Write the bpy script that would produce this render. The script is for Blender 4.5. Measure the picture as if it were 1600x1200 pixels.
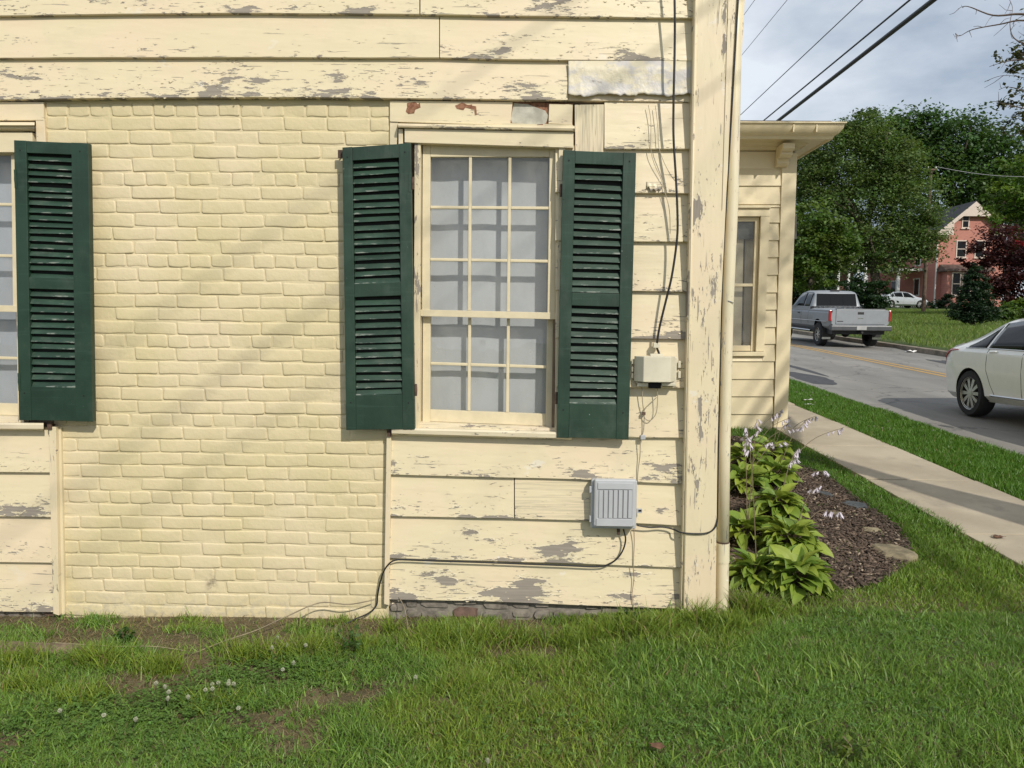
import bpy, bmesh, math, random
import numpy as np
from mathutils import Vector, Matrix

for o in list(bpy.data.objects):
    bpy.data.objects.remove(o)
random.seed(7)
rng = np.random.default_rng(7)
R = math.radians
SC = bpy.context.scene
COL = SC.collection

# ------------------------------------------------------------------ camera
F = 1202.0                       # focal length in pixels of the 1600 x 1200 photograph
CAM = Vector((0.0, -3.9, 1.5))
YAW, PITCH, ROLL = R(1.15), math.atan(0.0860), 0.0090
fw = Vector((-math.sin(YAW) * math.cos(PITCH), math.cos(YAW) * math.cos(PITCH), -math.sin(PITCH)))
rt = Vector((math.cos(YAW), math.sin(YAW), 0.0))
up = rt.cross(fw)
rt2 = rt * math.cos(ROLL) + up * math.sin(ROLL)
up2 = up * math.cos(ROLL) - rt * math.sin(ROLL)
cd = bpy.data.cameras.new('camera')
cam = bpy.data.objects.new('camera', cd)
COL.objects.link(cam)
M = Matrix.Identity(4)
for i in range(3):
    M[i][0], M[i][1], M[i][2], M[i][3] = rt2[i], up2[i], -fw[i], CAM[i]
cam.matrix_world = M
cd.sensor_width = 36.0
cd.lens = 36.0 * F / 1600.0
cd.clip_start, cd.clip_end = 0.05, 2000.0
SC.camera = cam

# ------------------------------------------------------------------ light
SUN_A, SUN_B = 0.57, 0.88        # the light goes (-A, +1, -B)
SUN_EL = math.atan2(SUN_B, math.hypot(1.0, SUN_A))
SUN_ROT = math.atan2(SUN_A, -1.0)
world = bpy.data.worlds.new('World')
SC.world = world
world.use_nodes = True
nt = world.node_tree
nt.nodes.clear()
wo = nt.nodes.new('ShaderNodeOutputWorld')
bg = nt.nodes.new('ShaderNodeBackground')
sky = nt.nodes.new('ShaderNodeTexSky')
sky.sky_type = 'NISHITA'
sky.sun_disc = False
sky.sun_elevation = SUN_EL
sky.sun_rotation = SUN_ROT
sky.air_density, sky.dust_density, sky.ozone_density = 1.0, 1.5, 1.0
tc = nt.nodes.new('ShaderNodeTexCoord')
mp = nt.nodes.new('ShaderNodeMapping')
mp.inputs['Scale'].default_value = (1.0, 1.0, 2.4)
mp.inputs['Location'].default_value = (3.1, 1.7, 0.4)
cn = nt.nodes.new('ShaderNodeTexNoise')
cn.inputs['Scale'].default_value = 2.0
cn.inputs['Detail'].default_value = 7.0
cn.inputs['Roughness'].default_value = 0.55
rc = nt.nodes.new('ShaderNodeValToRGB')      # cloud brightness
rc.color_ramp.elements[0].position = 0.42
rc.color_ramp.elements[0].color = (2.85, 3.40, 4.15, 1)
rc.color_ramp.elements[1].position = 0.62
rc.color_ramp.elements[1].color = (6.4, 6.75, 7.2, 1)
mx = nt.nodes.new('ShaderNodeMixRGB')
mx.inputs['Fac'].default_value = 0.86        # almost fully clouded over
bg.inputs['Strength'].default_value = 0.12
nt.links.new(tc.outputs['Generated'], mp.inputs['Vector'])
nt.links.new(mp.outputs['Vector'], cn.inputs['Vector'])
nt.links.new(cn.outputs['Fac'], rc.inputs['Fac'])
nt.links.new(sky.outputs['Color'], mx.inputs['Color1'])
nt.links.new(rc.outputs['Color'], mx.inputs['Color2'])
nt.links.new(mx.outputs['Color'], bg.inputs['Color'])
nt.links.new(bg.outputs['Background'], wo.inputs['Surface'])

sd = bpy.data.lights.new('sun', 'SUN')
sd.energy = 3.15
sd.angle = R(0.8)
sd.color = (1.0, 0.945, 0.845)
sun = bpy.data.objects.new('sun', sd)
COL.objects.link(sun)
sun.rotation_euler = Vector((-SUN_A, 1.0, -SUN_B)).to_track_quat('-Z', 'Y').to_euler()
sun.location = (6, -10, 12)

SC.view_settings.view_transform = 'Standard'
SC.view_settings.look = 'None'
SC.view_settings.exposure = 0.21
SC.view_settings.gamma = 1.0
SC.view_settings.use_curve_mapping = False
SC.render.engine = 'CYCLES'
SC.cycles.max_bounces = 6
SC.cycles.transparent_max_bounces = 12
SC.cycles.sample_clamp_indirect = 6.0


# ------------------------------------------------------------------ helpers: places
def ray(px, py):
    return fw * F + rt2 * (px - 800.0) - up2 * (py - 600.0)


def P(px, py, y):
    """the point of the vertical plane Y = y that the photograph shows at (px, py)"""
    d = ray(px, py)
    t = (y - CAM.y) / d.y
    return CAM + d * t


GRADE = 0.033


def G(px, py, dz=0.0):
    """the point of the sloping ground seen at (px, py)"""
    d = ray(px, py)
    t = (GRADE * CAM.y - CAM.z + dz) / (d.z - GRADE * d.y)
    return CAM + d * t


def sstep(a, b, x):
    t = np.clip((x - a) / (b - a), 0, 1)
    return t * t * (3 - 2 * t)


ROAD_L, ROAD_R = 5.25, 12.2
WALK_L, WALK_R = 2.98, 3.92


def gz(x, y):
    """height of the ground"""
    x = np.asarray(x, float)
    y = np.asarray(y, float)
    lat = -0.066 * (1 - sstep(0.05, 0.95, x)) + np.where(x < 0.0, 0.012 * np.maximum(x, -6.0), 0.0)
    lat = lat - 0.05 * sstep(3.9, 5.1, x) - 0.10 * sstep(5.12, 5.3, x)
    lat = lat + 0.04 * sstep(5.3, 8.6, x) - 0.04 * sstep(9.4, 12.1, x)
    lat = lat + 0.22 * sstep(12.2, 12.45, x) + 0.016 * np.clip(x - 12.4, 0, 40)
    return GRADE * np.clip(y, -60, 160) + lat


def gzf(x, y):
    return float(gz(x, y))


def vnoise(x, y, seed=0):
    """smooth value noise on arrays"""
    xi, yi = np.floor(x).astype(int), np.floor(y).astype(int)
    fx, fy = x - xi, y - yi
    fx, fy = fx * fx * (3 - 2 * fx), fy * fy * (3 - 2 * fy)

    def h(a, b):
        n = (a * 374761393 + b * 668265263 + seed * 982451653) & 0xffffffff
        n = ((n ^ (n >> 13)) * 1274126177) & 0xffffffff
        return ((n ^ (n >> 16)) & 0xffff) / 65535.0
    return (h(xi, yi) * (1 - fx) + h(xi + 1, yi) * fx) * (1 - fy) + (h(xi, yi + 1) * (1 - fx) + h(xi + 1, yi + 1) * fx) * fy


def fbm(x, y, seed=0, oct=3):
    s, a, t = 0, 1.0, 0
    for i in range(oct):
        s = s + a * vnoise(x * 2 ** i, y * 2 ** i, seed + i)
        t += a
        a *= 0.5
    return s / t


# ------------------------------------------------------------------ helpers: objects
def tag(o, label=None, cat=None, group=None, kind=None):
    if label:
        o['label'] = label
    if cat:
        o['category'] = cat
    if group:
        o['group'] = group
    if kind:
        o['kind'] = kind
    return o


def empty(name, loc=(0, 0, 0), rz=0.0):
    o = bpy.data.objects.new(name, None)
    o.empty_display_size = 0.1
    COL.objects.link(o)
    o.location = loc
    o.rotation_euler = (0, 0, rz)
    return o


def adopt(o, parent):
    """parent without moving (parents are unrotated, unscaled Empties or meshes)"""
    if parent is not None:
        o.parent = parent
        bpy_loc = parent_world(parent)
        o.matrix_parent_inverse = bpy_loc.inverted()
    return o


def parent_world(p):
    m = Matrix.LocRotScale(p.location, p.rotation_euler, p.scale)
    if p.parent is not None:
        m = parent_world(p.parent) @ p.matrix_parent_inverse @ m
    return m


class MB:
    """collects shapes, becomes ONE mesh object"""

    def __init__(self):
        self.v, self.f = [], []

    def add(self, vs, fs):
        n = len(self.v)
        self.v.extend([tuple(a) for a in vs])
        self.f.extend([tuple(i + n for i in f) for f in fs])
        return self

    def hexa(self, a, b):
        """a, b: two quads (4 points each, same turn), a in front"""
        return self.add(list(a) + list(b), [(0, 1, 2, 3), (7, 6, 5, 4), (0, 4, 5, 1), (1, 5, 6, 2), (2, 6, 7, 3), (3, 7, 4, 0)])

    def box(self, x0, x1, y0, y1, z0, z1):
        return self.hexa([(x0, y0, z0), (x1, y0, z0), (x1, y0, z1), (x0, y0, z1)], [(x0, y1, z0), (x1, y1, z0), (x1, y1, z1), (x0, y1, z1)])

    def tube(self, path, r, n=8, cap=True):
        path = [Vector(p) for p in path]
        rs = r if isinstance(r, (list, tuple)) else [r] * len(path)
        vs, fs = [], []
        prev = None
        for i, p in enumerate(path):
            t = (path[min(i + 1, len(path) - 1)] - path[max(i - 1, 0)])
            if t.length < 1e-9:
                t = Vector((0, 0, 1))
            t.normalize()
            if prev is None:
                a = t.cross(Vector((0, 0, 1)))
                if a.length < 0.1:
                    a = t.cross(Vector((1, 0, 0)))
            else:
                a = prev - t * prev.dot(t)
            a.normalize()
            prev = a
            b = t.cross(a)
            for k in range(n):
                an = 2 * math.pi * k / n
                vs.append(p + (a * math.cos(an) + b * math.sin(an)) * rs[i])
        for i in range(len(path) - 1):
            for k in range(n):
                k2 = (k + 1) % n
                fs.append((i * n + k, i * n + k2, (i + 1) * n + k2, (i + 1) * n + k))
        if cap:
            fs.append(tuple(range(n - 1, -1, -1)))
            fs.append(tuple((len(path) - 1) * n + k for k in range(n)))
        return self.add(vs, fs)

    def lathe(self, prof, origin, axis='z', n=24, closed=False):
        """prof: list of (radius, height)"""
        vs, fs = [], []
        o = Vector(origin)
        for (r, h) in prof:
            for k in range(n):
                an = 2 * math.pi * k / n
                c, s = r * math.cos(an), r * math.sin(an)
                p = {'z': (c, s, h), 'x': (h, c, s), 'y': (c, h, s)}[axis]
                vs.append(o + Vector(p))
        m = len(prof)
        for i in range(m if closed else m - 1):
            j = (i + 1) % m
            for k in range(n):
                k2 = (k + 1) % n
                fs.append((i * n + k, i * n + k2, j * n + k2, j * n + k))
        return self.add(vs, fs)

    def mesh(self, name, mat, smooth=False):
        me = bpy.data.meshes.new(name)
        me.from_pydata(self.v, [], self.f)
        bm = bmesh.new()
        bm.from_mesh(me)
        bmesh.ops.recalc_face_normals(bm, faces=bm.faces[:])
        bm.to_mesh(me)
        bm.free()
        if smooth:
            me.polygons.foreach_set('use_smooth', [True] * len(me.polygons))
            if smooth != 'all':
                me.set_sharp_from_angle(angle=R(38))
        if mat is not None:
            me.materials.append(mat)
        me.update()
        return me

    def build(self, name, mat, parent=None, smooth=False, bevel=0.0, color=None):
        me = self.mesh(name, mat, smooth)
        o = bpy.data.objects.new(name, me)
        COL.objects.link(o)
        if bevel:
            b = o.modifiers.new('bevel', 'BEVEL')
            b.width = bevel
            b.segments = 2
            b.limit_method = 'ANGLE'
            b.angle_limit = R(40)
        if color:
            o.color = color
        return adopt(o, parent)


def link_mesh(name, me, parent=None, loc=(0, 0, 0), rot=(0, 0, 0), scale=(1, 1, 1)):
    o = bpy.data.objects.new(name, me)
    COL.objects.link(o)
    o.location, o.rotation_euler, o.scale = loc, rot, scale
    return adopt(o, parent)


def quads_mesh(name, V, k, mat, colors=None, faces=None):
    """V: (n*k, 3) array, every k vertices one piece; faces: index tuples inside a piece"""
    n = len(V) // k
    faces = faces or [tuple(range(k))]
    me = bpy.data.meshes.new(name)
    me.vertices.add(len(V))
    me.vertices.foreach_set('co', np.asarray(V, np.float32).ravel())
    base = (np.arange(n) * k)[:, None]
    idx = np.concatenate([base + np.array(f)[None, :] for f in faces], axis=1).ravel()
    tot = np.tile(np.array([len(f) for f in faces]), n)
    start = np.concatenate([[0], np.cumsum(tot)[:-1]])
    me.loops.add(len(idx))
    me.loops.foreach_set('vertex_index', idx.astype(np.int32))
    me.polygons.add(len(tot))
    me.polygons.foreach_set('loop_start', start.astype(np.int32))
    me.polygons.foreach_set('loop_total', tot.astype(np.int32))
    me.update(calc_edges=True)
    if colors is not None:
        ca = me.color_attributes.new('Col', 'FLOAT_COLOR', 'POINT')
        c4 = np.ones((len(V), 4), np.float32)
        c4[:, :3] = np.repeat(colors, k, axis=0)
        ca.data.foreach_set('color', c4.ravel())
    me.materials.append(mat)
    return me


# ------------------------------------------------------------------ helpers: materials
class NB:
    """tiny node-tree writer"""

    def __init__(self, name):
        self.m = bpy.data.materials.new(name)
        self.m.use_nodes = True
        self.t = self.m.node_tree
        self.t.nodes.clear()
        self.out = self.t.nodes.new('ShaderNodeOutputMaterial')
        self.b = self.t.nodes.new('ShaderNodeBsdfPrincipled')
        self.t.links.new(self.b.outputs[0], self.out.inputs[0])

    def n(self, typ, **kw):
        nd = self.t.nodes.new(typ)
        for k, v in kw.items():
            setattr(nd, k, v)
        return nd

    def l(self, a, b):
        self.t.links.new(a, b)

    def put(self, sock, v):
        if hasattr(v, 'is_linked') or hasattr(v, 'links'):
            self.l(v, sock)
        else:
            sock.default_value = v

    def math(self, op, a, b=0.0, c=0.0, clamp=False):
        nd = self.n('ShaderNodeMath', operation=op)
        nd.use_clamp = clamp
        self.put(nd.inputs[0], a)
        self.put(nd.inputs[1], b)
        self.put(nd.inputs[2], c)
        return nd.outputs[0]

    def mix(self, fac, a, b, mode='MIX'):
        nd = self.n('ShaderNodeMixRGB', blend_type=mode)
        self.put(nd.inputs[0], fac)
        self.put(nd.inputs[1], a if not isinstance(a, tuple) else (*a[:3], 1))
        self.put(nd.inputs[2], b if not isinstance(b, tuple) else (*b[:3], 1))
        return nd.outputs[0]

    def vec(self, src='position', scale=(1, 1, 1), rnd=0.0):
        if src == 'position':
            v = self.n('ShaderNodeNewGeometry').outputs['Position']
        else:
            v = self.n('ShaderNodeTexCoord').outputs[src]
        if rnd:
            oi = self.n('ShaderNodeObjectInfo')
            ad = self.n('ShaderNodeVectorMath', operation='ADD')
            sc = self.math('MULTIPLY', oi.outputs['Random'], rnd)
            cb = self.n('ShaderNodeCombineXYZ')
            self.l(sc, cb.inputs[0])
            self.l(sc, cb.inputs[2])
            self.l(v, ad.inputs[0])
            self.l(cb.outputs[0], ad.inputs[1])
            v = ad.outputs[0]
        mpn = self.n('ShaderNodeMapping')
        mpn.inputs['Scale'].default_value = scale
        self.l(v, mpn.inputs['Vector'])
        return mpn.outputs[0]

    def noise(self, vec, scale=1.0, detail=4.0, rough=0.55, out='Fac'):
        nd = self.n('ShaderNodeTexNoise')
        nd.inputs['Scale'].default_value = scale
        nd.inputs['Detail'].default_value = detail
        nd.inputs['Roughness'].default_value = rough
        self.l(vec, nd.inputs['Vector'])
        return nd.outputs[out]

    def ramp(self, fac, lo, hi):
        nd = self.n('ShaderNodeMapRange')
        nd.interpolation_type = 'SMOOTHSTEP'
        self.put(nd.inputs['Value'], fac)
        nd.inputs['From Min'].default_value = lo
        nd.inputs['From Max'].default_value = hi
        return nd.outputs[0]

    def bump(self, h, strength=0.3, dist=0.01, prev=None):
        nd = self.n('ShaderNodeBump')
        nd.inputs['Strength'].default_value = strength
        nd.inputs['Distance'].default_value = dist
        self.put(nd.inputs['Height'], h)
        if prev is not None:
            self.l(prev, nd.inputs['Normal'])
        return nd.outputs[0]

    def done(self, color=None, rough=0.6, normal=None, **kw):
        if color is not None:
            self.put(self.b.inputs['Base Color'], color if not isinstance(color, tuple) else (*color[:3], 1))
        self.put(self.b.inputs['Roughness'], rough)
        if normal is not None:
            self.l(normal, self.b.inputs['Normal'])
        for k, v in kw.items():
            self.put(self.b.inputs[k.replace('_', ' ')], v)
        return self.m


def plain(name, color, rough=0.6, var=0.12, scale=6.0, bump=0.0, bscale=60.0, metallic=0.0, coat=0.0, spec=0.5):
    b = NB(name)
    v = b.vec('position')
    n1 = b.noise(v, scale, 5.0, 0.6)
    dark = tuple(c * (1 - var) for c in color)
    lite = tuple(min(1, c * (1 + var)) for c in color)
    col = b.mix(b.ramp(n1, 0.3, 0.7), dark, lite)
    nr = b.bump(b.noise(v, bscale, 4.0, 0.6), bump, 0.004) if bump else None
    kw = {'Metallic': metallic, 'Specular_IOR_Level': spec}
    if coat:
        kw['Coat_Weight'] = coat
        kw['Coat_Roughness'] = 0.05
    return b.done(col, rough, nr, **kw)


CREAM = (0.685, 0.592, 0.396)
CREAM_B = (0.645, 0.550, 0.345)


def mat_board(name, base=CREAM, vertical=False, wood=(0.275, 0.240, 0.200)):
    """old oil paint on boards, flaking to grey wood; the object's colour says how far gone: r peel, g bare or tinted, b primer"""
    b = NB(name)
    oi = b.n('ShaderNodeObjectInfo')
    sep = b.n('ShaderNodeSeparateColor')
    b.l(oi.outputs['Color'], sep.inputs[0])
    amount = sep.outputs[0]
    gen = b.n('ShaderNodeTexCoord')
    sg = b.n('ShaderNodeSeparateXYZ')
    b.l(gen.outputs['Generated'], sg.inputs[0])
    low = b.math('SUBTRACT', 1.0, sg.outputs[0 if vertical else 2])
    st = (34, 4, 7.5) if vertical else (7.5, 4, 30)
    st2 = (9, 2, 2.2) if vertical else (2.6, 2, 8)
    flake = b.noise(b.vec('position', st, 60), 1.0, 7.0, 0.62)
    b.l(b.math('ADD', 0.40, b.math('MULTIPLY', oi.outputs['Random'], 0.8)), flake.node.inputs['Scale'])
    blotch = b.noise(b.vec('position', st2, 31), 1.0, 3.0, 0.5)
    fine = b.noise(b.vec('position', (120, 8, 26) if vertical else (26, 8, 120), 21), 1.0, 5.0, 0.65)
    s = b.math('ADD', b.math('MULTIPLY', flake, 0.52), b.math('MULTIPLY', blotch, 0.48))
    s = b.math('ADD', s, b.math('MULTIPLY', b.math('SUBTRACT', low, 0.55), 0.15 if not vertical else 0.05))
    s = b.math('ADD', s, b.math('MULTIPLY', b.math('SUBTRACT', amount, 0.5), 0.30))
    peel = b.ramp(s, 0.642, 0.650)
    lifted = b.ramp(s, 0.618, 0.642)
    # hairline checks along the grain
    st3 = (90, 3, 5) if vertical else (5, 3, 90)
    crack = b.noise(b.vec('position', st3, 17), 1.0, 3.0, 0.5)
    crack = b.math('MULTIPLY', b.ramp(crack, 0.655, 0.67), b.ramp(s, 0.47, 0.56))
    small = b.math('ADD', b.math('MULTIPLY', fine, 0.62), b.math('MULTIPLY', s, 0.62))
    small = b.ramp(small, 0.744, 0.754)
    mask = b.math('MAXIMUM', b.math('MAXIMUM', peel, small), b.math('MULTIPLY', crack, 0.8))
    # paint colour
    tint = b.noise(b.vec('position', (1.3, 1.3, 2.6), 9), 1.6, 3.0, 0.5)
    col = b.mix(b.ramp(tint, 0.42, 0.68), base, (base[0] * 1.03, base[1] * 0.985, base[2] * 1.02))
    dirt = b.noise(b.vec('position', (3, 3, 3), 5), 2.2, 6.0, 0.65)
    col = b.mix(b.math('MULTIPLY', b.ramp(dirt, 0.5, 0.78), 0.30), col, (0.50, 0.45, 0.31))
    prim = b.noise(b.vec('position', (4, 4, 6), 77), 1.5, 4.0, 0.6)
    col = b.mix(b.math('MULTIPLY', b.ramp(prim, 0.66, 0.70), sep.outputs[2]), col, (0.74, 0.74, 0.74))
    col = b.mix(b.math('MULTIPLY', lifted, 0.35), col, (0.80, 0.74, 0.56))  # rims of lifted paint coloured lighter, as if catching the light
    # wood colour
    gs = (120, 6, 4) if vertical else (4, 6, 120)
    grain = b.noise(b.vec('position', gs, 3), 1.0, 4.0, 0.6)
    wcol = b.mix(grain, tuple(c * 0.62 for c in wood), tuple(c * 1.35 for c in wood))
    # bare boards: paint thinned to the grain
    bare = b.math('MULTIPLY', b.ramp(grain, 0.42, 0.66), sep.outputs[1])
    col = b.mix(bare, col, (0.40, 0.355, 0.25))
    col = b.mix(mask, col, wcol)
    h = b.math('ADD', b.math('SUBTRACT', 1.0, mask), b.math('MULTIPLY', lifted, 0.5))
    nr = b.bump(h, 0.75, 0.0028)
    wavy = b.noise(b.vec('position', (3, 3, 14), 8) if not vertical else b.vec('position', (14, 3, 3), 8), 1.0, 3.0, 0.5)
    nr = b.bump(wavy, 0.35, 0.012, nr)
    nr = b.bump(grain, 0.20, 0.0012, nr)
    return b.done(col, b.math('ADD', 0.42, b.math('MULTIPLY', mask, 0.4)), nr)


def mat_brick(name):
    b = NB(name)
    oi = b.n('ShaderNodeObjectInfo')
    v = b.vec('position')
    big = b.noise(v, 2.2, 3.0, 0.5)
    fine = b.noise(v, 26.0, 6.0, 0.62)
    col = b.mix(b.ramp(big, 0.35, 0.65), (CREAM_B[0] * 0.95, CREAM_B[1] * 0.95, CREAM_B[2] * 0.90), (CREAM_B[0] * 1.03, CREAM_B[1] * 1.02, CREAM_B[2] * 1.06))
    col = b.mix(b.math('MULTIPLY', oi.outputs['Random'], 0.16), col, (0.56, 0.475, 0.27))
    spot = b.noise(v, 7.0, 7.0, 0.7)
    col = b.mix(b.math('MULTIPLY', b.ramp(spot, 0.70, 0.76), 0.45), col, (0.42, 0.37, 0.26))
    # splashed soil and worn paint just above the ground
    sx = b.n('ShaderNodeSeparateXYZ')
    b.l(b.n('ShaderNodeNewGeometry').outputs['Position'], sx.inputs[0])
    lowz = b.math('SUBTRACT', 1.0, b.ramp(sx.outputs[2], -0.10, 0.10))
    wear = b.math('MULTIPLY', lowz, b.ramp(fine, 0.47, 0.60))
    col = b.mix(b.math('MULTIPLY', wear, 0.55), col, (0.42, 0.38, 0.30))
    # dark damp stain left by an old fixing low on the panel
    st = P(330, 912, 0.0)
    dv = b.n('ShaderNodeVectorMath', operation='DISTANCE')
    b.l(b.vec('position', (1.0, 0.0, 0.62)), dv.inputs[0])
    dv.inputs[1].default_value = (st.x, 0.0, st.z * 0.62)
    stain = b.math('MULTIPLY', b.math('SUBTRACT', 1.0, b.ramp(dv.outputs['Value'], 0.006, 0.045)), b.ramp(fine, 0.40, 0.62))
    col = b.mix(b.math('MULTIPLY', stain, 0.8), col, (0.16, 0.13, 0.085))
    nr = b.bump(fine, 0.55, 0.006)
    nr = b.bump(b.noise(v, 11.0, 3.0, 0.55), 0.25, 0.008, nr)
    nr = b.bump(b.noise(v, 150.0, 3.0, 0.6), 0.20, 0.0015, nr)
    return b.done(col, 0.5, nr)


def mat_leaf(name, trans=0.35, rough=0.5, tint=(1, 1, 1)):
    b = NB(name)
    at = b.n('ShaderNodeVertexColor')
    at.layer_name = 'Col'
    col = b.mix(1.0, at.outputs['Color'], tint, 'MULTIPLY')
    b.done(col, rough, Specular_IOR_Level=0.35)
    tr = b.n('ShaderNodeBsdfTranslucent')
    tc_ = b.mix(1.0, col, (1.15, 1.2, 0.55), 'MULTIPLY')
    b.l(tc_, tr.inputs['Color'])
    ms = b.n('ShaderNodeMixShader')
    ms.inputs[0].default_value = trans
    b.l(b.b.outputs[0], ms.inputs[1])
    b.l(tr.outputs[0], ms.inputs[2])
    b.l(ms.outputs[0], b.out.inputs[0])
    return b.m


def mat_glass(name, tint=(0.9, 0.93, 0.95), refl=1.0):
    b = NB(name)
    tr = b.n('ShaderNodeBsdfTransparent')
    tr.inputs[0].default_value = (*tint, 1)
    gl = b.n('ShaderNodeBsdfGlossy')
    gl.inputs['Roughness'].default_value = 0.02
    v = b.vec('position')
    b.l(b.bump(b.noise(v, 5.0, 2.0, 0.5), 0.08, 0.02), gl.inputs['Normal'])
    lw = b.n('ShaderNodeLayerWeight')
    lw.inputs['Blend'].default_value = 0.5
    fr = b.math('ADD', 0.045, b.math('MULTIPLY', b.math('POWER', lw.outputs['Facing'], 5.0), 0.9))
    ms = b.n('ShaderNodeMixShader')
    b.l(b.math('MULTIPLY', fr, refl, clamp=True), ms.inputs[0])
    b.l(tr.outputs[0], ms.inputs[1])
    b.l(gl.outputs[0], ms.inputs[2])
    # years of dust on the pane, in smears and run-off streaks
    df = b.n('ShaderNodeBsdfDiffuse')
    df.inputs['Color'].default_value = (0.50, 0.49, 0.46, 1)
    sm = b.noise(b.vec('position', (7, 1, 3.5), 3), 1.0, 6.0, 0.62)
    spk = b.ramp(b.noise(b.vec('position', (1, 1, 1), 5), 70.0, 2.0, 0.5), 0.735, 0.76)
    dust = b.math('ADD', b.math('MULTIPLY', b.ramp(sm, 0.35, 0.75), 0.16), b.math('MULTIPLY', spk, 0.30))
    dust = b.math('ADD', dust, 0.05)
    m2 = b.n('ShaderNodeMixShader')
    b.l(dust, m2.inputs[0])
    b.l(ms.outputs[0], m2.inputs[1])
    b.l(df.outputs[0], m2.inputs[2])
    b.l(m2.outputs[0], b.out.inputs[0])
    return b.m


def mat_green():
    b = NB('green_shutter_paint')
    v = b.vec('position', (1, 1, 1), 13)
    n1 = b.noise(v, 5.0, 5.0, 0.6)
    g = b.noise(b.vec('position', (60, 8, 6), 5), 1.0, 4.0, 0.6)
    g2 = b.noise(b.vec('position', (5, 8, 90), 5), 1.0, 4.0, 0.6)
    col = b.mix(b.ramp(n1, 0.3, 0.7), (0.0095, 0.030, 0.017), (0.017, 0.047, 0.027))
    col = b.mix(b.math('MULTIPLY', b.ramp(g2, 0.55, 0.75), 0.35), col, (0.040, 0.085, 0.060))
    fl = b.noise(v, 55.0, 3.0, 0.5)
    col = b.mix(b.math('MULTIPLY', b.ramp(fl, 0.76, 0.78), 0.6), col, (0.45, 0.48, 0.42))
    dust = b.noise(b.vec('position', (5, 4, 3), 19), 1.6, 6.0, 0.65)
    col = b.mix(b.math('MULTIPLY', b.ramp(dust, 0.48, 0.80), 0.30), col, (0.10, 0.125, 0.10))
    nr = b.bump(g, 0.35, 0.003)
    return b.done(col, 0.48, nr)


def mat_slat():
    """louvre: paint worn off in short runs along the lower edge"""
    b = NB('green_slat_paint')
    gen = b.n('ShaderNodeTexCoord')
    sg = b.n('ShaderNodeSeparateXYZ')
    b.l(gen.outputs['Generated'], sg.inputs[0])
    edge = b.math('SUBTRACT', 1.0, b.ramp(sg.outputs[2], 0.10, 0.42))
    v = b.vec('position', (14, 4, 70), 29)
    run = b.noise(v, 1.0, 5.0, 0.65)
    worn = b.math('MULTIPLY', edge, b.ramp(run, 0.535, 0.60))
    n1 = b.noise(b.vec('position', (6, 4, 30), 11), 1.0, 4.0, 0.6)
    col = b.mix(b.ramp(n1, 0.35, 0.7), (0.011, 0.036, 0.020), (0.021, 0.058, 0.034))
    col = b.mix(b.math('MULTIPLY', worn, 0.75), col, (0.27, 0.29, 0.25))
    oi = b.n('ShaderNodeObjectInfo')
    dust = b.noise(b.vec('position', (9, 4, 16), 41), 1.0, 5.0, 0.65)
    dust = b.math('MULTIPLY', b.ramp(dust, 0.45, 0.75), b.math('ADD', 0.10, b.math('MULTIPLY', oi.outputs['Random'], 0.28)))
    col = b.mix(dust, col, (0.13, 0.16, 0.125))
    return b.done(col, 0.5, b.bump(run, 0.4, 0.003))


def mat_soil():
    b = NB('lawn_soil')
    v = b.vec('position')
    at = b.n('ShaderNodeVertexColor')
    at.layer_name = 'Col'
    n1 = b.noise(v, 3.0, 6.0, 0.65)
    n2 = b.noise(v, 40.0, 5.0, 0.7)
    straw = b.noise(b.vec('position', (60, 14, 10)), 1.0, 4.0, 0.6)
    soil = b.mix(b.ramp(n1, 0.3, 0.7), (0.085, 0.055, 0.034), (0.165, 0.112, 0.070))
    soil = b.mix(b.math('MULTIPLY', b.ramp(straw, 0.52, 0.70), 0.55), soil, (0.33, 0.25, 0.145))
    green = b.mix(b.ramp(n2, 0.3, 0.7), (0.035, 0.062, 0.012), (0.085, 0.130, 0.028))
    col = b.mix(at.outputs['Color'], soil, green)
    return b.done(col, 0.9, b.bump(n2, 0.7, 0.02))


def mat_concrete():
    b = NB('sidewalk_concrete')
    v = b.vec('position')
    n1 = b.noise(v, 1.4, 6.0, 0.6)
    n2 = b.noise(v, 60.0, 4.0, 0.7)
    col = b.mix(b.ramp(n1, 0.3, 0.72), (0.330, 0.280, 0.205), (0.450, 0.388, 0.288))
    col = b.mix(b.math('MULTIPLY', b.ramp(n2, 0.58, 0.72), 0.45), col, (0.20, 0.175, 0.14))
    n3 = b.noise(b.vec('position', (1.0, 0.6, 1)), 2.0, 6.0, 0.65)
    col = b.mix(b.math('MULTIPLY', b.ramp(n3, 0.54, 0.70), 0.5), col, (0.17, 0.15, 0.12))
    return b.done(col, 0.85, b.bump(n2, 0.35, 0.004))


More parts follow.
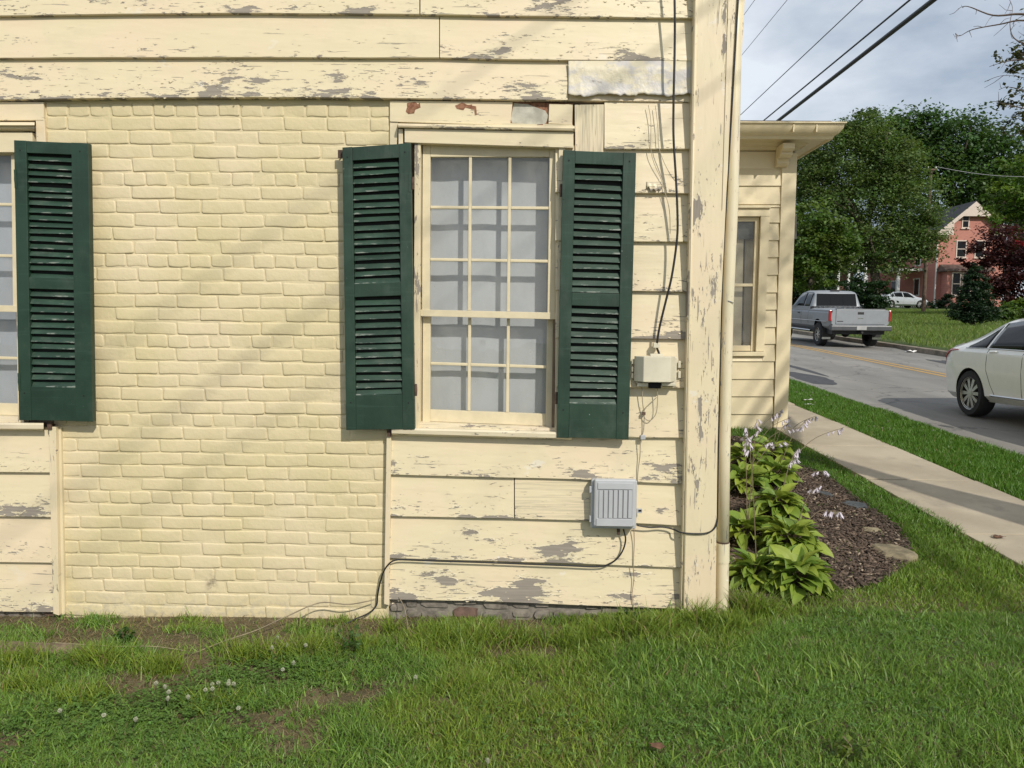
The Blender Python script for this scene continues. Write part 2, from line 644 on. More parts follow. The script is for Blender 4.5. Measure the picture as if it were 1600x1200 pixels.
def mat_asphalt():
    b = NB('road_asphalt')
    v = b.vec('position')
    n1 = b.noise(b.vec('position', (0.9, 0.16, 1)), 1.2, 6.0, 0.6)
    n2 = b.noise(v, 45.0, 4.0, 0.7)
    col = b.mix(b.ramp(n1, 0.35, 0.70), (0.175, 0.165, 0.148), (0.262, 0.245, 0.218))
    col = b.mix(b.math('MULTIPLY', b.ramp(n2, 0.55, 0.75), 0.5), col, (0.36, 0.34, 0.305))
    patch = b.noise(b.vec('position', (0.55, 0.22, 1)), 1.0, 5.0, 0.55)
    col = b.mix(b.math('MULTIPLY', b.ramp(patch, 0.64, 0.66), 0.6), col, (0.095, 0.092, 0.090))
    vo = b.n('ShaderNodeTexVoronoi', feature='DISTANCE_TO_EDGE')
    vo.inputs['Scale'].default_value = 0.55
    wv = b.n('ShaderNodeVectorMath', operation='ADD')
    b.l(v, wv.inputs[0])
    nz = b.n('ShaderNodeTexNoise')
    nz.inputs['Scale'].default_value = 1.3
    nz.inputs['Detail'].default_value = 5.0
    b.l(v, nz.inputs['Vector'])
    b.l(nz.outputs['Color'], wv.inputs[1])
    b.l(wv.outputs[0], vo.inputs['Vector'])
    crk = b.math('SUBTRACT', 1.0, b.ramp(vo.outputs['Distance'], 0.004, 0.016))
    col = b.mix(b.math('MULTIPLY', crk, 0.45), col, (0.045, 0.043, 0.042))
    return b.done(col, 0.85, b.bump(n2, 0.3, 0.006))


def mat_farbrick(name, c, mortar):
    b = NB(name)
    br = b.n('ShaderNodeTexBrick')
    br.inputs['Color1'].default_value = (*c, 1)
    br.inputs['Color2'].default_value = (c[0] * 0.86, c[1] * 0.84, c[2] * 0.84, 1)
    br.inputs['Mortar'].default_value = (*mortar, 1)
    br.inputs['Scale'].default_value = 1.0
    br.inputs['Mortar Size'].default_value = 0.01
    br.inputs['Brick Width'].default_value = 0.215
    br.inputs['Row Height'].default_value = 0.07
    mpn = b.n('ShaderNodeMapping')
    mpn.inputs['Rotation'].default_value = (R(90), 0, 0)
    b.l(b.n('ShaderNodeNewGeometry').outputs['Position'], mpn.inputs['Vector'])
    b.l(mpn.outputs[0], br.inputs['Vector'])
    n1 = b.noise(b.vec('position'), 0.8, 5.0, 0.6)
    col = b.mix(b.math('MULTIPLY', b.ramp(n1, 0.35, 0.75), 0.3), br.outputs['Color'], tuple(x * 0.7 for x in c))
    return b.done(col, 0.85)


M_BOARD = mat_board('cream_flaking_board')
M_VBOARD = mat_board('cream_flaking_post', vertical=True)
M_BRICK = mat_brick('cream_painted_brick')
M_GREEN = mat_green()
M_SLAT = mat_slat()
M_GLASS = mat_glass('old_window_glass', refl=1.9)
M_LEAF = mat_leaf('leaf', 0.42)
M_GRASS = mat_leaf('grass_blade', 0.30, 0.45)
M_SOIL = mat_soil()
M_CONC = mat_concrete()
M_ASPH = mat_asphalt()
M_BARK = plain('bark', (0.085, 0.066, 0.050), 0.9, 0.35, 9.0, 0.6, 40)
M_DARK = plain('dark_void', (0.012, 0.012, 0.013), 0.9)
M_BLACKC = plain('black_cable', (0.016, 0.015, 0.016), 0.5)
M_SASH = plain('cream_sash_paint', (0.64, 0.555, 0.375), 0.42, 0.06, 12.0, 0.15, 60)
M_WEATHER = mat_board('weathered_sill', base=(0.68, 0.60, 0.43), wood=(0.24, 0.205, 0.19))
M_CURT = plain('lavender_white_curtain', (0.50, 0.495, 0.49), 0.9, 0.05, 3.0, 0.1, 30)
M_TRIM2 = plain('cream_trim_smooth', (0.655, 0.565, 0.375), 0.45, 0.05, 3.0, 0.1, 40)
M_PIPE = mat_board('cream_downspout', base=(0.665, 0.600, 0.42), vertical=True, wood=(0.30, 0.30, 0.31))
M_IRON = plain('rusty_iron', (0.085, 0.050, 0.035), 0.8, 0.4, 30.0, 0.4, 90)

# ================================================================== THE SETTING
def build_ground():
    xs = np.unique(np.concatenate([np.linspace(-160, -8, 24), np.linspace(-8, 14, 111), np.linspace(14, 60, 47), np.linspace(60, 260, 26)]))
    ys = np.unique(np.concatenate([np.linspace(-90, -4, 30), np.linspace(-4, 8, 81), np.linspace(8, 40, 65), np.linspace(40, 320, 57)]))
    X, Y = np.meshgrid(xs, ys)
    Z = gz(X, Y)
    near = (X > -7) & (X < 2.9) & (Y > -4) & (Y < 8)
    Z = Z + np.where(near, 0.03 * (fbm(X * 2.3, Y * 2.3, 5) - 0.5), 0)
    Z = np.where((X > WALK_L - 0.05) & (X < WALK_R + 0.05), Z - 0.05, Z)
    ny, nx = X.shape
    V = np.stack([X, Y, Z], -1).reshape(-1, 3)
    i = np.arange(nx * ny).reshape(ny, nx)
    fs = np.stack([i[:-1, :-1], i[:-1, 1:], i[1:, 1:], i[1:, :-1]], -1).reshape(-1, 4)
    me = bpy.data.meshes.new('ground')
    me.from_pydata(V.tolist(), [], fs.tolist())
    ca = me.color_attributes.new('Col', 'FLOAT_COLOR', 'POINT')
    g = np.where((X > -8) & (X < 2.9) & (Y < 0.4) & (Y > -5), 0.25, 0.95)
    g = np.where((X > 1.0) & (X < 3) & (Y > 0.3), 0.8, g)
    c = np.ones((nx * ny, 4), np.float32)
    c[:, :3] = g.reshape(-1, 1)
    ca.data.foreach_set('color', c.ravel())
    me.materials.append(M_SOIL)
    me.polygons.foreach_set('use_smooth', [True] * len(me.polygons))
    o = bpy.data.objects.new('ground', me)
    COL.objects.link(o)
    tag(o, 'lawn soil with straw and bare patches under the grass', kind='structure')
    return o


build_ground()


def strip(name, x0, x1, y0, y1, dz, mat, nx=8, ny=60, parent=None, wob=0.0, seed=1):
    xs = np.linspace(0, 1, nx)
    ys = np.linspace(y0, y1, ny)
    V = []
    for y in ys:
        w0 = wob * (float(fbm(np.array(y * 1.7), np.array(0.3), seed)) - 0.5)
        w1 = wob * (float(fbm(np.array(y * 1.7), np.array(9.3), seed)) - 0.5)
        for t in xs:
            x = x0 + w0 + (x1 + w1 - x0 - w0) * t
            V.append((x, y, gzf(x, y) + dz))
    f = [(j * nx + i, j * nx + i + 1, (j + 1) * nx + i + 1, (j + 1) * nx + i) for j in range(ny - 1) for i in range(nx - 1)]
    return MB().add(V, f).build(name, mat, parent, smooth='all')


road = tag(strip('road', ROAD_L, ROAD_R, -60, 220, 0.012, M_ASPH, 14, 240, wob=0.22), 'grey patched asphalt street running uphill', kind='structure')
M_YEL = NB('worn_yellow_road_paint')
_w = M_YEL.noise(M_YEL.vec('position'), 14.0, 6.0, 0.7)
M_YEL = M_YEL.done(M_YEL.mix(M_YEL.ramp(_w, 0.40, 0.62), (0.50, 0.285, 0.055), (0.36, 0.235, 0.085)), 0.8)
for x in (8.98, 9.24):
    strip('centre_line', x - 0.055, x + 0.055, -60, 220, 0.017, M_YEL, 2, 240, parent=road)
# tar patches
M_TAR = plain('tar_patch', (0.052, 0.052, 0.055), 0.8, 0.3, 12.0, 0.3, 60)


def blob(cx, cy, rx, ry, dz, n=26, seed=0, amp=0.35):
    vs = [(cx, cy, gzf(cx, cy) + dz)]
    for k in range(n):
        a = 2 * math.pi * k / n
        r = 1 + amp * (float(fbm(np.array(2 + 1.4 * math.cos(a)), np.array(2 + 1.4 * math.sin(a)), seed)) - 0.5) * 2
        x, y = cx + rx * r * math.cos(a), cy + ry * r * math.sin(a)
        vs.append((x, y, gzf(x, y) + dz))
    return MB().add(vs, [(0, 1 + k, 1 + (k + 1) % n) for k in range(n)])


for (x, y, rx, ry, s) in [(5.95, 12.6, 0.42, 1.3, 1), (6.0, 17.8, 0.25, 1.2, 2), (6.5, 14.6, 0.10, 1.6, 3), (11.2, 13.2, 0.55, 5.0, 4)]:
    blob(x, y, rx, ry, 0.0165, 26, s).build('tar_patch', M_TAR, road)

kerb = MB()
ky = np.linspace(-60, 220, 200)
for a, b_ in zip(ky[:-1], ky[1:]):
    za, zb = gzf(ROAD_R - 0.1, a), gzf(ROAD_R - 0.1, b_)
    kerb.add([(ROAD_R - 0.02, a, za - 0.1), (ROAD_R - 0.02, a, za + 0.16), (ROAD_R + 0.16, a, za + 0.17), (ROAD_R + 0.16, a, za - 0.1),
              (ROAD_R - 0.02, b_, zb - 0.1), (ROAD_R - 0.02, b_, zb + 0.16), (ROAD_R + 0.16, b_, zb + 0.17), (ROAD_R + 0.16, b_, zb - 0.1)],
             [(0, 1, 5, 4), (1, 2, 6, 5), (2, 3, 7, 6)])
tag(kerb.build('kerb', plain('kerb_concrete', (0.21, 0.175, 0.135), 0.9, 0.35, 3.0, 0.4, 40)), 'stained concrete kerb along the far side of the street', kind='structure')

walk = tag(strip('sidewalk', WALK_L + 0.03, WALK_R - 0.03, -20, 90, -0.035, plain('joint_dirt', (0.07, 0.075, 0.03), 0.95), 2, 90), 'narrow concrete sidewalk between lawn and verge', kind='structure')
ky = -20.0
k = 0
while ky < 60:
    ln = 1.52
    y0, y1 = ky + 0.016, ky + ln - 0.016
    j = [random.uniform(-0.008, 0.008) for _ in range(4)]
    m = MB()
    top, bot = [], []
    for t, (x, y) in enumerate([(WALK_L, y0), (WALK_R, y0), (WALK_R, y1), (WALK_L, y1)]):
        z = gzf(3.4, y) + 0.028 + j[t]
        top.append((x, y, z))
        bot.append((x, y, z - 0.11))
    m.hexa(top, bot).build('slab', M_CONC, walk, bevel=0.006)
    ky += ln

# ================================================================== THE HOUSE
house = empty('clapboard_house', (-1.2, 0.0, gzf(-1.2, 0)))
tag(house, 'old cream clapboard house with painted brick panel and dark green shutters', 'house')

SHEET = 0.012      # y of the sheathing behind the boards


def lerp_poly(poly, t):
    """poly: [(px, py)...] with t in 0..1 along its px extent"""
    x0, x1 = poly[0][0], poly[-1][0]
    x = x0 + (x1 - x0) * t
    for (ax, ay), (bx, by) in zip(poly[:-1], poly[1:]):
        if x <= bx or (bx, by) == poly[-1]:
            return x, ay + (by - ay) * (x - ax) / (bx - ax)
    return poly[-1]


def clap(top, bot, color=(0.45, 0, 0.2), parent=None, yt=-0.010, yb=-0.034, n=None, mat=None, name='clapboard', tuck=0.012, wav=0.0016, seed=None):
    """one lapped board: top / bottom edge as photograph polylines, wedge-shaped, bottom edge proud"""
    width = abs(bot[-1][0] - bot[0][0])
    n = n or max(4, int(width / 22))
    seed = seed if seed is not None else random.randint(0, 9999)
    vs, fs = [], []
    for i in range(n + 1):
        t = i / n
        tx, ty = lerp_poly(top, t)
        bx, by = lerp_poly(bot, t)
        w1 = wav * 2 * (float(fbm(np.array(bx * 0.022), np.array(0.5), seed)) - 0.5)
        w2 = 2.2 * wav * (float(fbm(np.array(bx * 0.012), np.array(4.5), seed)) - 0.5)
        a = P(tx, ty, yt)
        b = P(bx, by, yb)
        b.z += w1
        yy = yb + w2
        mid = a.lerp(b, 0.5)
        vs += [(a.x, yt, a.z + tuck), (mid.x, (yt + yy) / 2 - 0.0008, mid.z), (b.x, yy, b.z + 0.003), (b.x, yy + 0.003, b.z),
               (b.x, 0.006, b.z), (a.x, 0.006, a.z + tuck)]
    for i in range(n):
        for k in range(6):
            k2 = (k + 1) % 6
            fs.append((i * 6 + k, i * 6 + k2, (i + 1) * 6 + k2, (i + 1) * 6 + k))
    fs.append(tuple(range(6)))
    fs.append(tuple(n * 6 + k for k in range(5, -1, -1)))
    return MB().add(vs, fs).build(name, mat or M_BOARD, parent or house, color=(*color, 1), smooth=True)


def plank(tl, tr, br, bl, yf, yb, name, mat=None, color=(0.45, 0, 0.2), parent=None, bevel=0.002, n=1):
    """flat board from four photograph corners seen on its front face at depth yf"""
    f = [P(*q, yf) for q in (bl, br, tr, tl)]
    a = [(v.x, yf, v.z) for v in f]
    b = [(v.x, yb, v.z) for v in f]
    return MB().hexa(a, b).build(name, mat or M_BOARD, parent or house, bevel=bevel, color=(*color, 1))


# --- sheathing with two window openings -------------------------------------------------
core = MB()
Lw = [P(-205, 230, 0.01).x, P(24, 230, 0.01).x]
Mw = [P(655, 230, 0.01).x, P(868, 230, 0.01).x]
zt, zb = P(760, 226, 0.01).z, P(760, 668, 0.01).z
XL, XR = -6.5, P(1085, 480, 0.0).x
ZTOP, ZBOT = 5.6, -0.35
xs = [XL, Lw[0], Lw[1], Mw[0], Mw[1], XR]
for i in range(5):
    if i in (1, 3):
        core.box(xs[i], xs[i + 1], SHEET, 0.18, ZBOT, zb)
        core.box(xs[i], xs[i + 1], SHEET, 0.18, zt, ZTOP)
    else:
        core.box(xs[i], xs[i + 1], SHEET, 0.18, ZBOT, ZTOP)
core.build('wall_sheathing', plain('old_sheathing', (0.16, 0.12, 0.085), 0.9, 0.3), house)
# the street side, the back and the roof of the house: out of the frame but part of the house
XF = P(1120, 900, 0.0).x
body = MB()
body.box(XF - 0.22, XF - 0.06, 0.181, 8.0, -0.3, 5.6)
body.box(XL, XL + 0.1, 0.181, 8.0, -0.6, 5.6)
body.box(XL + 0.101, XF - 0.221, 7.9, 8.0, -0.6, 5.6)
body.build('side_wall', plain('cream_side_wall', CREAM, 0.5, 0.1), house)
rf = MB()
rf.add([(XL - 0.15, -0.12, 5.6), (XF + 0.02, -0.12, 5.6), (XF + 0.02, 8.1, 5.6), (XL - 0.15, 8.1, 5.6), ((XL + XF) / 2, -0.12, 8.4), ((XL + XF) / 2, 8.1, 8.4)],
       [(0, 1, 4), (1, 2, 5, 4), (3, 5, 2), (0, 4, 5, 3), (0, 3, 2, 1)])
rf.build('roof', plain('grey_shingle', (0.10, 0.10, 0.105), 0.9, 0.3), house)
# clapboards of the street side
zc = -0.02
while zc < 5.4:
    vs = [(XF - 0.03, 0.10, zc), (XF - 0.055, 0.10, zc + 0.225), (XF - 0.03, 7.9, zc), (XF - 0.055, 7.9, zc + 0.225), (XF - 0.065, 0.10, zc), (XF - 0.065, 7.9, zc)]
    MB().add(vs, [(0, 1, 3, 2), (0, 2, 5, 4), (0, 4, 1), (2, 3, 5)]).build('clapboard', M_BOARD, house, color=(0.4, 0, 0.1, 1))
    zc += 0.217

# --- brick panel ---------------------------------------------------------------------------
pan = MB()
pl = [P(68, 150, 0), P(611, 150, 0), P(607, 1030, 0), P(96, 1030, 0)]
pan.hexa([(pl[3].x, 0.0042, pl[3].z), (pl[2].x, 0.0042, pl[2].z), (pl[1].x, 0.0042, pl[1].z), (pl[0].x, 0.0042, pl[0].z)],
         [(pl[3].x, 0.0117, pl[3].z), (pl[2].x, 0.0117, pl[2].z), (pl[1].x, 0.0117, pl[1].z), (pl[0].x, 0.0117, pl[0].z)])
panel = pan.build('brick_panel', M_BRICK, house)
panel['label'] = 'panel of cream painted bricks between the two windows'


def brick_mesh(L, H, seed, D=0.011):
    """painted handmade brick: softened edges, wavering outline, uneven face"""
    r = random.Random(seed)
    q = 0.0042 / L
    us = [0, q, 2.2 * q, 0.34 + r.uniform(-.08, .08), 0.66 + r.uniform(-.08, .08), 1 - 2.2 * q, 1 - q, 1]
    qv = 0.0042 / H
    vsx = [0, qv, 2.2 * qv, 1 - 2.2 * qv, 1 - qv, 1]
    tilt, bow, vt = r.uniform(-0.0016, 0.0016), r.uniform(-0.0010, 0.0010), r.uniform(-0.0012, 0.0012)
    ph = [r.uniform(0, 6.28) for _ in range(4)]
    nu_, nv_ = len(us), len(vsx)
    cw = [r.uniform(0.0, 0.010) for _ in range(4)]
    pts, fs = [], []
    for j, v in enumerate(vsx):
        for i, u in enumerate(us):
            edge = (i in (0, nu_ - 1)) + (j in (0, nv_ - 1))
            ring1 = (i in (1, nu_ - 2)) or (j in (1, nv_ - 2))
            x = (u - 0.5) * L + 0.0018 * math.sin(ph[0] + v * 4.0) * (u > .5) + 0.0018 * math.sin(ph[1] + v * 4.0) * (u <= .5)
            z = (v - 0.5) * H + 0.0019 * math.sin(ph[2] + u * 6.5) * (v > .5) + 0.0019 * math.sin(ph[3] + u * 6.5) * (v <= .5)
            y = tilt * (u - 0.5) * 2 + vt * (v - 0.5) * 2 + bow * 4 * u * (1 - u) + r.uniform(-1, 1) * 0.00035 + (0.0006 if ring1 else 0.0)
            if edge == 1:
                y += 0.0020
            elif edge == 2:
                c = cw[(j > 0) * 2 + (i > 0)]
                y += 0.0042
                x -= math.copysign(c, u - 0.5)
                z -= math.copysign(c * 0.5, v - 0.5)
            pts.append((x, y, z))
    n = len(us)
    for j in range(nv_ - 1):
        for i in range(n - 1):
            fs.append((j * n + i, j * n + i + 1, (j + 1) * n + i + 1, (j + 1) * n + i))
    rim = [i for i in range(n)] + [j * n + n - 1 for j in range(1, nv_)] + [(nv_ - 1) * n + i for i in range(n - 2, -1, -1)] + [j * n for j in range(nv_ - 2, 0, -1)]
    b0 = len(pts)
    for k in rim:
        x, y, z = pts[k]
        pts.append((x * 1.012, D + 0.002, z * 1.03))
    m = len(rim)
    for k in range(m):
        fs.append((rim[k], b0 + k, b0 + (k + 1) % m, rim[(k + 1) % m]))
    me = MB().add(pts, fs).mesh('brick', M_BRICK, smooth='all')
    return me


STR = [brick_mesh(0.198, 0.0600, 100 + k) for k in range(14)]
HED = [brick_mesh(0.094, 0.0600, 300 + k) for k in range(10)]

zrow280 = P(340, 280, 0).z
zrow898 = P(340, 898, 0).z
course = (zrow280 - zrow898) / 30.0
stretch = P(365, 610, 0).x - P(298.5, 610, 0).x
stretch *= 0.985


def edge_x(z, side):
    a, b = (P(70.5, 160, 0), P(98.5, 965, 0)) if side == 'l' else (P(609, 160, 0), P(604, 965, 0))
    t = (a.z - z) / (a.z - b.z)
    return a.x + (b.x - a.x) * t


def clip_brick(x0, x1, xl, xr):
    return max(x0, xl), min(x1, xr)


def hidden(x, z):
    """behind a shutter"""
    for (s0, s1) in SHUT_RECT:
        if s0[0] + 0.02 < x < s1[0] - 0.02 and s1[1] + 0.03 < z < s0[1] - 0.03:
            return True
    return False


SHUT_RECT = []
for (tl, br) in (((24, 221), (141, 657)), ((538, 230), (646, 671))):
    a, b = P(*tl, 0), P(*br, 0)
    SHUT_RECT.append(((a.x, a.z), (b.x, b.z)))
brick_list = []
ncourse_up = int((P(340, 160, 0).z - zrow280) / course) + 1
for c in range(-ncourse_up, 38):
    z = zrow280 - c * course
    if z > P(340, 163, 0).z - 0.02 or z < P(340, 1000, 0).z:
        continue
    head = (c % 6 == 0) or c == -5
    xl, xr = edge_x(z, 'l'), edge_x(z, 'r')
    step = stretch / 2 if head else stretch
    off = {0: 0.25, 1: 0.0, 2: 0.5, 3: 0.05, 4: 0.52, 5: 0.03}[c % 6] * stretch + random.uniform(-0.012, 0.012)
    x = xl - off
    while x < xr:
        w = step * (1 + random.uniform(-0.025, 0.025))
        b0, b1 = clip_brick(x, x + w, xl, xr)
        if b1 - b0 > 0.028:
            brick_list.append((b0, b1, z, head))
        x += w
seen, rest = [], []
for q in brick_list:
    (rest if hidden((q[0] + q[1]) / 2, q[2]) else seen).append(q)
seen.sort(key=lambda q: -(q[1] - q[0]))
rest += seen[300:]
seen = seen[:300]


def place_brick(q):
    b0, b1, z, head = q
    w = b1 - b0
    me = random.choice(HED if w < 0.14 else STR)
    base = 0.094 if w < 0.14 else 0.198
    jt = random.uniform(0.004, 0.009)
    return me, ((b0 + b1) / 2, random.uniform(-0.0010, 0.0026), z + random.uniform(-0.0024, 0.0024)), ((w - jt) / base, 1.0, random.uniform(0.985, 1.07))


for q in seen:
    me, loc, sc = place_brick(q)
    link_mesh('brick', me, panel, loc, (random.uniform(-0.014, 0.018), random.uniform(-0.014, 0.014), random.uniform(-0.007, 0.007)), sc)
rb = MB()
for q in rest:
    me, loc, sc = place_brick(q)
    rb.add([(v.co.x * sc[0] + loc[0], v.co.y + loc[1], v.co.z * sc[2] + loc[2]) for v in me.vertices], [tuple(p.vertices) for p in me.polygons])
o = rb.build('brick_remainder', M_BRICK, panel, smooth='all')
o['kind'] = 'stuff'

# --- clapboards across the top ---------------------------------------------------------------
XL_ = -420
r_m2 = [(XL_, -108), (1084, -103)]
r_m1 = [(XL_, -42), (1084, -37)]
r0 = [(XL_, 25), (0, 25), (200, 22), (400, 20.5), (656, 22.5), (800, 25), (960, 27), (1083, 28.5)]
r1 = [(XL_, 91), (0, 91), (200, 90), (400, 90), (687, 90.5), (800, 93.5), (1082, 95.5)]
r2 = [(XL_, 156), (0, 156), (200, 153), (400, 152), (600, 153.5), (800, 156), (1082, 160)]


def cut(poly, x0, x1):
    def yy(x):
        for (ax, ay), (bx, by) in zip(poly[:-1], poly[1:]):
            if ax <= x <= bx:
                return ay + (by - ay) * (x - ax) / (bx - ax)
        return poly[0][1] if x < poly[0][0] else poly[-1][1]
    return [(x0, yy(x0))] + [p for p in poly if x0 < p[0] < x1] + [(x1, yy(x1))]


for (a, b_) in ((-174, -108), (-240, -174), (-306, -240)):
    clap([(XL_, a), (1086, a + 3)], [(XL_, b_), (1086, b_ + 3)], (0.45, 0, 0.2), n=20)
clap(r_m2, r_m1, (0.5, 0, 0.3), n=20)
clap(cut(r_m1, XL_, 655), cut(r0, XL_, 655), (0.62, 0, 0.2), seed=3)
clap(cut(r_m1, 657, 1083), cut(r0, 657, 1083), (0.70, 0, 0.2), seed=4)
clap(cut(r0, XL_, 686), cut(r1, XL_, 686), (0.42, 0, 0.2), seed=5)
clap(cut(r0, 687.5, 1082), cut(r1, 687.5, 1082), (0.60, 0, 0.2), seed=6)
clap(cut(r1, XL_, 887), cut(r2, XL_, 887), (0.74, 0, 0.4), seed=7, yb=-0.036)
clap(cut(r1, 887.6, 1081), cut(r2, 887.6, 1081), (0.40, 0, 0.2), seed=8, yb=-0.020)
# upper wall above the frame
up_w = MB().box(XL, XR + 0.05, -0.02, 0.011, P(500, -300, 0).z + 0.02, 5.58)
up_w.build('upper_wall', M_BOARD, house, color=(0.4, 0, 0.1, 1))

# bent tin patch over the end of the third row
tv, tf = [], []
n = 80
bot_y = lambda x: 148.5 + 2.6 * abs(math.sin(x * 0.052 + 1.0)) - 1.5 + 7.0 * (float(fbm(np.array(x * 0.16), np.array(5.2), 19)) - 0.5) + 2.5 * (float(fbm(np.array(x * 0.07), np.array(0.2), 9)) - 0.5)
for i in range(n + 1):
    px = 888 + (1081 - 888) * i / n
    for j, v in enumerate((0.0, 0.3, 0.6, 0.82, 0.93, 1.0)):
        py = 95.0 + (bot_y(px) - 95) * v
        bulge = 0.007 * float(fbm(np.array(px * 0.03), np.array(v * 2.0), 21))
        curl = 0.0 if v < 0.7 else (v - 0.7) / 0.3
        y = -0.030 - bulge - curl * (0.006 + 0.022 * float(vnoise(np.array(px * 0.045), np.array(3.0), 4)) ** 1.5)
        p = P(px, py, y)
        tv.append((p.x, y, p.z + curl ** 2 * 0.006 * float(vnoise(np.array(px * 0.09), np.array(1.0), 8))))
for i in range(n):
    for j in range(5):
        tf.append((i * 6 + j, (i + 1) * 6 + j, (i + 1) * 6 + j + 1, i * 6 + j + 1))
_t = NB('painted_tin')
_v = _t.vec('position')
_c = _t.mix(_t.ramp(_t.noise(_t.vec('position', (5, 5, 9)), 1.5, 6.0, 0.62), 0.46, 0.60), (0.62, 0.555, 0.40), (0.50, 0.475, 0.45))
_c = _t.mix(_t.math('MULTIPLY', _t.ramp(_t.noise(_t.vec('position', (16, 5, 30)), 1.0, 6.0, 0.7), 0.60, 0.68), 0.7), _c, (0.25, 0.22, 0.19))
_c = _t.mix(_t.math('MULTIPLY', _t.ramp(_t.noise(_v, 9.0, 5.0, 0.6), 0.56, 0.62), 0.5), _c, (0.66, 0.60, 0.46))
M_TIN = _t.done(_c, 0.5, _t.bump(_t.noise(_v, 14.0, 4.0, 0.6), 0.6, 0.012))
o = MB().add(tv, tf).build('tin_patch', M_TIN, house, smooth='all', color=(0.74, 0, 1, 1))
md = o.modifiers.new('thick', 'SOLIDIFY')
md.thickness = 0.0015
o['label'] = 'bent tin sheet patching the third board beside the corner'

# --- right of the brick: frieze, drip cap, head casing ---------------------------------------
plank((609, 157), (801, 159), (797, 196), (609, 190), -0.016, 0.011, 'frieze_board', color=(0.50, 0, 0.2))
M_RUST = NB('rust_stain')
M_RUST = M_RUST.done(M_RUST.mix(M_RUST.ramp(M_RUST.noise(M_RUST.vec('position'), 90, 4, 0.6), 0.35, 0.65), (0.17, 0.070, 0.038), (0.30, 0.155, 0.09)), 0.9)


def flake_patch(pts, y, name, mat, parent=None):
    """thin scab where paint has come off, outline in photograph pixels"""
    c = [P(px, py, y) for px, py in pts]
    n = len(c)
    vs = [(p.x, y, p.z) for p in c] + [(p.x, y + 0.0016, p.z) for p in c]
    return MB().add(vs, [tuple(range(n)), tuple(range(2 * n - 1, n - 1, -1))] + [(k, n + k, n + (k + 1) % n, (k + 1) % n) for k in range(n)]).build(name, mat, parent or house)


flake_patch([(636, 161), (649, 159), (653, 163), (656, 160), (657, 168), (649, 171), (647, 177), (638, 178), (634, 174), (636, 168)], -0.0176, 'bare_wood_spot', M_RUST)
flake_patch([(716, 163), (722, 160), (731, 164), (738, 163), (736, 170), (727, 168), (724, 172), (714, 170), (711, 165)], -0.0176, 'bare_wood_spot', M_RUST)
flake_patch([(737, 165), (744, 166), (745, 179), (742, 180), (741, 171), (736, 171)], -0.0176, 'bare_wood_spot', M_RUST)
plank((609, 190.8), (622, 191), (620, 226), (609, 226), -0.010, 0.011, 'frieze_block', color=(0.35, 0, 0.1))
# grey torn patch at the right end of the frieze
M_GREYP = plain('bare_grey_primer', (0.43, 0.415, 0.345), 0.8, 0.25, 14.0, 0.3, 60)
flake_patch([(803, 161), (825, 163), (852, 173), (857, 181), (853, 193), (838, 195), (800, 192), (798, 186)], -0.006, 'torn_lining', M_GREYP)
plank((798, 159), (896, 161), (895, 199), (797, 197), -0.004, 0.0115, 'lining_board', mat=M_RUST)
plank((858, 162), (895, 163), (894, 195), (857, 193), -0.017, 0.0112, 'frieze_end_block', color=(0.60, 0.1, 0.3))
flake_patch([(784, 192), (839, 194), (839, 199.5), (805, 199), (785, 197)], -0.050, 'curled_paint_strip', M_TRIM2)
flake_patch([(848, 193.5), (895, 195), (895, 199), (850, 198)], -0.046, 'curled_paint_strip', M_TRIM2)


def mould(profile, xa, xb, name, mat, color=(0.45, 0, 0.2), parent=None):
    """horizontal moulding; profile: [(py at xa, py at xb, y)...]"""
    va = [P(xa, q[0], q[2]) for q in profile]
    vb = [P(xb, q[1], q[2]) for q in profile]
    n = len(profile)
    vs = [(a.x, q[2], a.z) for a, q in zip(va, profile)] + [(b.x, q[2], b.z) for b, q in zip(vb, profile)]
    fs = [(k, (k + 1) % n, n + (k + 1) % n, n + k) for k in range(n)] + [tuple(range(n)), tuple(range(2 * n - 1, n - 1, -1))]
    return MB().add(vs, fs).build(name, mat, parent or house, color=(*color, 1), smooth=True)


win = empty('window', tuple(P(765, 668, 0.03)))
adopt(win, house)
win['label'] = 'nine over six pane window with grey curtain behind glass'
mould([(192.5, 196, 0.010), (193, 197.5, -0.052), (196, 200.5, -0.060), (198.5, 204, -0.056), (200, 206, -0.040), (200, 206, 0.010)], 622, 898, 'drip_cap', M_BOARD, (0.62, 0.2, 0.1), win)
plank((632, 200.5), (896, 206.5), (896, 231), (632, 222.5), -0.040, 0.0115, 'head_casing', color=(0.36, 0, 0.1), parent=win)
plank((622.5, 201), (629.5, 201), (629.5, 226), (622.5, 226), -0.028, 0.0113, 'casing_strip', color=(0.36, 0, 0.1), parent=win)
# bare vertical patch board over the right shutter
plank((898, 163.5), (944, 163), (943, 240), (899, 240), -0.024, 0.0114, 'patch_board', mat=M_VBOARD, color=(0.36, 0.9, 0.1))

# --- siding right of the window -----------------------------------------------------------------
rows_r = [163.5, 233, 302.5, 378.5, 456, 530.5, 606.5, 684.5]
pe = [0.50, 0.56, 0.55, 0.56, 0.70, 0.56, 0.52]


def corner_l(y):
    return 1085 - 20 * y / 950.0


for i in range(7):
    y0, y1 = rows_r[i], rows_r[i + 1]
    xl = 944.5 if i == 0 else 868
    d = 0.0 if i == 0 else -(corner_l(y1) - xl) * 0.010
    x1 = corner_l((y0 + y1) / 2) - 1
    clap([(xl, y0 + d), (x1, y0)], [(xl, y1 + d), (x1, y1)], (pe[i], 0, 0.2), seed=40 + i)
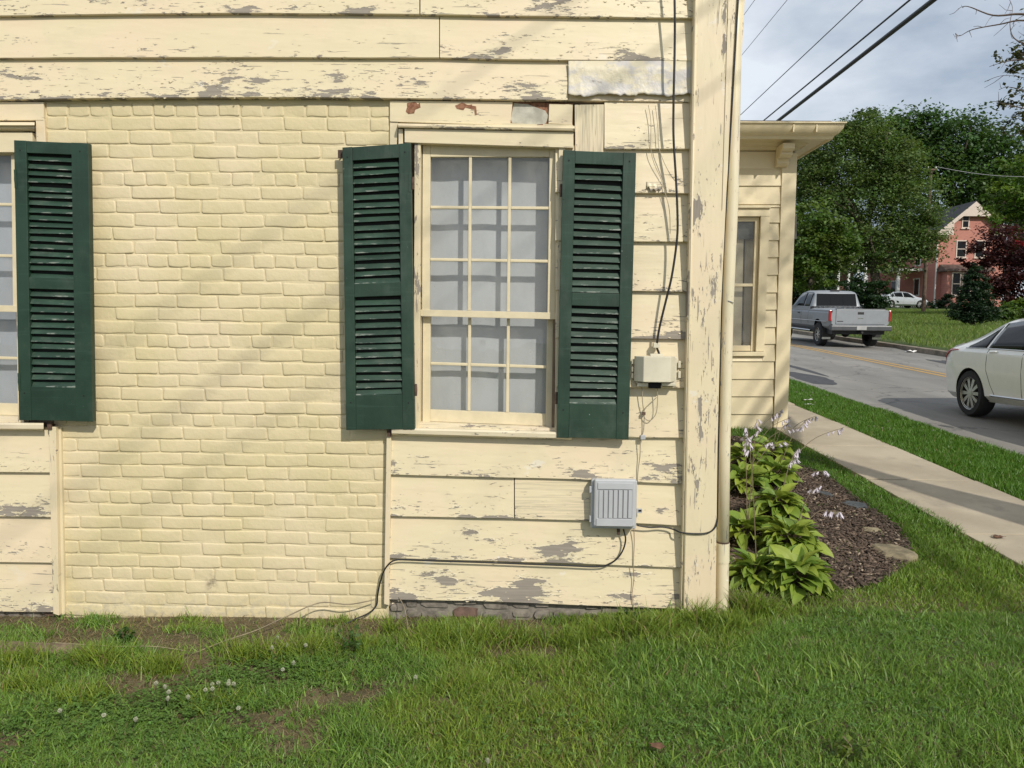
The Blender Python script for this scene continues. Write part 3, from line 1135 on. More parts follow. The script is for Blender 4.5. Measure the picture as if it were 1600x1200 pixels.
# paint hanging off in a sheet under the second row
cv, cf = [], []
for i in range(13):
    px = 1010 + 26 * i / 12
    for j in range(6):
        v = j / 5
        py = 284 + (300 - 284 - 5 * abs(math.sin(i * 0.9)) - (4 if i < 3 or i > 10 else 0)) * v
        y = -0.0315 - 0.002 * v - 0.022 * v ** 2.5 * (0.35 + 0.65 * float(vnoise(np.array(i * 0.7), np.array(2.0), 3)))
        p = P(px, py, y)
        cv.append((p.x, y, p.z))
for i in range(12):
    for j in range(5):
        cf.append((i * 6 + j, (i + 1) * 6 + j, (i + 1) * 6 + j + 1, i * 6 + j + 1))
o = MB().add(cv, cf).build('hanging_paint', M_BOARD, house, smooth='all')
md = o.modifiers.new('thick', 'SOLIDIFY')
md.thickness = 0.0012

# --- siding under the window ----------------------------------------------------------------------
rw = [[(607, 674), (870, 684), (1068, 685.5)], [(607, 742), (803, 747), (900, 749), (1067, 757)], [(607, 807), (803, 811), (920, 814), (1066, 822)],
      [(606, 872.5), (900, 881), (1064, 887.5)], [(606, 937), (760, 940), (900, 946), (1063, 952)]]
clap(cut(rw[0], 607, 1067), cut(rw[1], 607, 1067), (0.66, 0, 0.3), seed=60)
clap(cut(rw[1], 607, 803), cut(rw[2], 607, 803), (0.65, 0, 0.8), seed=61)
clap(cut(rw[1], 804.5, 924), cut(rw[2], 804.5, 924), (0.68, 0.6, 0.1), seed=62, yt=-0.014)
clap(cut(rw[1], 924.7, 1066), cut(rw[2], 924.7, 1066), (0.56, 0, 0.1), seed=63)
clap(cut(rw[2], 606, 1065), cut(rw[3], 606, 1065), (0.66, 0, 0.7), seed=64)
clap(cut(rw[3], 606, 1063), cut(rw[4], 606, 1063), (0.74, 0, 0.3), seed=65)

# batten between brick and siding
plank((604, 675), (611, 675), (608, 946), (600, 944), -0.040, 0.0113, 'edge_batten', mat=M_VBOARD, color=(0.5, 0, 0.2))
# left side: batten, fillet, boards under the left window
plank((75.5, 667), (87, 667), (92, 962), (83, 959), -0.042, 0.0113, 'edge_batten', mat=M_VBOARD, color=(0.55, 0, 0.2))
plank((87.5, 668), (95, 668), (101, 960), (93, 962), -0.016, 0.0110, 'mortar_fillet', mat=M_TRIM2)
rl = [[(-420, 671), (78, 671)], [(-420, 734), (79, 739)], [(-420, 804), (81, 808.5)], [(-420, 874), (82.5, 880)], [(-420, 953), (84, 957)]]
for i in range(4):
    clap(rl[i], rl[i + 1], ((0.58, 0, 0.1), (0.66, 0, 0.1), (0.60, 0, 0.1), (0.72, 0, 0.1))[i], seed=80 + i)
plank((-420, 157), (68, 159), (68, 188), (-420, 188), -0.014, 0.0112, 'frieze_board', color=(0.36, 0, 0.1))
plank((55.5, 186.5), (69, 185.5), (71, 226), (57, 226), -0.012, 0.0110, 'frieze_block', color=(0.40, 0, 0.9))

# --- loose lips of paint standing off the boards ---------------------------------------------------
def paint_lips(spec, seed):
    r = random.Random(seed)
    m = MB()
    for (x0, x1, yt_, yb2, n, big) in spec:
        for _ in range(n):
            u, v = r.random(), r.random() ** 0.6
            px = x0 + (x1 - x0) * u
            py = yt_ + (yb2 - yt_) * (0.35 + 0.62 * v)
            fr = (py - yt_) / (yb2 - yt_)
            y = -0.0112 - 0.024 * fr
            c = P(px, py, y)
            w, h, out = r.uniform(0.007, 0.020) * big, r.uniform(0.0025, 0.006) * big, r.uniform(0.002, 0.006) * big
            k = 5
            vs, fs = [], []
            for i in range(k + 1):
                t = i / k
                e = math.sin(math.pi * t) ** 0.7 if 0 < i < k else 0.05
                e *= r.uniform(0.75, 1.1)
                x = c.x + (t - 0.5) * w
                sk = r.uniform(-0.0006, 0.0006)
                vs += [(x, y - 0.0004, c.z + sk), (x, y - out * e * 0.35, c.z - h * e * 0.6 + sk), (x, y - out * e, c.z - h * e + sk)]
            for i in range(k):
                for j in range(2):
                    fs.append((i * 3 + j, (i + 1) * 3 + j, (i + 1) * 3 + j + 1, i * 3 + j + 1))
            m.add(vs, fs)
    o = m.build('paint_lips', M_TRIM2, house, smooth='all')
    o['kind'] = 'stuff'
    o['label'] = 'curled lips of loose paint on the clapboards'


paint_lips([(0, 885, 91, 155, 95, 1.25), (0, 650, -40, 23, 22, 1.0), (660, 1080, -40, 26, 26, 1.1), (690, 1080, 26, 94, 22, 1.0), (0, 680, 25, 90, 14, 0.8),
            (985, 1075, 380, 455, 10, 0.9), (985, 1072, 458, 530, 18, 1.0), (985, 1070, 532, 606, 6, 0.9), (612, 1060, 684, 747, 26, 0.9), (612, 800, 748, 808, 14, 0.9), (806, 920, 750, 811, 10, 0.9),
            (612, 1060, 812, 880, 26, 0.9), (612, 1058, 884, 944, 26, 1.0), (0, 76, 675, 737, 6, 0.9), (0, 78, 740, 806, 10, 1.0), (0, 80, 810, 878, 8, 1.0), (0, 82, 882, 955, 9, 1.0)], 5)

# --- windows ---------------------------------------------------------------------------------------


def quad_map(tl, tr, br, bl, y0=0.02):
    a, b, c, d = (P(*q, y0) for q in (tl, tr, br, bl))

    def f(u, v, y):
        t = a.lerp(b, u)
        s = d.lerp(c, u)
        p = t.lerp(s, v)
        return (p.x, y, p.z)
    return f


def qbox(f, u0, u1, v0, v1, yf, yb, name, mat, parent, bevel=0.0015, color=None):
    q = [(u0, v1), (u1, v1), (u1, v0), (u0, v0)]
    return MB().hexa([f(u, v, yf) for u, v in q], [f(u, v, yb) for u, v in q]).build(name, mat, parent, bevel=bevel, color=color)


def glazing(f, wn, curtain_mat):
    us = [0, 0.335, 0.668, 1.0]
    su, sl = 0.066, 0.070
    # upper sash: nine panes, nearer the street; lower sash: six panes, set back
    yu, yl = 0.010, 0.046
    qbox(f, -su, -0.001, -0.045, 0.612, yu, yu + 0.033, 'sash_stile', M_SASH, wn)
    qbox(f, 1.001, 1 + su, -0.045, 0.612, yu, yu + 0.033, 'sash_stile', M_SASH, wn)
    qbox(f, 0, 1, -0.045, -0.001, yu, yu + 0.033, 'sash_rail', M_SASH, wn)
    qbox(f, -su - 0.01, 1 + su + 0.01, 0.596, 0.622, yu - 0.006, yu + 0.033, 'meeting_rail', M_SASH, wn)
    qbox(f, -su, 0.0, 0.623, 1.05, yl, yl + 0.033, 'sash_stile', M_SASH, wn)
    qbox(f, 1.0, 1 + su, 0.623, 1.05, yl, yl + 0.033, 'sash_stile', M_SASH, wn)
    qbox(f, 0.0005, 0.9995, 1.0, 1.048, yl, yl + 0.033, 'sash_rail', M_SASH, wn)
    m = 0.013
    vu = [0.0, 0.193, 0.397, 0.596]
    vl = [0.623, 0.812, 1.0]
    for k in (1, 2):
        qbox(f, us[k] - m, us[k] + m, 0.0, 0.595, yu + 0.003, yu + 0.028, 'muntin', M_SASH, wn, 0.003)
        qbox(f, us[k] - m, us[k] + m, 0.623, 0.9995, yl + 0.003, yl + 0.028, 'muntin', M_SASH, wn, 0.003)
    for v in vu[1:3]:
        for k in range(3):
            qbox(f, us[k] + m * (k > 0), us[k + 1] - m * (k < 2), v - 0.0058, v + 0.0058, yu + 0.004, yu + 0.027, 'muntin', M_SASH, wn, 0.003)
    for k in range(3):
        qbox(f, us[k] + m * (k > 0), us[k + 1] - m * (k < 2), vl[1] - 0.0058, vl[1] + 0.0058, yl + 0.004, yl + 0.027, 'muntin', M_SASH, wn, 0.003)
    for (vv, yy) in ((vu, yu), (vl, yl)):
        for j in range(len(vv) - 1):
            for k in range(3):
                t = random.uniform(-0.0012, 0.0012)
                g = [f(us[k], vv[j + 1], yy + 0.016 + t), f(us[k + 1], vv[j + 1], yy + 0.016 - t), f(us[k + 1], vv[j], yy + 0.016 - t), f(us[k], vv[j], yy + 0.016 + t)]
                MB().add(g, [(0, 1, 2, 3)]).build('pane', M_GLASS, wn)
    # curtain: softly rippled cloth behind the sashes
    vs, fs = [], []
    n = 60
    for i in range(n + 1):
        u = -0.09 + 1.18 * i / n
        for j, v in enumerate((-0.08, 0.2, 0.45, 0.7, 0.9, 1.08)):
            x, y, z = f(u, v, 0.124)
            vs.append((x, y + 0.0012 * math.sin(u * 23 + v * 1.1) + 0.002 * math.sin(u * 9.5 + 1.0 + v), z))
    for i in range(n):
        for j in range(5):
            fs.append((i * 6 + j, (i + 1) * 6 + j, (i + 1) * 6 + j + 1, i * 6 + j + 1))
    MB().add(vs, fs).build('curtain', curtain_mat, wn, smooth='all')


def reveal(f, wn, ul, ur, vt, vb):
    """jambs and head of the opening"""
    qbox(f, ul - 0.05, ul, vt, vb, -0.028, 0.17, 'jamb', M_VBOARD, wn, color=(0.62, 0.1, 0.2, 1))
    qbox(f, ur, ur + 0.05, vt, vb, -0.028, 0.17, 'jamb', M_VBOARD, wn, color=(0.60, 0.1, 0.2, 1))
    qbox(f, ul - 0.05, ur + 0.05, vt - 0.06, vt - 0.0005, -0.005, 0.17, 'head_jamb', M_BOARD, wn, color=(0.3, 0, 0, 1))


fm = quad_map((673, 246), (858.5, 246), (853, 648), (671, 641))
glazing(fm, win, M_CURT)
reveal(fm, win, -0.075, 1.075, -0.05, 1.075)
qbox(fm, -0.078, 1.078, 1.049, 1.076, -0.012, 0.10, 'sub_sill', M_WEATHER, win, color=(0.80, 0.5, 0.2, 1))
ps = [(672, 679.5, 0.011), (666.5, 674.5, -0.010), (668, 676, -0.064), (671, 679, -0.070), (677, 685, -0.068), (679.5, 687, -0.056), (680.5, 688, 0.011)]
mould(ps, 612, 893, 'window_sill', M_WEATHER, (0.70, 0.2, 0.3), win)

winl = empty('window', tuple(P(-90, 660, 0.03)))
adopt(winl, house)
winl['label'] = 'window at the left edge, mostly hidden by frame and shutter'
fl = quad_map((-168, 241), (19, 243), (24, 632), (-158, 627))
M_CURT2 = plain('grey_curtain', (0.42, 0.43, 0.46), 0.9, 0.08, 3.0, 0.1, 30)
glazing(fl, winl, M_CURT2)
reveal(fl, winl, -0.075, 1.072, -0.05, 1.075)
qbox(fl, -0.078, 1.075, 1.049, 1.076, -0.012, 0.10, 'sub_sill', M_WEATHER, winl, color=(0.5, 0.2, 0.2, 1))
mould([(660, 663, 0.011), (657, 660, -0.010), (658, 661, -0.064), (661, 664, -0.070), (668, 670, -0.068), (670, 672, -0.056), (671, 673, 0.011)], -420, 68, 'window_sill', M_WEATHER, (0.45, 0, 0.2), winl)
mould([(190, 190.5, 0.010), (191, 191.5, -0.050), (195, 195.5, -0.058), (197, 197.5, -0.040), (200, 200.5, -0.042), (204.5, 205, -0.022), (205.5, 206, 0.010)], -420, 54, 'drip_cap', M_BOARD, (0.50, 0, 0.1), winl)
plank((-420, 206), (50, 206.8), (51, 238), (-420, 236), -0.024, 0.0115, 'head_casing', color=(0.36, 0, 0.1), parent=winl)

# --- shutters -----------------------------------------------------------------------------------------


def shutter(tl, tr, br, bl, label, vs, nu, nl, sl, sr, yf, lean=0.0, hinge='r'):
    """louvred shutter: vs = (louvre1 top, louvre1 bottom, louvre2 top, louvre2 bottom) as fractions of its height"""
    f0 = quad_map(tl, tr, br, bl, yf)

    def f(u, v, y):
        p = f0(u, v, y)
        return (p[0], y + lean * (u - 0.5), p[2])
    base = f(0.5, 1, yf)
    root = empty('shutter', base)
    adopt(root, house)
    root['label'] = label
    th = 0.032
    qbox(f, 0, sl, 0, 1, yf, yf + th, 'stile', M_GREEN, root, 0.002)
    qbox(f, 1 - sr, 1, 0, 1, yf, yf + th, 'stile', M_GREEN, root, 0.002)
    e = 0.0012
    qbox(f, sl + e, 1 - sr - e, 0.001, vs[0], yf + 0.0015, yf + th - 0.002, 'rail', M_GREEN, root)
    qbox(f, sl + e, 1 - sr - e, vs[1], vs[2], yf + 0.0015, yf + th - 0.002, 'rail', M_GREEN, root)
    qbox(f, sl + e, 1 - sr - e, vs[3], 0.999, yf + 0.0015, yf + th - 0.002, 'rail', M_GREEN, root)
    for (a, b, n) in ((vs[0], vs[1], nu), (vs[2], vs[3], nl)):
        pitch = (b - a) / n
        for k in range(n):
            vt = a + pitch * (k + 0.36)
            vb = a + pitch * (k + 1.02)
            jt = random.uniform(-0.10, 0.10) * pitch
            sk = random.uniform(-0.10, 0.10) * pitch
            y0, y1 = yf + 0.005 + random.uniform(0, 0.002), yf + 0.021
            tk = 0.0065
            u0, u1 = sl + e, 1 - sr - e
            fr = [f(u0, vb + jt, y0), f(u1, vb + jt + sk, y0), f(u1, vt + jt + sk, y1), f(u0, vt + jt, y1)]
            bk = [(x, y + tk, z + 0.001) for x, y, z in fr]
            MB().hexa(fr, bk).build('slat', M_SLAT, root, bevel=0.0012)
    # dark sheet added behind the louvres, standing in for the shade in the gaps
    qbox(f, sl + e, 1 - sr - e, vs[0] - 0.01, vs[3] + 0.01, yf + th - 0.0015, yf + th + 0.001, 'gap_shade_sheet', M_DARK, root, 0)
    uh = 1.0 if hinge == 'r' else 0.0
    du = 0.045
    for v in (0.135, 0.86):
        p = f(uh + (du if hinge == 'r' else -du) * 0.3, v, yf + 0.018)
        MB().lathe([(0.001, -0.03), (0.007, -0.03), (0.0085, 0), (0.007, 0.03), (0.001, 0.03)], p, 'z', 8).build('hinge', M_IRON, root)
        q = f(uh, v, yf - 0.001)
        s = -1 if hinge == 'r' else 1
        MB().box(min(q[0], q[0] + s * 0.012), max(q[0], q[0] + s * 0.012), yf - 0.0028 + lean * (uh - 0.5), yf + 0.003, q[2] - 0.045, q[2] + 0.045).build('hinge_leaf', M_GREEN, root)
    for (u, v) in ((sl * 0.5, 0.035), (1 - sr * 0.5, 0.03), (sl * 0.5, 0.90), (1 - sr * 0.5, 0.905)):
        p = f(u, v, yf - 0.001)
        MB().lathe([(0.0005, 0), (0.0042, 0.0), (0.0042, 0.003)], p, 'y', 8).build('peg', M_DARK, root)
    return root


shutter((535, 230.5), (641.5, 223), (648, 671), (541, 672), 'louvred dark green shutter left of the main window', (0.047, 0.476, 0.523, 0.874), 16, 13, 0.145, 0.175, -0.078, 0.006, 'r')
shutter((880, 234), (994, 239), (982, 686.5), (870, 684), 'louvred dark green shutter right of the main window, slightly sagging', (0.044, 0.486, 0.531, 0.876), 16, 13, 0.165, 0.175, -0.080, -0.006, 'l')
shutter((22, 219), (137.5, 223.5), (144.5, 659), (30, 656.5), 'louvred dark green shutter at the left edge of the photo', (0.042, 0.480, 0.521, 0.876), 17, 13, 0.165, 0.23, -0.080, 0.004, 'l')
# holdback on the brick beside the left shutter, slab-hooks under the shutters
def hook(px, py, nm='shutter_dog'):
    p = P(px, py, -0.02)
    m = MB().tube([(p.x, 0.0, p.z), (p.x, -0.040, p.z)], 0.005, 6)
    m.box(p.x - 0.009, p.x + 0.012, -0.050, -0.040, p.z - 0.020, p.z + 0.018)
    return m.build(nm, M_IRON, house)


hook(533, 242)
hook(82, 664)
hook(609, 675)

# --- corner board, downspout, foundation -----------------------------------------------------------------
crn = [(-300, 1091, 1168), (0, 1085.5, 1152.5), (150, 1082, 1144.5), (300, 1079, 1135), (480, 1075, 1126.5), (700, 1070, 1121), (957, 1064, 1118)]
m = MB()
for (ya, la, ra), (yb_, lb_, rb_) in zip(crn[:-1], crn[1:]):
    q = [P(lb_, yb_, -0.075), P(rb_, yb_, -0.075), P(ra, ya, -0.075), P(la, ya, -0.075)]
    m.add([(v.x, -0.075, v.z) for v in q] + [(v.x, 0.011, v.z) for v in q], [(0, 1, 2, 3), (0, 3, 7, 4), (1, 5, 6, 2)])
m.build('corner_board', M_VBOARD, house, color=(0.67, 0, 0.3, 1))
ce = [P(1146, -300, -0.078), P(1166, -300, -0.078), P(1134, 300, -0.078), P(1128, 330, -0.078)]
MB().hexa([(v.x, -0.080, v.z) for v in (ce[3], ce[2], ce[1], ce[0])], [(v.x, -0.0755, v.z) for v in (ce[3], ce[2], ce[1], ce[0])]).build(
    'corner_bead', M_VBOARD, house, bevel=0.002, color=(0.55, 0, 0, 1))
bd = [P(1067.5, 0, -0.0755), P(1064.5, 955, -0.0755)]
MB().tube([P(1088.5, -40, -0.075), P(1078, 480, -0.075), P(1067, 950, -0.075)], 0.006, 8).build('corner_bead', M_VBOARD, house, smooth='all', color=(0.66, 0, 0.1, 1))
# the same corner seen from the street
MB().hexa([(XF - 0.02, 0.0112, -0.05), (XF - 0.02, 0.15, -0.05), (XF + 0.06, 0.15, 3.6), (XF + 0.06, 0.0112, 3.6)],
          [(XF - 0.08, 0.0112, -0.05), (XF - 0.08, 0.15, -0.05), (XF - 0.03, 0.15, 3.6), (XF - 0.03, 0.0112, 3.6)]).build('corner_board', M_VBOARD, house, color=(0.5, 0, 0.2, 1), bevel=0.002)

ds = empty('downspout', tuple(P(1129, 950, 0.04)))
adopt(ds, house)
ds['label'] = 'round cream downspout on the house corner'
pts = [P(1153, -60, 0.045), P(1149, 60, 0.03), P(1144.5, 300, 0.01), P(1136.5, 480, 0.0), P(1131.5, 700, 0.0), P(1129.5, 850, 0.0)]
MB().tube(pts, 0.0305, 20).build('pipe', M_PIPE, ds, smooth='all', color=(0.57, 0, 0.2, 1))
MB().tube([P(1129.3, 848, 0.0), P(1129, 878, 0.0)], 0.0345, 20).build('coupling', M_PIPE, ds, smooth=True, color=(0.52, 0, 0.5, 1))
MB().tube([P(1129, 876, 0.0), P(1128.5, 960, 0.0)], 0.0318, 20).build('pipe', M_PIPE, ds, smooth=True, color=(0.47, 0, 0.9, 1))
MB().tube([P(1129.4, 845.5, 0.0), P(1129.4, 848.3, 0.0)], 0.0322, 20).build('rust_ring', M_IRON, ds, smooth=True)
MB().tube([P(1138, 470, -0.032), P(1147, 473, -0.03)], 0.003, 6).build('strap_nail', M_PIPE, ds)

M_FSTONE = plain('foundation_stone', (0.20, 0.175, 0.145), 0.9, 0.45, 14.0, 0.8, 40)
M_FBRICK = plain('foundation_brick', (0.135, 0.085, 0.066), 0.9, 0.4, 14.0, 0.8, 40)


def rubble(px0, px1, pt, pb, seed):
    r = random.Random(seed)
    fnd = MB()
    a, b = P(px0, pt, 0.006), P(px1, pb + 60, 0.006)
    fnd.box(a.x, b.x, 0.006, 0.0119, b.z, a.z + 0.05)
    fo = fnd.build('foundation', plain('old_mortar', (0.20, 0.18, 0.15), 0.95, 0.3, 20, 0.6, 50), house)
    x = a.x
    while x < b.x - 0.03:
        w = r.uniform(0.06, 0.17)
        z = a.z + 0.045
        while z > b.z + 0.07:
            h = r.uniform(0.045, 0.085)
            n = 9
            cx, cz = x + w / 2, z - h / 2
            outline = []
            for k in range(n):
                an = 2 * math.pi * k / n + r.uniform(-0.15, 0.15)
                ex = max(-1, min(1, 1.35 * math.cos(an)))
                ez = max(-1, min(1, 1.35 * math.sin(an)))
                outline.append((cx + ex * (w / 2 - 0.006) * r.uniform(0.88, 1), cz + ez * (h / 2 - 0.005) * r.uniform(0.86, 1)))
            y = r.uniform(-0.010, -0.002)
            vs = [(p[0], 0.007, p[1]) for p in outline] + [(cx + (p[0] - cx) * 0.9, y, cz + (p[1] - cz) * 0.86) for p in outline] + [(cx, y - 0.003, cz)]
            fs = [(k, (k + 1) % n, n + (k + 1) % n, n + k) for k in range(n)] + [(n + k, n + (k + 1) % n, 2 * n) for k in range(n)]
            MB().add(vs, fs).build('stone', M_FBRICK if r.random() < 0.22 else M_FSTONE, fo, smooth=True)
            z -= h
        x += w


rubble(607, 1066, 940, 985, 4)
rubble(-300, 92, 957, 1000, 9)

# ================================================================== THE FRONT WING
WY = 5.45
wing = empty('bay_wing', (2.0, WY, gzf(2.0, WY)))
tag(wing, 'small cream clapboard wing with bracketed cornice beside the sidewalk', 'house wing')
M_WB = plain('cream_wing_board', (0.645, 0.555, 0.365), 0.5, 0.07, 2.5, 0.15, 30)


def wq(px, py, y=None):
    p = P(px, py, WY if y is None else y)
    return p


def wedge(x0, x1, yb_px, yt_px, name='clapboard'):
    a, b, c, d = wq(x0, yb_px), wq(x1, yb_px), wq(x1, yt_px), wq(x0, yt_px)
    f = [(a.x, WY - 0.022, a.z), (b.x, WY - 0.022, b.z), (c.x, WY - 0.004, c.z), (d.x, WY - 0.004, d.z)]
    k = [(v[0], WY + 0.02, v[2]) for v in f]
    return MB().hexa(f, k).build(name, M_WB, wing)


WX0 = 0.97
WXC = wq(1240, 300).x
zbot = gzf(2.5, WY) - 0.05
wtop = wq(1200, 240).z
MB().box(WX0, WXC - 0.05, WY + 0.021, WY + 0.12, zbot, wq(1200, 553).z).box(WX0, WXC - 0.05, WY + 0.0212, WY + 0.12, wq(1200, 325).z, wtop + 0.3).box(
    wq(1189, 440).x, WXC - 0.05, WY + 0.0214, WY + 0.12, wq(1200, 553).z + 0.001, wq(1200, 325).z - 0.001).box(
    WX0, wq(1066, 440).x, WY + 0.0216, WY + 0.12, wq(1200, 553).z + 0.001, wq(1200, 325).z - 0.001).build('wall_core', M_WB, wing)
MB().box(WXC - 0.13, WXC - 0.012, WY + 0.122, WY + 3.4, zbot, wtop + 0.3).build('street_wall', M_WB, wing)
for (t, b) in ((263, 290.5), (290.5, 319.5)):
    wedge(952, 1221, b, t)
wedge(952, 1219, 324, 319.5)
ed = [319.5, 348, 375.3, 402, 429.6, 457, 483.8, 511, 537.3, 564]
for t, b in zip(ed[:-1], ed[1:]):
    wedge(952, 1052, b, t)
    wedge(1200 - (b - 320) * 0.038, 1219 - (b - 320) * 0.036, b, t)
wedge(952, 1209.5, 564.3, 556.5)
for t, b in ((564, 592), (592, 619), (619, 646.6), (646.6, 676)):
    wedge(952, 1210 - (b - 560) * 0.03, b, t)
# corner board of the wing (faces both ways)
c0, c1, c2, c3 = wq(1221.5, 240), wq(1244.5, 240), wq(1228.5, 678), wq(1207, 678)
MB().hexa([(v.x, WY - 0.034, v.z) for v in (c3, c2, c1, c0)], [(v.x, WY + 0.14, v.z) for v in (c3, c2, c1, c0)]).build('corner_board', M_TRIM2, wing, bevel=0.004)
# frieze
a, b = wq(952, 263), wq(1221, 263)
MB().box(a.x, b.x, WY - 0.014, WY + 0.02, a.z + 0.001, wtop + 0.02).build('frieze_board', M_TRIM2, wing)
# cornice: soffit, fascia and moulded gutter running along this side and round the corner
zt_ = wq(1240, 236).z
ov = 0.50
yo = WY - ov
ztop = P(1240, 193, yo).z
zs = ztop - 0.125
prof = [(0.0, zt_ - 0.005), (0.05, zt_ + 0.004), (0.06, zt_ + 0.03), (0.10, zt_ + 0.05), (0.115, zs - 0.03), (0.14, zs - 0.004), (0.36, zs), (0.365, zs - 0.018), (0.385, zs - 0.018), (0.40, zs + 0.012), (0.45, zs + 0.035), (0.49, zs + 0.085), (0.50, ztop), (0.52, ztop + 0.004), (0.52, ztop + 0.018), (0.0, ztop + 0.05)]
XC = WXC + 0.0
cvs, cfs = [], []
n = len(prof)
for (o_, z) in prof:
    cvs.append((WX0, WY - o_, z))
for (o_, z) in prof:
    cvs.append((XC + o_ * 0.74, WY - o_, z))
for (o_, z) in prof:
    cvs.append((XC + o_ * 0.74, WY + 3.5, z))
for s in (0, 1):
    for k in range(n - 1):
        cfs.append((s * n + k, s * n + k + 1, (s + 1) * n + k + 1, (s + 1) * n + k))
cornice = MB().add(cvs, cfs).build('cornice', M_TRIM2, wing, smooth=True)
for px in (1152, 1240, 1276):
    p = P(px, 205, yo)
    MB().box(p.x - 0.006, p.x + 0.006, yo - 0.004, yo + 0.06, ztop - 0.09, ztop + 0.002).build('gutter_joint', M_TRIM2, cornice)
rv = [(WX0, WY - 0.52, ztop + 0.018), (XC + 0.24, WY - 0.50, ztop + 0.018), (XC + 0.24, WY + 3.5, ztop + 0.018), (WX0, WY + 3.5, ztop + 0.018),
      (WX0, WY - 0.5, ztop + 0.036), (XC + 0.22, WY - 0.48, ztop + 0.036), (XC - 0.3, WY + 3.5, ztop + 0.045), (WX0, WY + 3.5, ztop + 0.045)]
MB().add(rv, [(0, 1, 5, 4), (1, 2, 6, 5), (4, 5, 6, 7)]).build('roof', plain('dark_roof_edge', (0.12, 0.10, 0.08), 0.9), wing)
# scrolled bracket under the cornice
bp = wq(1210, 236)
bx0, bx1 = wq(1210.5, 240).x, wq(1226, 240).x
bz = bp.z
pro = [(0, 0.0), (0.20, 0.0), (0.20, -0.05), (0.175, -0.075), (0.165, -0.055), (0.15, -0.075), (0.15, -0.10), (0.115, -0.125), (0.075, -0.115), (0.06, -0.14), (0.065, -0.165), (0.04, -0.19), (0.0, -0.20)]
vs = [(bx0, WY - 0.030 - o_ * 1.35, bz + 0.03 + z * 1.15) for o_, z in pro] + [(bx1 + 0.02, WY - 0.030 - o_ * 1.35, bz + 0.03 + z * 1.15) for o_, z in pro]
k = len(pro)
MB().add(vs, [tuple(range(k)), tuple(range(2 * k - 1, k - 1, -1))] + [(i, (i + 1) % k, k + (i + 1) % k, k + i) for i in range(k)]).build('bracket', M_TRIM2, wing, bevel=0.004)
# window of the wing
ww = empty('window', tuple(wq(1120, 550)))
adopt(ww, wing)
plank_w = lambda x0, x1, y0, y1, yf, yb, nm, mat=M_TRIM2: MB().hexa(
    [(wq(x0[1], y1).x, yf, wq(x0[1], y1).z), (wq(x1[1], y1).x, yf, wq(x1[1], y1).z), (wq(x1[0], y0).x, yf, wq(x1[0], y0).z), (wq(x0[0], y0).x, yf, wq(x0[0], y0).z)],
    [(wq(x0[1], y1).x, yb, wq(x0[1], y1).z), (wq(x1[1], y1).x, yb, wq(x1[1], y1).z), (wq(x1[0], y0).x, yb, wq(x1[0], y0).z), (wq(x0[0], y0).x, yb, wq(x0[0], y0).z)]).build(nm, mat, ww, bevel=0.003)
plank_w((1054, 1054), (1201.5, 1201.5), 325.5, 338.5, WY - 0.034, WY + 0.02, 'head_casing')
plank_w((1052, 1052), (1202.5, 1202.5), 322, 325.8, WY - 0.062, WY + 0.02, 'drip_cap')
plank_w((1188, 1180), (1201.5, 1193), 338.6, 549, WY - 0.030, WY + 0.02, 'casing')
plank_w((1054, 1054), (1067, 1067), 338.6, 549, WY - 0.030, WY + 0.02, 'casing')
plank_w((1067.5, 1067.5), (1073.5, 1073.5), 339, 549, WY + 0.022, WY + 0.06, 'sash_stile')
plank_w((1181, 1174), (1187.5, 1180), 339, 549, WY + 0.022, WY + 0.06, 'sash_stile')
plank_w((1074, 1074), (1181, 1181), 339, 345.5, WY + 0.0222, WY + 0.06, 'sash_rail')
plank_w((1074, 1074), (1177, 1177), 443, 447.5, WY + 0.018, WY + 0.06, 'meeting_rail')
plank_w((1074, 1074), (1173.5, 1173.5), 540, 548.5, WY + 0.0225, WY + 0.06, 'sash_rail')
plank_w((1052, 1052), (1194, 1194), 549.5, 556, WY - 0.052, WY + 0.021, 'window_sill')
MB().add([tuple(wq(1072, 540, WY + 0.04)), tuple(wq(1175, 540, WY + 0.04)), tuple(wq(1183, 340, WY + 0.04)), tuple(wq(1072, 340, WY + 0.04))], [(0, 1, 2, 3)]).build('pane', mat_glass('wing_glass', (0.86, 0.88, 0.88), 1.3), ww)
M_BLIND = plain('pale_interior', (0.58, 0.50, 0.35), 0.8, 0.1)
plank_w((1064, 1064), (1098, 1100), 362, 545, WY + 0.16, WY + 0.18, 'interior_panel', M_BLIND)
plank_w((1150, 1148), (1168, 1164), 362, 545, WY + 0.16, WY + 0.18, 'interior_panel', M_BLIND)
plank_w((1172, 1168), (1196, 1190), 362, 545, WY + 0.20, WY + 0.22, 'interior_panel', M_BLIND)
plank_w((1100, 1100), (1250, 1250), 335, 372, WY + 0.11, WY + 0.13, 'interior_valance', plain('shade_grey', (0.10, 0.10, 0.09), 0.9))
MB().box(WX0 + 0.1, WXC - 0.14, WY + 0.9, WY + 0.95, zbot, wtop).build('interior_wall', plain('interior_dark', (0.10, 0.085, 0.065), 0.9), ww)
MB().box(WX0, WXC - 0.02, WY - 0.012, WY + 0.1, zbot - 0.3, wq(1200, 676).z - 0.002).build('foundation', M_FBRICK, wing)

# ================================================================== BOXES AND CABLES ON THE WALL
M_GREYPL = plain('grey_plastic', (0.43, 0.44, 0.455), 0.45, 0.05, 8.0, 0.12, 90)
M_GREYD = plain('grey_groove', (0.20, 0.20, 0.21), 0.7)
M_BEIGE = plain('beige_plastic', (0.60, 0.555, 0.43), 0.45, 0.08, 8.0, 0.1, 90)
M_THIN = plain('thin_beige_wire', (0.36, 0.31, 0.22), 0.7)


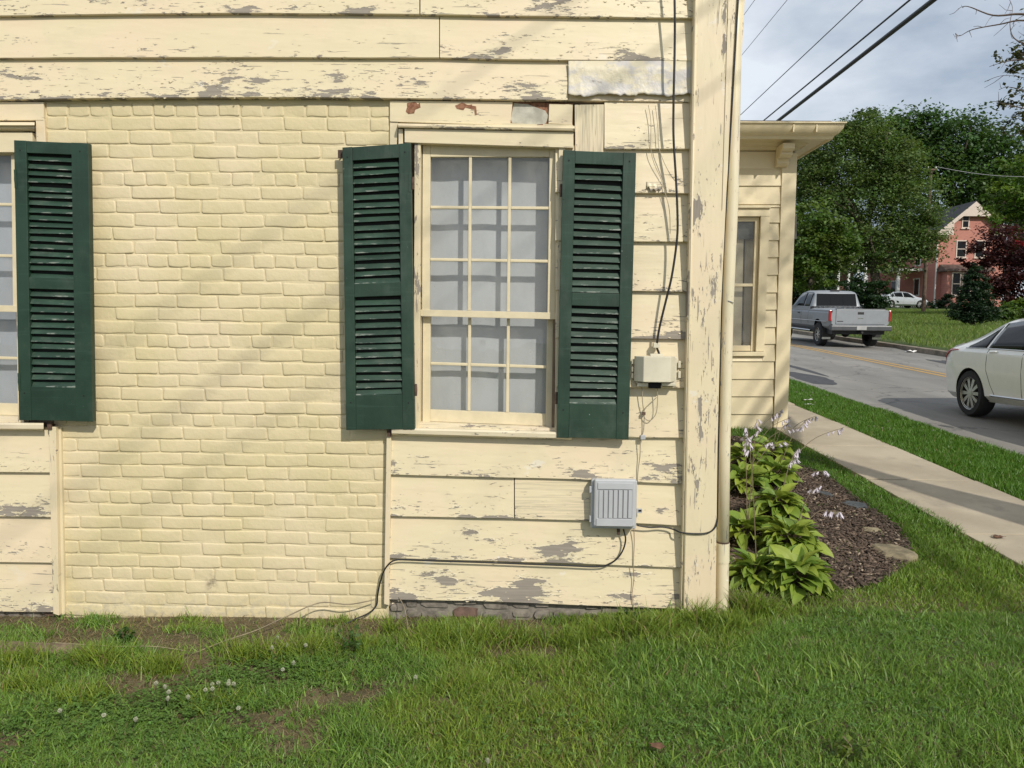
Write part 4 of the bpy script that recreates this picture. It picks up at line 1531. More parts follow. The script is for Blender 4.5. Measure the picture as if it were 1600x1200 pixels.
def lbox(m, pc, x0, x1, y0, y1, z0, z1):
    """box in photograph pixels (x0..x1, y0 top..y1 bottom) at depth z0 front .. z1 back"""
    a, b = P(x0, y1, z0), P(x1, y0, z0)
    return m.box(a.x, b.x, z0, z1, a.z, b.z)


gb = tag(empty('utility_box', tuple(P(960, 825, -0.03))), 'grey plastic utility box with ribbed lid low on the clapboards', 'utility box')
lbox(MB(), 0, 923, 996, 751, 826, -0.085, -0.030).build('box_body', M_GREYPL, gb, bevel=0.008)
lbox(MB(), 0, 927.5, 994, 749.5, 823, -0.112, -0.0855).build('lid', M_GREYPL, gb, bevel=0.009)
lbox(MB(), 0, 934, 989.5, 755, 764.5, -0.117, -0.1115).build('lid_bar', M_GREYPL, gb, bevel=0.002)
lbox(MB(), 0, 931.5, 988, 811, 822, -0.117, -0.1115).build('lid_bar', M_GREYPL, gb, bevel=0.002)
xs_ = np.linspace(935, 988.5, 8)
lbox(MB(), 0, 935, 988.5, 766, 810, -0.1125, -0.1115).build('groove_plate', M_GREYD, gb)
for a, b_ in zip(xs_[:-1], xs_[1:]):
    lbox(MB(), 0, a + 0.45, b_ - 0.45, 766.3, 809.7, -0.1165, -0.112).build('rib', M_GREYPL, gb, bevel=0.001)
lbox(MB(), 0, 995, 1003.5, 795, 802, -0.070, -0.060).build('hasp', M_GREYPL, gb, bevel=0.002)
lbox(MB(), 0, 997.5, 1002.5, 796.5, 799.5, -0.0715, -0.0705).build('hasp_hole', M_DARK, gb)
for y in (760, 806):
    lbox(MB(), 0, 921, 925, y, y + 10, -0.085, -0.070).build('hinge', M_GREYPL, gb, bevel=0.002)
lbox(MB(), 0, 964, 969, 827, 836, -0.065, -0.052).build('cable_gland', M_IRON, gb, bevel=0.002)

bb = tag(empty('network_box', tuple(P(1025, 600, -0.03))), 'beige plastic cable junction box beside the right shutter', 'junction box')


def frustum(x0, x1, y0, y1, yf, ins_l, ins_r, yb):
    a, b = P(x0, y1, yf), P(x1, y0, yf)
    fr = [(a.x + ins_l, yf, a.z), (b.x - ins_r, yf, a.z), (b.x - ins_r, yf, b.z), (a.x + ins_l, yf, b.z)]
    bk = [(a.x, yb, a.z), (b.x, yb, a.z), (b.x, yb, b.z), (a.x, yb, b.z)]
    return MB().hexa(fr, bk)


frustum(992.5, 1059, 557.5, 597, -0.110, 0.040, 0.034, -0.055).build('cover', M_BEIGE, bb, bevel=0.003)
lbox(MB(), 0, 993.5, 1058, 558.5, 599, -0.0545, -0.030).build('back_box', M_BEIGE, bb, bevel=0.003)
lbox(MB(), 0, 996, 1013, 598.5, 604, -0.075, -0.032).build('port_block', M_BEIGE, bb, bevel=0.002)
lbox(MB(), 0, 1034, 1056, 598.5, 603, -0.075, -0.032).build('port_block', M_BEIGE, bb, bevel=0.002)
lbox(MB(), 0, 1014, 1033, 598, 607, -0.065, -0.034).build('grommet', M_DARK, bb, bevel=0.003)
for y in (561, 573, 583):
    lbox(MB(), 0, 987, 992, y, y + 8, -0.044, -0.033).build('mount_tab', M_BEIGE, bb, bevel=0.002)
for y in (564, 580):
    lbox(MB(), 0, 1059.5, 1064, y, y + 11, -0.044, -0.033).build('mount_tab', M_BEIGE, bb, bevel=0.002)
lbox(MB(), 0, 1021, 1031, 536, 543.5, -0.066, -0.034).build('cable_clamp', M_BEIGE, bb, bevel=0.002)
lbox(MB(), 0, 1016, 1036, 553, 558, -0.065, -0.034).build('top_bracket', M_BEIGE, bb, bevel=0.002)


def smooth_path(pts, n=6):
    pts = [Vector(p) for p in pts]
    out = []
    for i in range(len(pts) - 1):
        p0, p1, p2, p3 = pts[max(i - 1, 0)], pts[i], pts[i + 1], pts[min(i + 2, len(pts) - 1)]
        for k in range(n):
            t = k / n
            out.append(0.5 * ((2 * p1) + (p2 - p0) * t + (2 * p0 - 5 * p1 + 4 * p2 - p3) * t * t + (3 * p1 - p0 - 3 * p2 + p3) * t ** 3))
    out.append(pts[-1])
    return out


def cable(name, pts, r, mat, label, cat='cable', n=6, group=None, sides=7):
    o = MB().tube(smooth_path([P(*q) for q in pts], n), r, sides).build(name, mat, None, smooth='all')
    tag(o, label, cat, group)
    return o


cable('drop_cable', [(1053, -60, -0.105), (1054.5, 30, -0.11), (1054, 90, -0.108), (1052.5, 160, -0.105), (1052.5, 215, -0.102), (1056, 275, -0.098), (1058.5, 330, -0.094),
                     (1058, 372, -0.090), (1050, 430, -0.082), (1040, 472, -0.074), (1030.5, 512, -0.066), (1026.5, 540, -0.060), (1029, 550, -0.058), (1031, 557, -0.056)],
      0.0058, M_BLACKC, 'thick black cable dropping down the clapboards to the beige box')
cable('thin_wire', [(1013, 164, -0.034), (1017, 190, -0.040), (1017, 232, -0.042), (1022, 255, -0.04), (1033, 280, -0.04), (1039, 300, -0.045), (1046, 330, -0.05), (1047, 365, -0.045)],
      0.0016, M_THIN, 'thin slack wire left of the black drop cable', 'wire')
cable('thin_wire', [(1024, 165, -0.034), (1028, 200, -0.045), (1029, 228, -0.05), (1036, 250, -0.055), (1047, 272, -0.07), (1055, 283, -0.09)],
      0.0016, M_THIN, 'thin wire crossing to the black drop cable under the tin patch', 'wire')
cable('loop_wire', [(1027, 604, -0.05), (1027.5, 625, -0.05), (1025, 646, -0.048), (1016, 657, -0.046), (1008, 654, -0.044), (1006, 645, -0.044), (1010, 636, -0.045), (1026, 621, -0.048)],
      0.0022, M_THIN, 'beige wire looping under the beige box', 'wire')
cable('ground_wire', [(1003, 603, -0.048), (1004, 628, -0.046), (1006.5, 648, -0.043), (1005.5, 672, -0.042), (1001, 689, -0.042), (1000, 712, -0.040), (997, 735, -0.040), (996, 752, -0.040)],
      0.0024, M_THIN, 'beige wire running from the beige box down to the grey box', 'wire')
cable('ground_wire', [(990.5, 826, -0.040), (991, 850, -0.036), (989.5, 884, -0.040), (990.5, 905, -0.036), (987.5, 930, -0.038), (990, 948, -0.042), (989, 975, -0.03)],
      0.0022, plain('rusty_wire', (0.30, 0.22, 0.14), 0.8), 'rusty wire from the grey box down to the grass', 'wire')
o = MB()
p = P(1006, 646, -0.045)
o.box(p.x - 0.008, p.x + 0.008, -0.052, -0.036, p.z - 0.007, p.z + 0.007).build('wire_staple', M_IRON, bpy.data.objects['loop_wire'])
p = P(1004.5, 683, -0.045)
MB().box(p.x - 0.012, p.x + 0.012, -0.052, -0.034, p.z - 0.012, p.z + 0.010).build('wire_clip', M_GREYPL, bpy.data.objects['ground_wire'], bevel=0.002)
cable('service_cable', [(996, 821, -0.058), (1015, 824, -0.050), (1035, 823.5, -0.044), (1052, 827, -0.046), (1064, 832, -0.078), (1085, 834, -0.084), (1104, 833, -0.084), (1115, 827, -0.084),
                        (1120.5, 815, -0.080), (1121.3, 790, -0.070), (1122.5, 700, -0.068), (1127, 500, -0.066), (1131, 390, -0.066), (1136, 300, -0.070), (1143, 180, -0.078), (1150, 60, -0.083), (1157, -60, -0.085)],
      0.0042, M_BLACKC, 'black cable from the grey box round the corner board and up the downspout')
cable('service_cable', [(974, 827, -0.056), (977.5, 842, -0.056), (974, 858, -0.052), (965, 872, -0.048), (952, 881, -0.042), (934, 885.5, -0.040), (880, 883.5, -0.040), (760, 879, -0.040), (680, 876.5, -0.040),
                        (640, 874.5, -0.042), (622, 874.5, -0.046), (610, 879, -0.052), (600, 892, -0.050), (594, 910, -0.030), (590, 930, -0.02), (588, 946, -0.02), (576, 958, -0.03), (556, 967, -0.05), (536, 976, -0.08)],
      0.0042, M_BLACKC, 'black cable along the lowest clapboards down to the brick')

# ================================================================== OVERHEAD WIRES
def overhead(px, py, zw, r, label, y0=-46, y1=130):
    d = ray(px, py)
    t = (zw - CAM.z) / d.z
    q = CAM + d * t
    pts = []
    for k in range(45):
        y = y0 + (y1 - y0) * k / 44
        pts.append((q.x, y, zw + GRADE * 0.12 * (y - q.y)))
    o = MB().tube(pts, r, 6).build('overhead_cable', M_BLACKC, None, smooth='all')
    tag(o, label, 'cable', 'overhead cables along the street')


overhead(1340, 92, 7.2, 0.046, 'thickest overhead cable, lowest of the five')
overhead(1310, 92, 7.5, 0.0190, 'second overhead cable, just above the thickest one')
overhead(1250, 92, 8.0, 0.0110, 'third overhead cable, middle one of the five')
overhead(1197, 40, 7.4, 0.0052, 'fourth overhead cable, thin one near the downspout')
overhead(1172, 10, 8.0, 0.0052, 'highest thin overhead cable at the top of the downspout')

# service cables leaving the street for a house behind the photographer: their soft shadows cross the brick
pole_x, pole_y = 4.74, 0.15
near_pole = tag(empty('utility_pole', (pole_x, pole_y, gzf(pole_x, pole_y))), 'wooden utility pole on the verge just right of the frame', 'utility pole')
MB().tube([(pole_x, pole_y, gzf(pole_x, pole_y) - .3), (pole_x, pole_y, 8.6)], [0.13, 0.09], 12).build('post', plain('near_pole_wood', (0.13, 0.095, 0.07), 0.9, 0.3, 4.0, 0.4, 40), near_pole, smooth=True)
for (zz, rr_, lab) in ((5.75, 0.0095, 'service cable whose soft shadow slants across the brick panel'), (6.30, 0.0075, 'upper service cable casting a faint slanting shadow on the wall'), (5.35, 0.0065, 'lowest service cable casting a faint slanting shadow on the wall')):
    pts = [(pole_x - 0.63 * k, pole_y - k, zz - 0.02 * math.sin(math.pi * k / 24)) for k in range(0, 25, 2)]
    tag(MB().tube(pts, rr_, 6).build('service_line', M_BLACKC, None, smooth='all'), lab, 'cable')

# ================================================================== VEHICLES
M_TYRE = plain('tyre_rubber', (0.018, 0.018, 0.019), 0.85)
M_RIM = plain('alloy_rim', (0.50, 0.49, 0.46), 0.35, 0.05, metallic=0.7)
M_TINT = NB('tinted_glass').done((0.008, 0.009, 0.010), 0.05, Specular_IOR_Level=0.22)
M_CHROME = plain('chrome', (0.55, 0.55, 0.55), 0.18, 0.05, metallic=1.0)
M_RED = NB('red_lamp').done((0.34, 0.012, 0.016), 0.2, Coat_Weight=0.3)
M_BLKPL = plain('black_plastic', (0.02, 0.02, 0.021), 0.6)
M_WHITEP = plain('pearl_white_paint', (0.83, 0.83, 0.81), 0.28, 0.02, coat=0.8)
M_SILVERP = plain('silver_paint', (0.27, 0.285, 0.305), 0.5, 0.05, metallic=0.25)
M_SILVER2 = plain('pale_silver_paint', (0.50, 0.52, 0.54), 0.30, 0.04, metallic=0.4, coat=0.6)


def kid(o, root, label=None):
    o.parent = root
    if label:
        o['label'] = label
    return o


def interp(tab, s):
    for (a, va), (b, vb) in zip(tab[:-1], tab[1:]):
        if s <= b:
            t = max(0.0, (s - a) / (b - a))
            t = t * t * (3 - 2 * t) * 0.35 + t * 0.65
            return va + (vb - va) * t
    return tab[-1][1]


def section(T, s):
    zl, w, zb, wr, zt = (interp(T[k], s) for k in ('zl', 'w', 'zb', 'wr', 'zt'))
    p6, p8 = (w * 0.945, zb), (wr, max(zt - 0.055, zb + 0.012))
    return [(0, zl), (w * 0.86, zl), (w * 0.965, zl + 0.09), (w * 0.985, zl + 0.25), (w, zb * 0.72), (w * 0.985, zb - 0.05), p6,
            (p6[0] * 0.5 + p8[0] * 0.5 + 0.012, p6[1] * 0.5 + p8[1] * 0.5), p8, (wr * 0.82, max(zt - 0.016, zb + 0.02)), (0, max(zt, zb + 0.024))]


def surf(T, s, q, side=1, off=0.0):
    sec = section(T, s)
    i = min(int(q), len(sec) - 2)
    t = q - i
    a, b = sec[i], sec[i + 1]
    x, z = a[0] + (b[0] - a[0]) * t, a[1] + (b[1] - a[1]) * t
    nx, nz = (b[1] - a[1]), -(b[0] - a[0])
    ln = math.hypot(nx, nz) or 1
    return Vector((side * (x + off * nx / ln), s, z + off * nz / ln))


def loft_body(T, S, name, mat, root, wheels, wr_, wx):
    vs, fs = [], []
    n = 11
    ring = 2 * n - 2
    for s in S:
        sec = section(T, s)
        full = [(x, z) for x, z in sec] + [(-x, z) for x, z in sec[-2:0:-1]]
        vs += [(x, s, z) for x, z in full]
    for i in range(len(S) - 1):
        for k in range(ring):
            k2 = (k + 1) % ring
            fs.append((i * ring + k, i * ring + k2, (i + 1) * ring + k2, (i + 1) * ring + k))
    fs.append(tuple(range(ring)))
    fs.append(tuple((len(S) - 1) * ring + k for k in range(ring - 1, -1, -1)))
    o = MB().add(vs, fs).build(name, mat, None)
    o.data.materials.append(M_BLKPL)
    for (s, zc_) in wheels:
        for sd_ in (-1, 1):
            c = MB().lathe([(0.001, 0), (wr_, 0), (wr_, 0.42), (0.001, 0.42)], (sd_ * wx - (0.42 if sd_ > 0 else 0) + sd_ * 0.3, s, zc_), 'x', 28).build('cutter', None, None)
            md_ = o.modifiers.new('cut', 'BOOLEAN')
            md_.object = c
            md_.operation = 'DIFFERENCE'
            md_.solver = 'EXACT'
    dg = bpy.context.evaluated_depsgraph_get()
    me = bpy.data.meshes.new_from_object(o.evaluated_get(dg))
    o.modifiers.clear()
    for c in [x for x in bpy.data.objects if x.name.startswith('cutter')]:
        bpy.data.objects.remove(c)
    o.data = me
    me.materials.clear()
    me.materials.append(mat)
    me.materials.append(M_BLKPL)
    for p in me.polygons:
        p.use_smooth = True
        c = p.center
        p.material_index = 0
        for (s, zc_) in wheels:
            d = Vector((0, c.y - s, c.z - zc_))
            if d.length < wr_ + 0.012 and (abs(d.length - wr_) < 0.05 and d.normalized().dot(p.normal) < -0.6 or (abs(p.normal.x) > 0.9 and abs(c.x) < wx - 0.05 and d.length < wr_)):
                p.material_index = 1
    me.set_sharp_from_angle(angle=R(32))
    return kid(o, root)


def patch(T, s0, s1, q0, q1, off, name, mat, root, side=1, ns=10, nq=4, lo=None, hi=None):
    vs, fs = [], []
    for i in range(ns + 1):
        s = s0 + (s1 - s0) * i / ns
        a = lo(s) if lo else q0
        b = hi(s) if hi else q1
        for j in range(nq + 1):
            vs.append(surf(T, s, a + (b - a) * j / nq, side, off))
    for i in range(ns):
        for j in range(nq):
            k = i * (nq + 1) + j
            fs.append((k, k + nq + 1, k + nq + 2, k + 1))
    o = MB().add(vs, fs).build(name, mat, None, smooth='all')
    md_ = o.modifiers.new('thick', 'SOLIDIFY')
    md_.thickness = 0.006
    md_.offset = -1 if side > 0 else 1
    return kid(o, root)


def wheel(root, x, s, r, w, side, spokes=10, rimr=0.72):
    wroot = MB().lathe([(r * rimr, -w / 2), (r * 0.93, -w / 2), (r, -w / 2 + 0.03), (r, w / 2 - 0.03), (r * 0.93, w / 2), (r * rimr, w / 2)], (0, 0, 0), 'x', 36, closed=True).build('wheel', M_TYRE, None, smooth=True)
    wroot.location = (x, s, r)
    kid(wroot, root)
    rm = MB().lathe([(r * rimr, side * w * 0.42), (r * rimr * 0.93, side * w * 0.42), (r * rimr * 0.90, side * w * 0.1), (0.02, side * w * 0.1)], (0, 0, 0), 'x', 36).build('rim_barrel', M_BLKPL, None, smooth=True)
    kid(rm, wroot)
    m = MB()
    for k in range(spokes):
        a = 2 * math.pi * k / spokes
        c, s_ = math.cos(a), math.sin(a)
        for (ra, rb_, wa, wb, xa, xb) in ((0.05, r * rimr * 0.95, 0.018, 0.030, w * 0.40, w * 0.36),):
            pts = []
            for (rr, ww, xx) in ((ra, wa, xa), (rb_, wb, xb)):
                for sg in (-1, 1):
                    pts.append((side * xx, rr * c - sg * ww * s_, rr * s_ + sg * ww * c))
            m.hexa([pts[0], pts[1], pts[3], pts[2]], [(p[0] - side * 0.03, p[1], p[2]) for p in (pts[0], pts[1], pts[3], pts[2])])
    m.lathe([(0.001, side * w * 0.44), (0.055, side * w * 0.43), (0.065, side * w * 0.25)], (0, 0, 0), 'x', 16)
    m.lathe([(r * rimr * 0.90, side * w * 0.38), (r * rimr * 0.99, side * w * 0.44), (r * rimr * 0.99, side * w * 0.30)], (0, 0, 0), 'x', 36)
    kid(m.build('rim', M_RIM, None, smooth=True), wroot)
    return wroot


def sedan(name, label, cat, loc, rz, paint, H=1.475):
    k = H / 1.475
    T = {'zl': [(0, .36), (.25, .24), (4.5, .20), (4.85, .28)],
         'w': [(0, .66), (.06, .78), (.22, .865), (.55, .915), (1.2, .93), (3.6, .93), (4.3, .90), (4.65, .80), (4.85, .58)],
         'zb': [(0, .80), (.10, .93), (.35, 1.00), (1.0, .985), (3.5, .90), (4.4, .76), (4.85, .60)],
         'wr': [(0, .55), (.10, .66), (.45, .70), (1.25, .585), (2.2, .60), (2.8, .58), (3.5, .70), (4.4, .66), (4.85, .45)],
         'zt': [(0, .86), (.05, 1.02), (.10, 1.085), (.40, 1.11), (.62, 1.17), (1.30, 1.42), (2.0, H), (2.55, H - .02), (2.9, H - .09), (3.55, 1.06), (4.3, .92), (4.7, .78), (4.85, .66)]}
    root = tag(empty(name, loc, rz), label, cat)
    S = sorted(set([0, .03, .06, .1, .16, .22] + list(np.linspace(.3, 4.6, 52)) + [4.7, 4.78, 4.85]))
    wh = [(0.94, .335), (3.78, .335)]
    loft_body(T, S, 'body', paint, root, wh, .372, .93)
    for sd_ in (1, -1):
        up_q = lambda s: 6.16 + 1.72 * min(1.0, max(0.02, (s - .70) / .62))
        patch(T, .80, 1.27, 6.12, 7.9, .004, 'quarter_window', M_TINT, root, sd_, 8, 4, lo=lambda s: 6.10, hi=up_q)
        patch(T, 1.32, 2.10, 6.10, 7.88, .004, 'door_window', M_TINT, root, sd_)
        dn_q = lambda s: 6.16 + 1.72 * min(1.0, max(0.02, (3.32 - s) / .55))
        patch(T, 2.18, 3.22, 6.10, 7.9, .004, 'door_window', M_TINT, root, sd_, hi=dn_q)
        patch(T, .015, .60, 4.75, 5.6, .012, 'tail_lamp', M_RED, root, sd_, 14, 3, lo=lambda s: 4.45 + s * 1.5, hi=lambda s: 5.95 - s * 0.7)
        patch(T, 4.45, 4.8, 4.9, 5.7, .006, 'headlight', M_CHROME, root, sd_, 6, 3)
        for c in (1.36, 2.14, 3.20):
            pts = [surf(T, c + (0.10 * max(0, 4 - q) if c == 1.36 else 0), q, sd_, 0.0008) for q in np.linspace(2.2, 6.0, 10)]
            kid(MB().tube(pts, 0.0035, 5).build('door_seam', M_BLKPL, None), root)
        for c in (1.50, 2.36):
            p0 = surf(T, c, 5.2, sd_, 0.012)
            h = MB().tube([p0 + Vector((-sd_ * .01, -.09, 0)), p0 + Vector((sd_ * .008, -.05, 0)), p0 + Vector((sd_ * .008, .05, .004)), p0 + Vector((-sd_ * .01, .09, .004))], 0.012, 8)
            kid(h.build('door_handle', paint, None, smooth='all'), root)
        pts = [surf(T, s, 6.04, sd_, 0.006) for s in np.linspace(.76, 3.35, 30)]
        kid(MB().tube(pts, 0.006, 5).build('window_trim', M_CHROME, None), root)
        pts = [surf(T, s, 2.1, sd_, 0.004) for s in np.linspace(1.45, 3.4, 14)]
        kid(MB().tube(pts, 0.014, 6).build('sill_trim', M_CHROME, None), root)
        for (s, _) in wh:
            wheel(root, sd_ * .80, s, .335, .225, sd_)
        mir = surf(T, 3.05, 6.1, sd_, 0.10)
        kid(MB().lathe([(0.001, -.05), (.06, -.04), (.075, 0), (.06, .06), (.001, .09)], mir, 'y', 12).build('mirror', paint, None, smooth='all'), root)
    patch(T, .66, 1.28, 8.15, 9.98, .004, 'rear_window', M_TINT, root, 1, 8, 4)
    patch(T, .66, 1.28, 8.15, 9.98, .004, 'rear_window', M_TINT, root, -1, 8, 4)
    patch(T, 2.92, 3.48, 8.15, 9.98, .004, 'windscreen', M_TINT, root, 1, 8, 4)
    patch(T, 2.92, 3.48, 8.15, 9.98, .004, 'windscreen', M_TINT, root, -1, 8, 4)
    return root


sy = 7.42 + 0.94
sedan('parked_sedan', 'white four door sedan at the right edge on the near side', 'car', (7.36, sy, gzf(6.3, sy - 1.5) + 0.012), math.pi, M_WHITEP)
bpy.data.objects['parked_sedan'].rotation_euler.x = -math.atan(GRADE) * -1.0

# the pickup
def pickup():
    T = {'zl': [(0, .62), (.3, .52), (5.3, .50), (5.6, .58)],
         'w': [(0, .955), (.08, .975), (5.0, .975), (5.4, .93), (5.6, .80)],
         'zb': [(0, 1.10), (3.9, 1.10), (5.4, 1.02), (5.6, .92)],
         'wr': [(0, .915), (2.0, .92), (3.9, .90), (5.6, .70)],
         'zt': [(0, 1.205), (3.9, 1.205), (5.3, 1.10), (5.6, .98)]}
    C = {'zl': [(2.0, 1.0), (4.2, 1.0)], 'w': [(2.0, .93), (3.9, .93), (4.2, .92)], 'zb': [(2.0, 1.20), (4.2, 1.17)],
         'wr': [(2.0, .80), (2.05, .745), (2.12, .72), (3.3, .70), (4.2, .86)],
         'zt': [(2.0, 1.23), (2.14, 1.74), (2.3, 1.80), (3.1, 1.815), (3.4, 1.77), (4.2, 1.20)]}
    y0 = 21.65
    root = tag(empty('pickup_truck', (10.88, y0, gzf(10.5, y0) + 0.012)), 'silver extended cab pickup truck driving away up the street', 'truck')
    root.rotation_euler.x = math.atan(GRADE)
    wh = [(1.12, .38), (4.68, .38)]
    loft_body(T, sorted(set([0, .04, .08] + list(np.linspace(.15, 5.3, 46)) + [5.4, 5.5, 5.6])), 'body', M_SILVERP, root, wh, .46, .975)
    vs, fs = [], []
    S = sorted(set([2.0, 2.03, 2.06, 2.09, 2.12, 2.16, 2.22] + list(np.linspace(2.3, 4.2, 24))))
    ring = 20
    for s in S:
        sec = section(C, s)
        vs += [(x, s, z) for x, z in sec] + [(-x, s, z) for x, z in sec[-2:0:-1]]
    for i in range(len(S) - 1):
        for k in range(ring):
            fs.append((i * ring + k, i * ring + (k + 1) % ring, (i + 1) * ring + (k + 1) % ring, (i + 1) * ring + k))
    fs += [tuple(range(ring)), tuple((len(S) - 1) * ring + k for k in range(ring - 1, -1, -1))]
    kid(MB().add(vs, fs).build('cab', M_SILVERP, None, smooth=True), root)
    # rear window in three lights
    def rw_(x0, x1, nm):
        z0, z1 = 1.27, 1.69
        f = lambda x, z: (x * (1 - 0.10 * (z - z0)), 2.0 + (z - 1.23) / (1.74 - 1.23) * 0.14 - 0.016, z)
        q = [f(x0, z0), f(x1, z0), f(x1, z1), f(x0, z1)]
        kid(MB().hexa(q, [(a, b + 0.02, c) for a, b, c in q]).build(nm, M_TINT, None), root)
    rw_(-.70, -.23, 'rear_window')
    rw_(-.225, .225, 'rear_window')
    rw_(.23, .70, 'rear_window')
    for sd_ in (1, -1):
        patch(C, 2.22, 2.72, 6.12, 7.85, .005, 'side_window', M_TINT, root, sd_)
        patch(C, 2.80, 3.85, 6.12, 7.85, .005, 'side_window', M_TINT, root, sd_, hi=lambda s: 6.16 + 1.7 * min(1, max(.03, (3.95 - s) / .6)))
        kid(MB().box(sd_ * .965 - .05, sd_ * .965 + .018, -.016, .09, .80, 1.15).build('tail_lamp', M_RED, None, bevel=0.01), root)
        wheel(root, sd_ * .84, 1.12, .40, .25, sd_, 8, .60)
        wheel(root, sd_ * .84, 4.68, .40, .25, sd_, 8, .60)
        kid(MB().box(sd_ * .84 - .14, sd_ * .84 + .14, .62, .635, .16, .55).build('mud_flap', M_BLKPL, None), root)
        kid(MB().box(sd_ * .84 - .14, sd_ * .84 + .14, .612, .619, .17, .24).build('flap_trim', M_CHROME, None), root)
        for c in (2.06, 2.76, 3.95):
            kid(MB().tube([surf(T, c, q, sd_, .001) for q in np.linspace(2.2, 6, 9)], .004, 5).build('door_seam', M_BLKPL, None), root)
        kid(MB().tube([surf(T, s, 3.1, sd_, .004) for s in np.linspace(.1, 5.2, 20)], .012, 6).build('side_moulding', M_CHROME, None), root)
        kid(MB().tube([(sd_ * .98, 1.7, .42), (sd_ * .98, 4.1, .42)], .035, 8).build('step_bar', M_CHROME, None), root)
        kid(MB().box(sd_ * .985 - .012, sd_ * .985 + .012, 2.9, 3.05, .99, 1.03).build('door_handle', M_BLKPL, None), root)
        kid(MB().box(min(sd_ * .98, sd_ * 1.2), max(sd_ * .98, sd_ * 1.2), 3.72, 3.82, 1.2, 1.42).build('mirror', M_BLKPL, None, bevel=.02), root)
    kid(MB().box(-.80, .80, -.018, .02, .70, 1.185).build('tailgate', M_SILVERP, None, bevel=.012), root)
    kid(MB().box(-.10, .10, -.026, -.016, 1.02, 1.10).build('tailgate_handle', M_BLKPL, None, bevel=.006), root)
    kid(MB().box(-.09, .09, -.0215, -.0175, .88, .905).build('tailgate_badge', M_CHROME, None), root)
    kid(MB().box(-.76, -.56, -.0215, -.0175, .78, .805).build('tailgate_badge', M_BLKPL, None), root)
    kid(MB().box(-.82, .82, -.022, .03, 1.186, 1.212).build('tailgate_cap', M_BLKPL, None, bevel=.006), root)
    kid(MB().box(-.99, .99, -.15, .03, .49, .66).build('bumper', plain('dull_bumper', (.085, .088, .095), .45, .1, metallic=.3), None, bevel=.03), root)
    kid(MB().box(-.16, .16, -.158, -.149, .52, .645).build('number_plate', plain('plate_grey', (.38, .38, .37), .5), None, bevel=.004), root)
    kid(MB().tube([(0, -.22, .44), (0, .15, .44)], .035, 8).build('hitch', M_BLKPL, None), root)
    kid(MB().box(-.85, .85, .1, 5.2, .36, .52).build('chassis', M_BLKPL, None), root)
    kid(MB().lathe([(.001, -.13), (.10, -.11), (.15, 0), (.10, .11), (.001, .13)], (0, 1.12, .36), 'y', 12).build('differential', M_BLKPL, None, smooth='all'), root)
    kid(MB().tube([(-.8, 1.12, .37), (.8, 1.12, .37)], .05, 8).build('rear_axle', M_BLKPL, None), root)
    kid(MB().box(-.16, .16, 2.2, 2.26, 1.785, 1.83).build('brake_light', M_BLKPL, None, bevel=.008), root)
    for ch in root.children:
        if not ch.name.startswith('wheel'):
            ch.location.z += .09


pickup()
q = P(1413, 480, 66)
sedan('distant_sedan', 'pale silver car parked far off before the pink house', 'car', (q.x - 2.6, 66.0, gzf(q.x, 66) + 0.1), R(-80), M_SILVER2)

# ================================================================== TREES AND SHRUBS
def leaf_cloud(centers, radii, n, size, col, var=0.28, flat=0.6, seed=1, clump=0.16, nclump=None, droop=0.0, shell=0.55):
    """leaf-sized faces gathered in clumps through the lobes of a crown"""
    r = np.random.default_rng(seed)
    C, Rr = np.array(centers, float), np.array(radii, float)
    vol = Rr.prod(1) ** (2 / 3.0)
    nclump = nclump or max(12, n // 70)
    pick = r.choice(len(C), nclump, p=vol / vol.sum())
    d = r.normal(size=(nclump, 3))
    d /= np.linalg.norm(d, axis=1)[:, None]
    rad = shell + (1 - shell) * r.random(nclump) ** 0.6
    cc = C[pick] + d * Rr[pick] * rad[:, None]
    cs = clump * Rr[pick].mean(1) * r.uniform(0.6, 1.5, nclump)
    cb = r.uniform(1 - var, 1 + var, nclump)
    ch = r.uniform(-1, 1, nclump)
    k = r.integers(0, nclump, n)
    off = r.normal(size=(n, 3)) * cs[k][:, None]
    off[:, 2] *= flat
    off[:, 2] -= droop * (off[:, 0] ** 2 + off[:, 1] ** 2) / np.maximum(cs[k], 1e-3)
    pos = cc[k] + off
    nrm = r.normal(size=(n, 3))
    nrm[:, 2] = np.abs(nrm[:, 2]) + 0.6
    nrm += 0.5 * d[k]
    nrm /= np.linalg.norm(nrm, axis=1)[:, None]
    t = np.cross(nrm, r.normal(size=(n, 3)))
    t /= np.linalg.norm(t, axis=1)[:, None]
    b = np.cross(nrm, t)
    L = size * r.uniform(0.6, 1.35, n)[:, None]
    W = L * r.uniform(0.42, 0.7, n)[:, None]
    V = np.stack([pos - t * L, pos - b * W + nrm * L * 0.12, pos + t * L, pos + b * W + nrm * L * 0.12], 1).reshape(-1, 3)
    base = np.array(col)[None, :]
    c = base * (cb[k] * r.uniform(1 - var * 0.6, 1 + var * 0.6, n))[:, None]
    c[:, 0] *= 1 + 0.18 * ch[k]
    return V, np.clip(c, 0.002, 1), cc


def lobe(px, py, Y, rx, rz, ry=None):
    p = P(px, py, Y)
    m = (Y - CAM.y) / F
    return (tuple(p), (rx * m, (ry or (rx + rz) / 2) * m, rz * m))


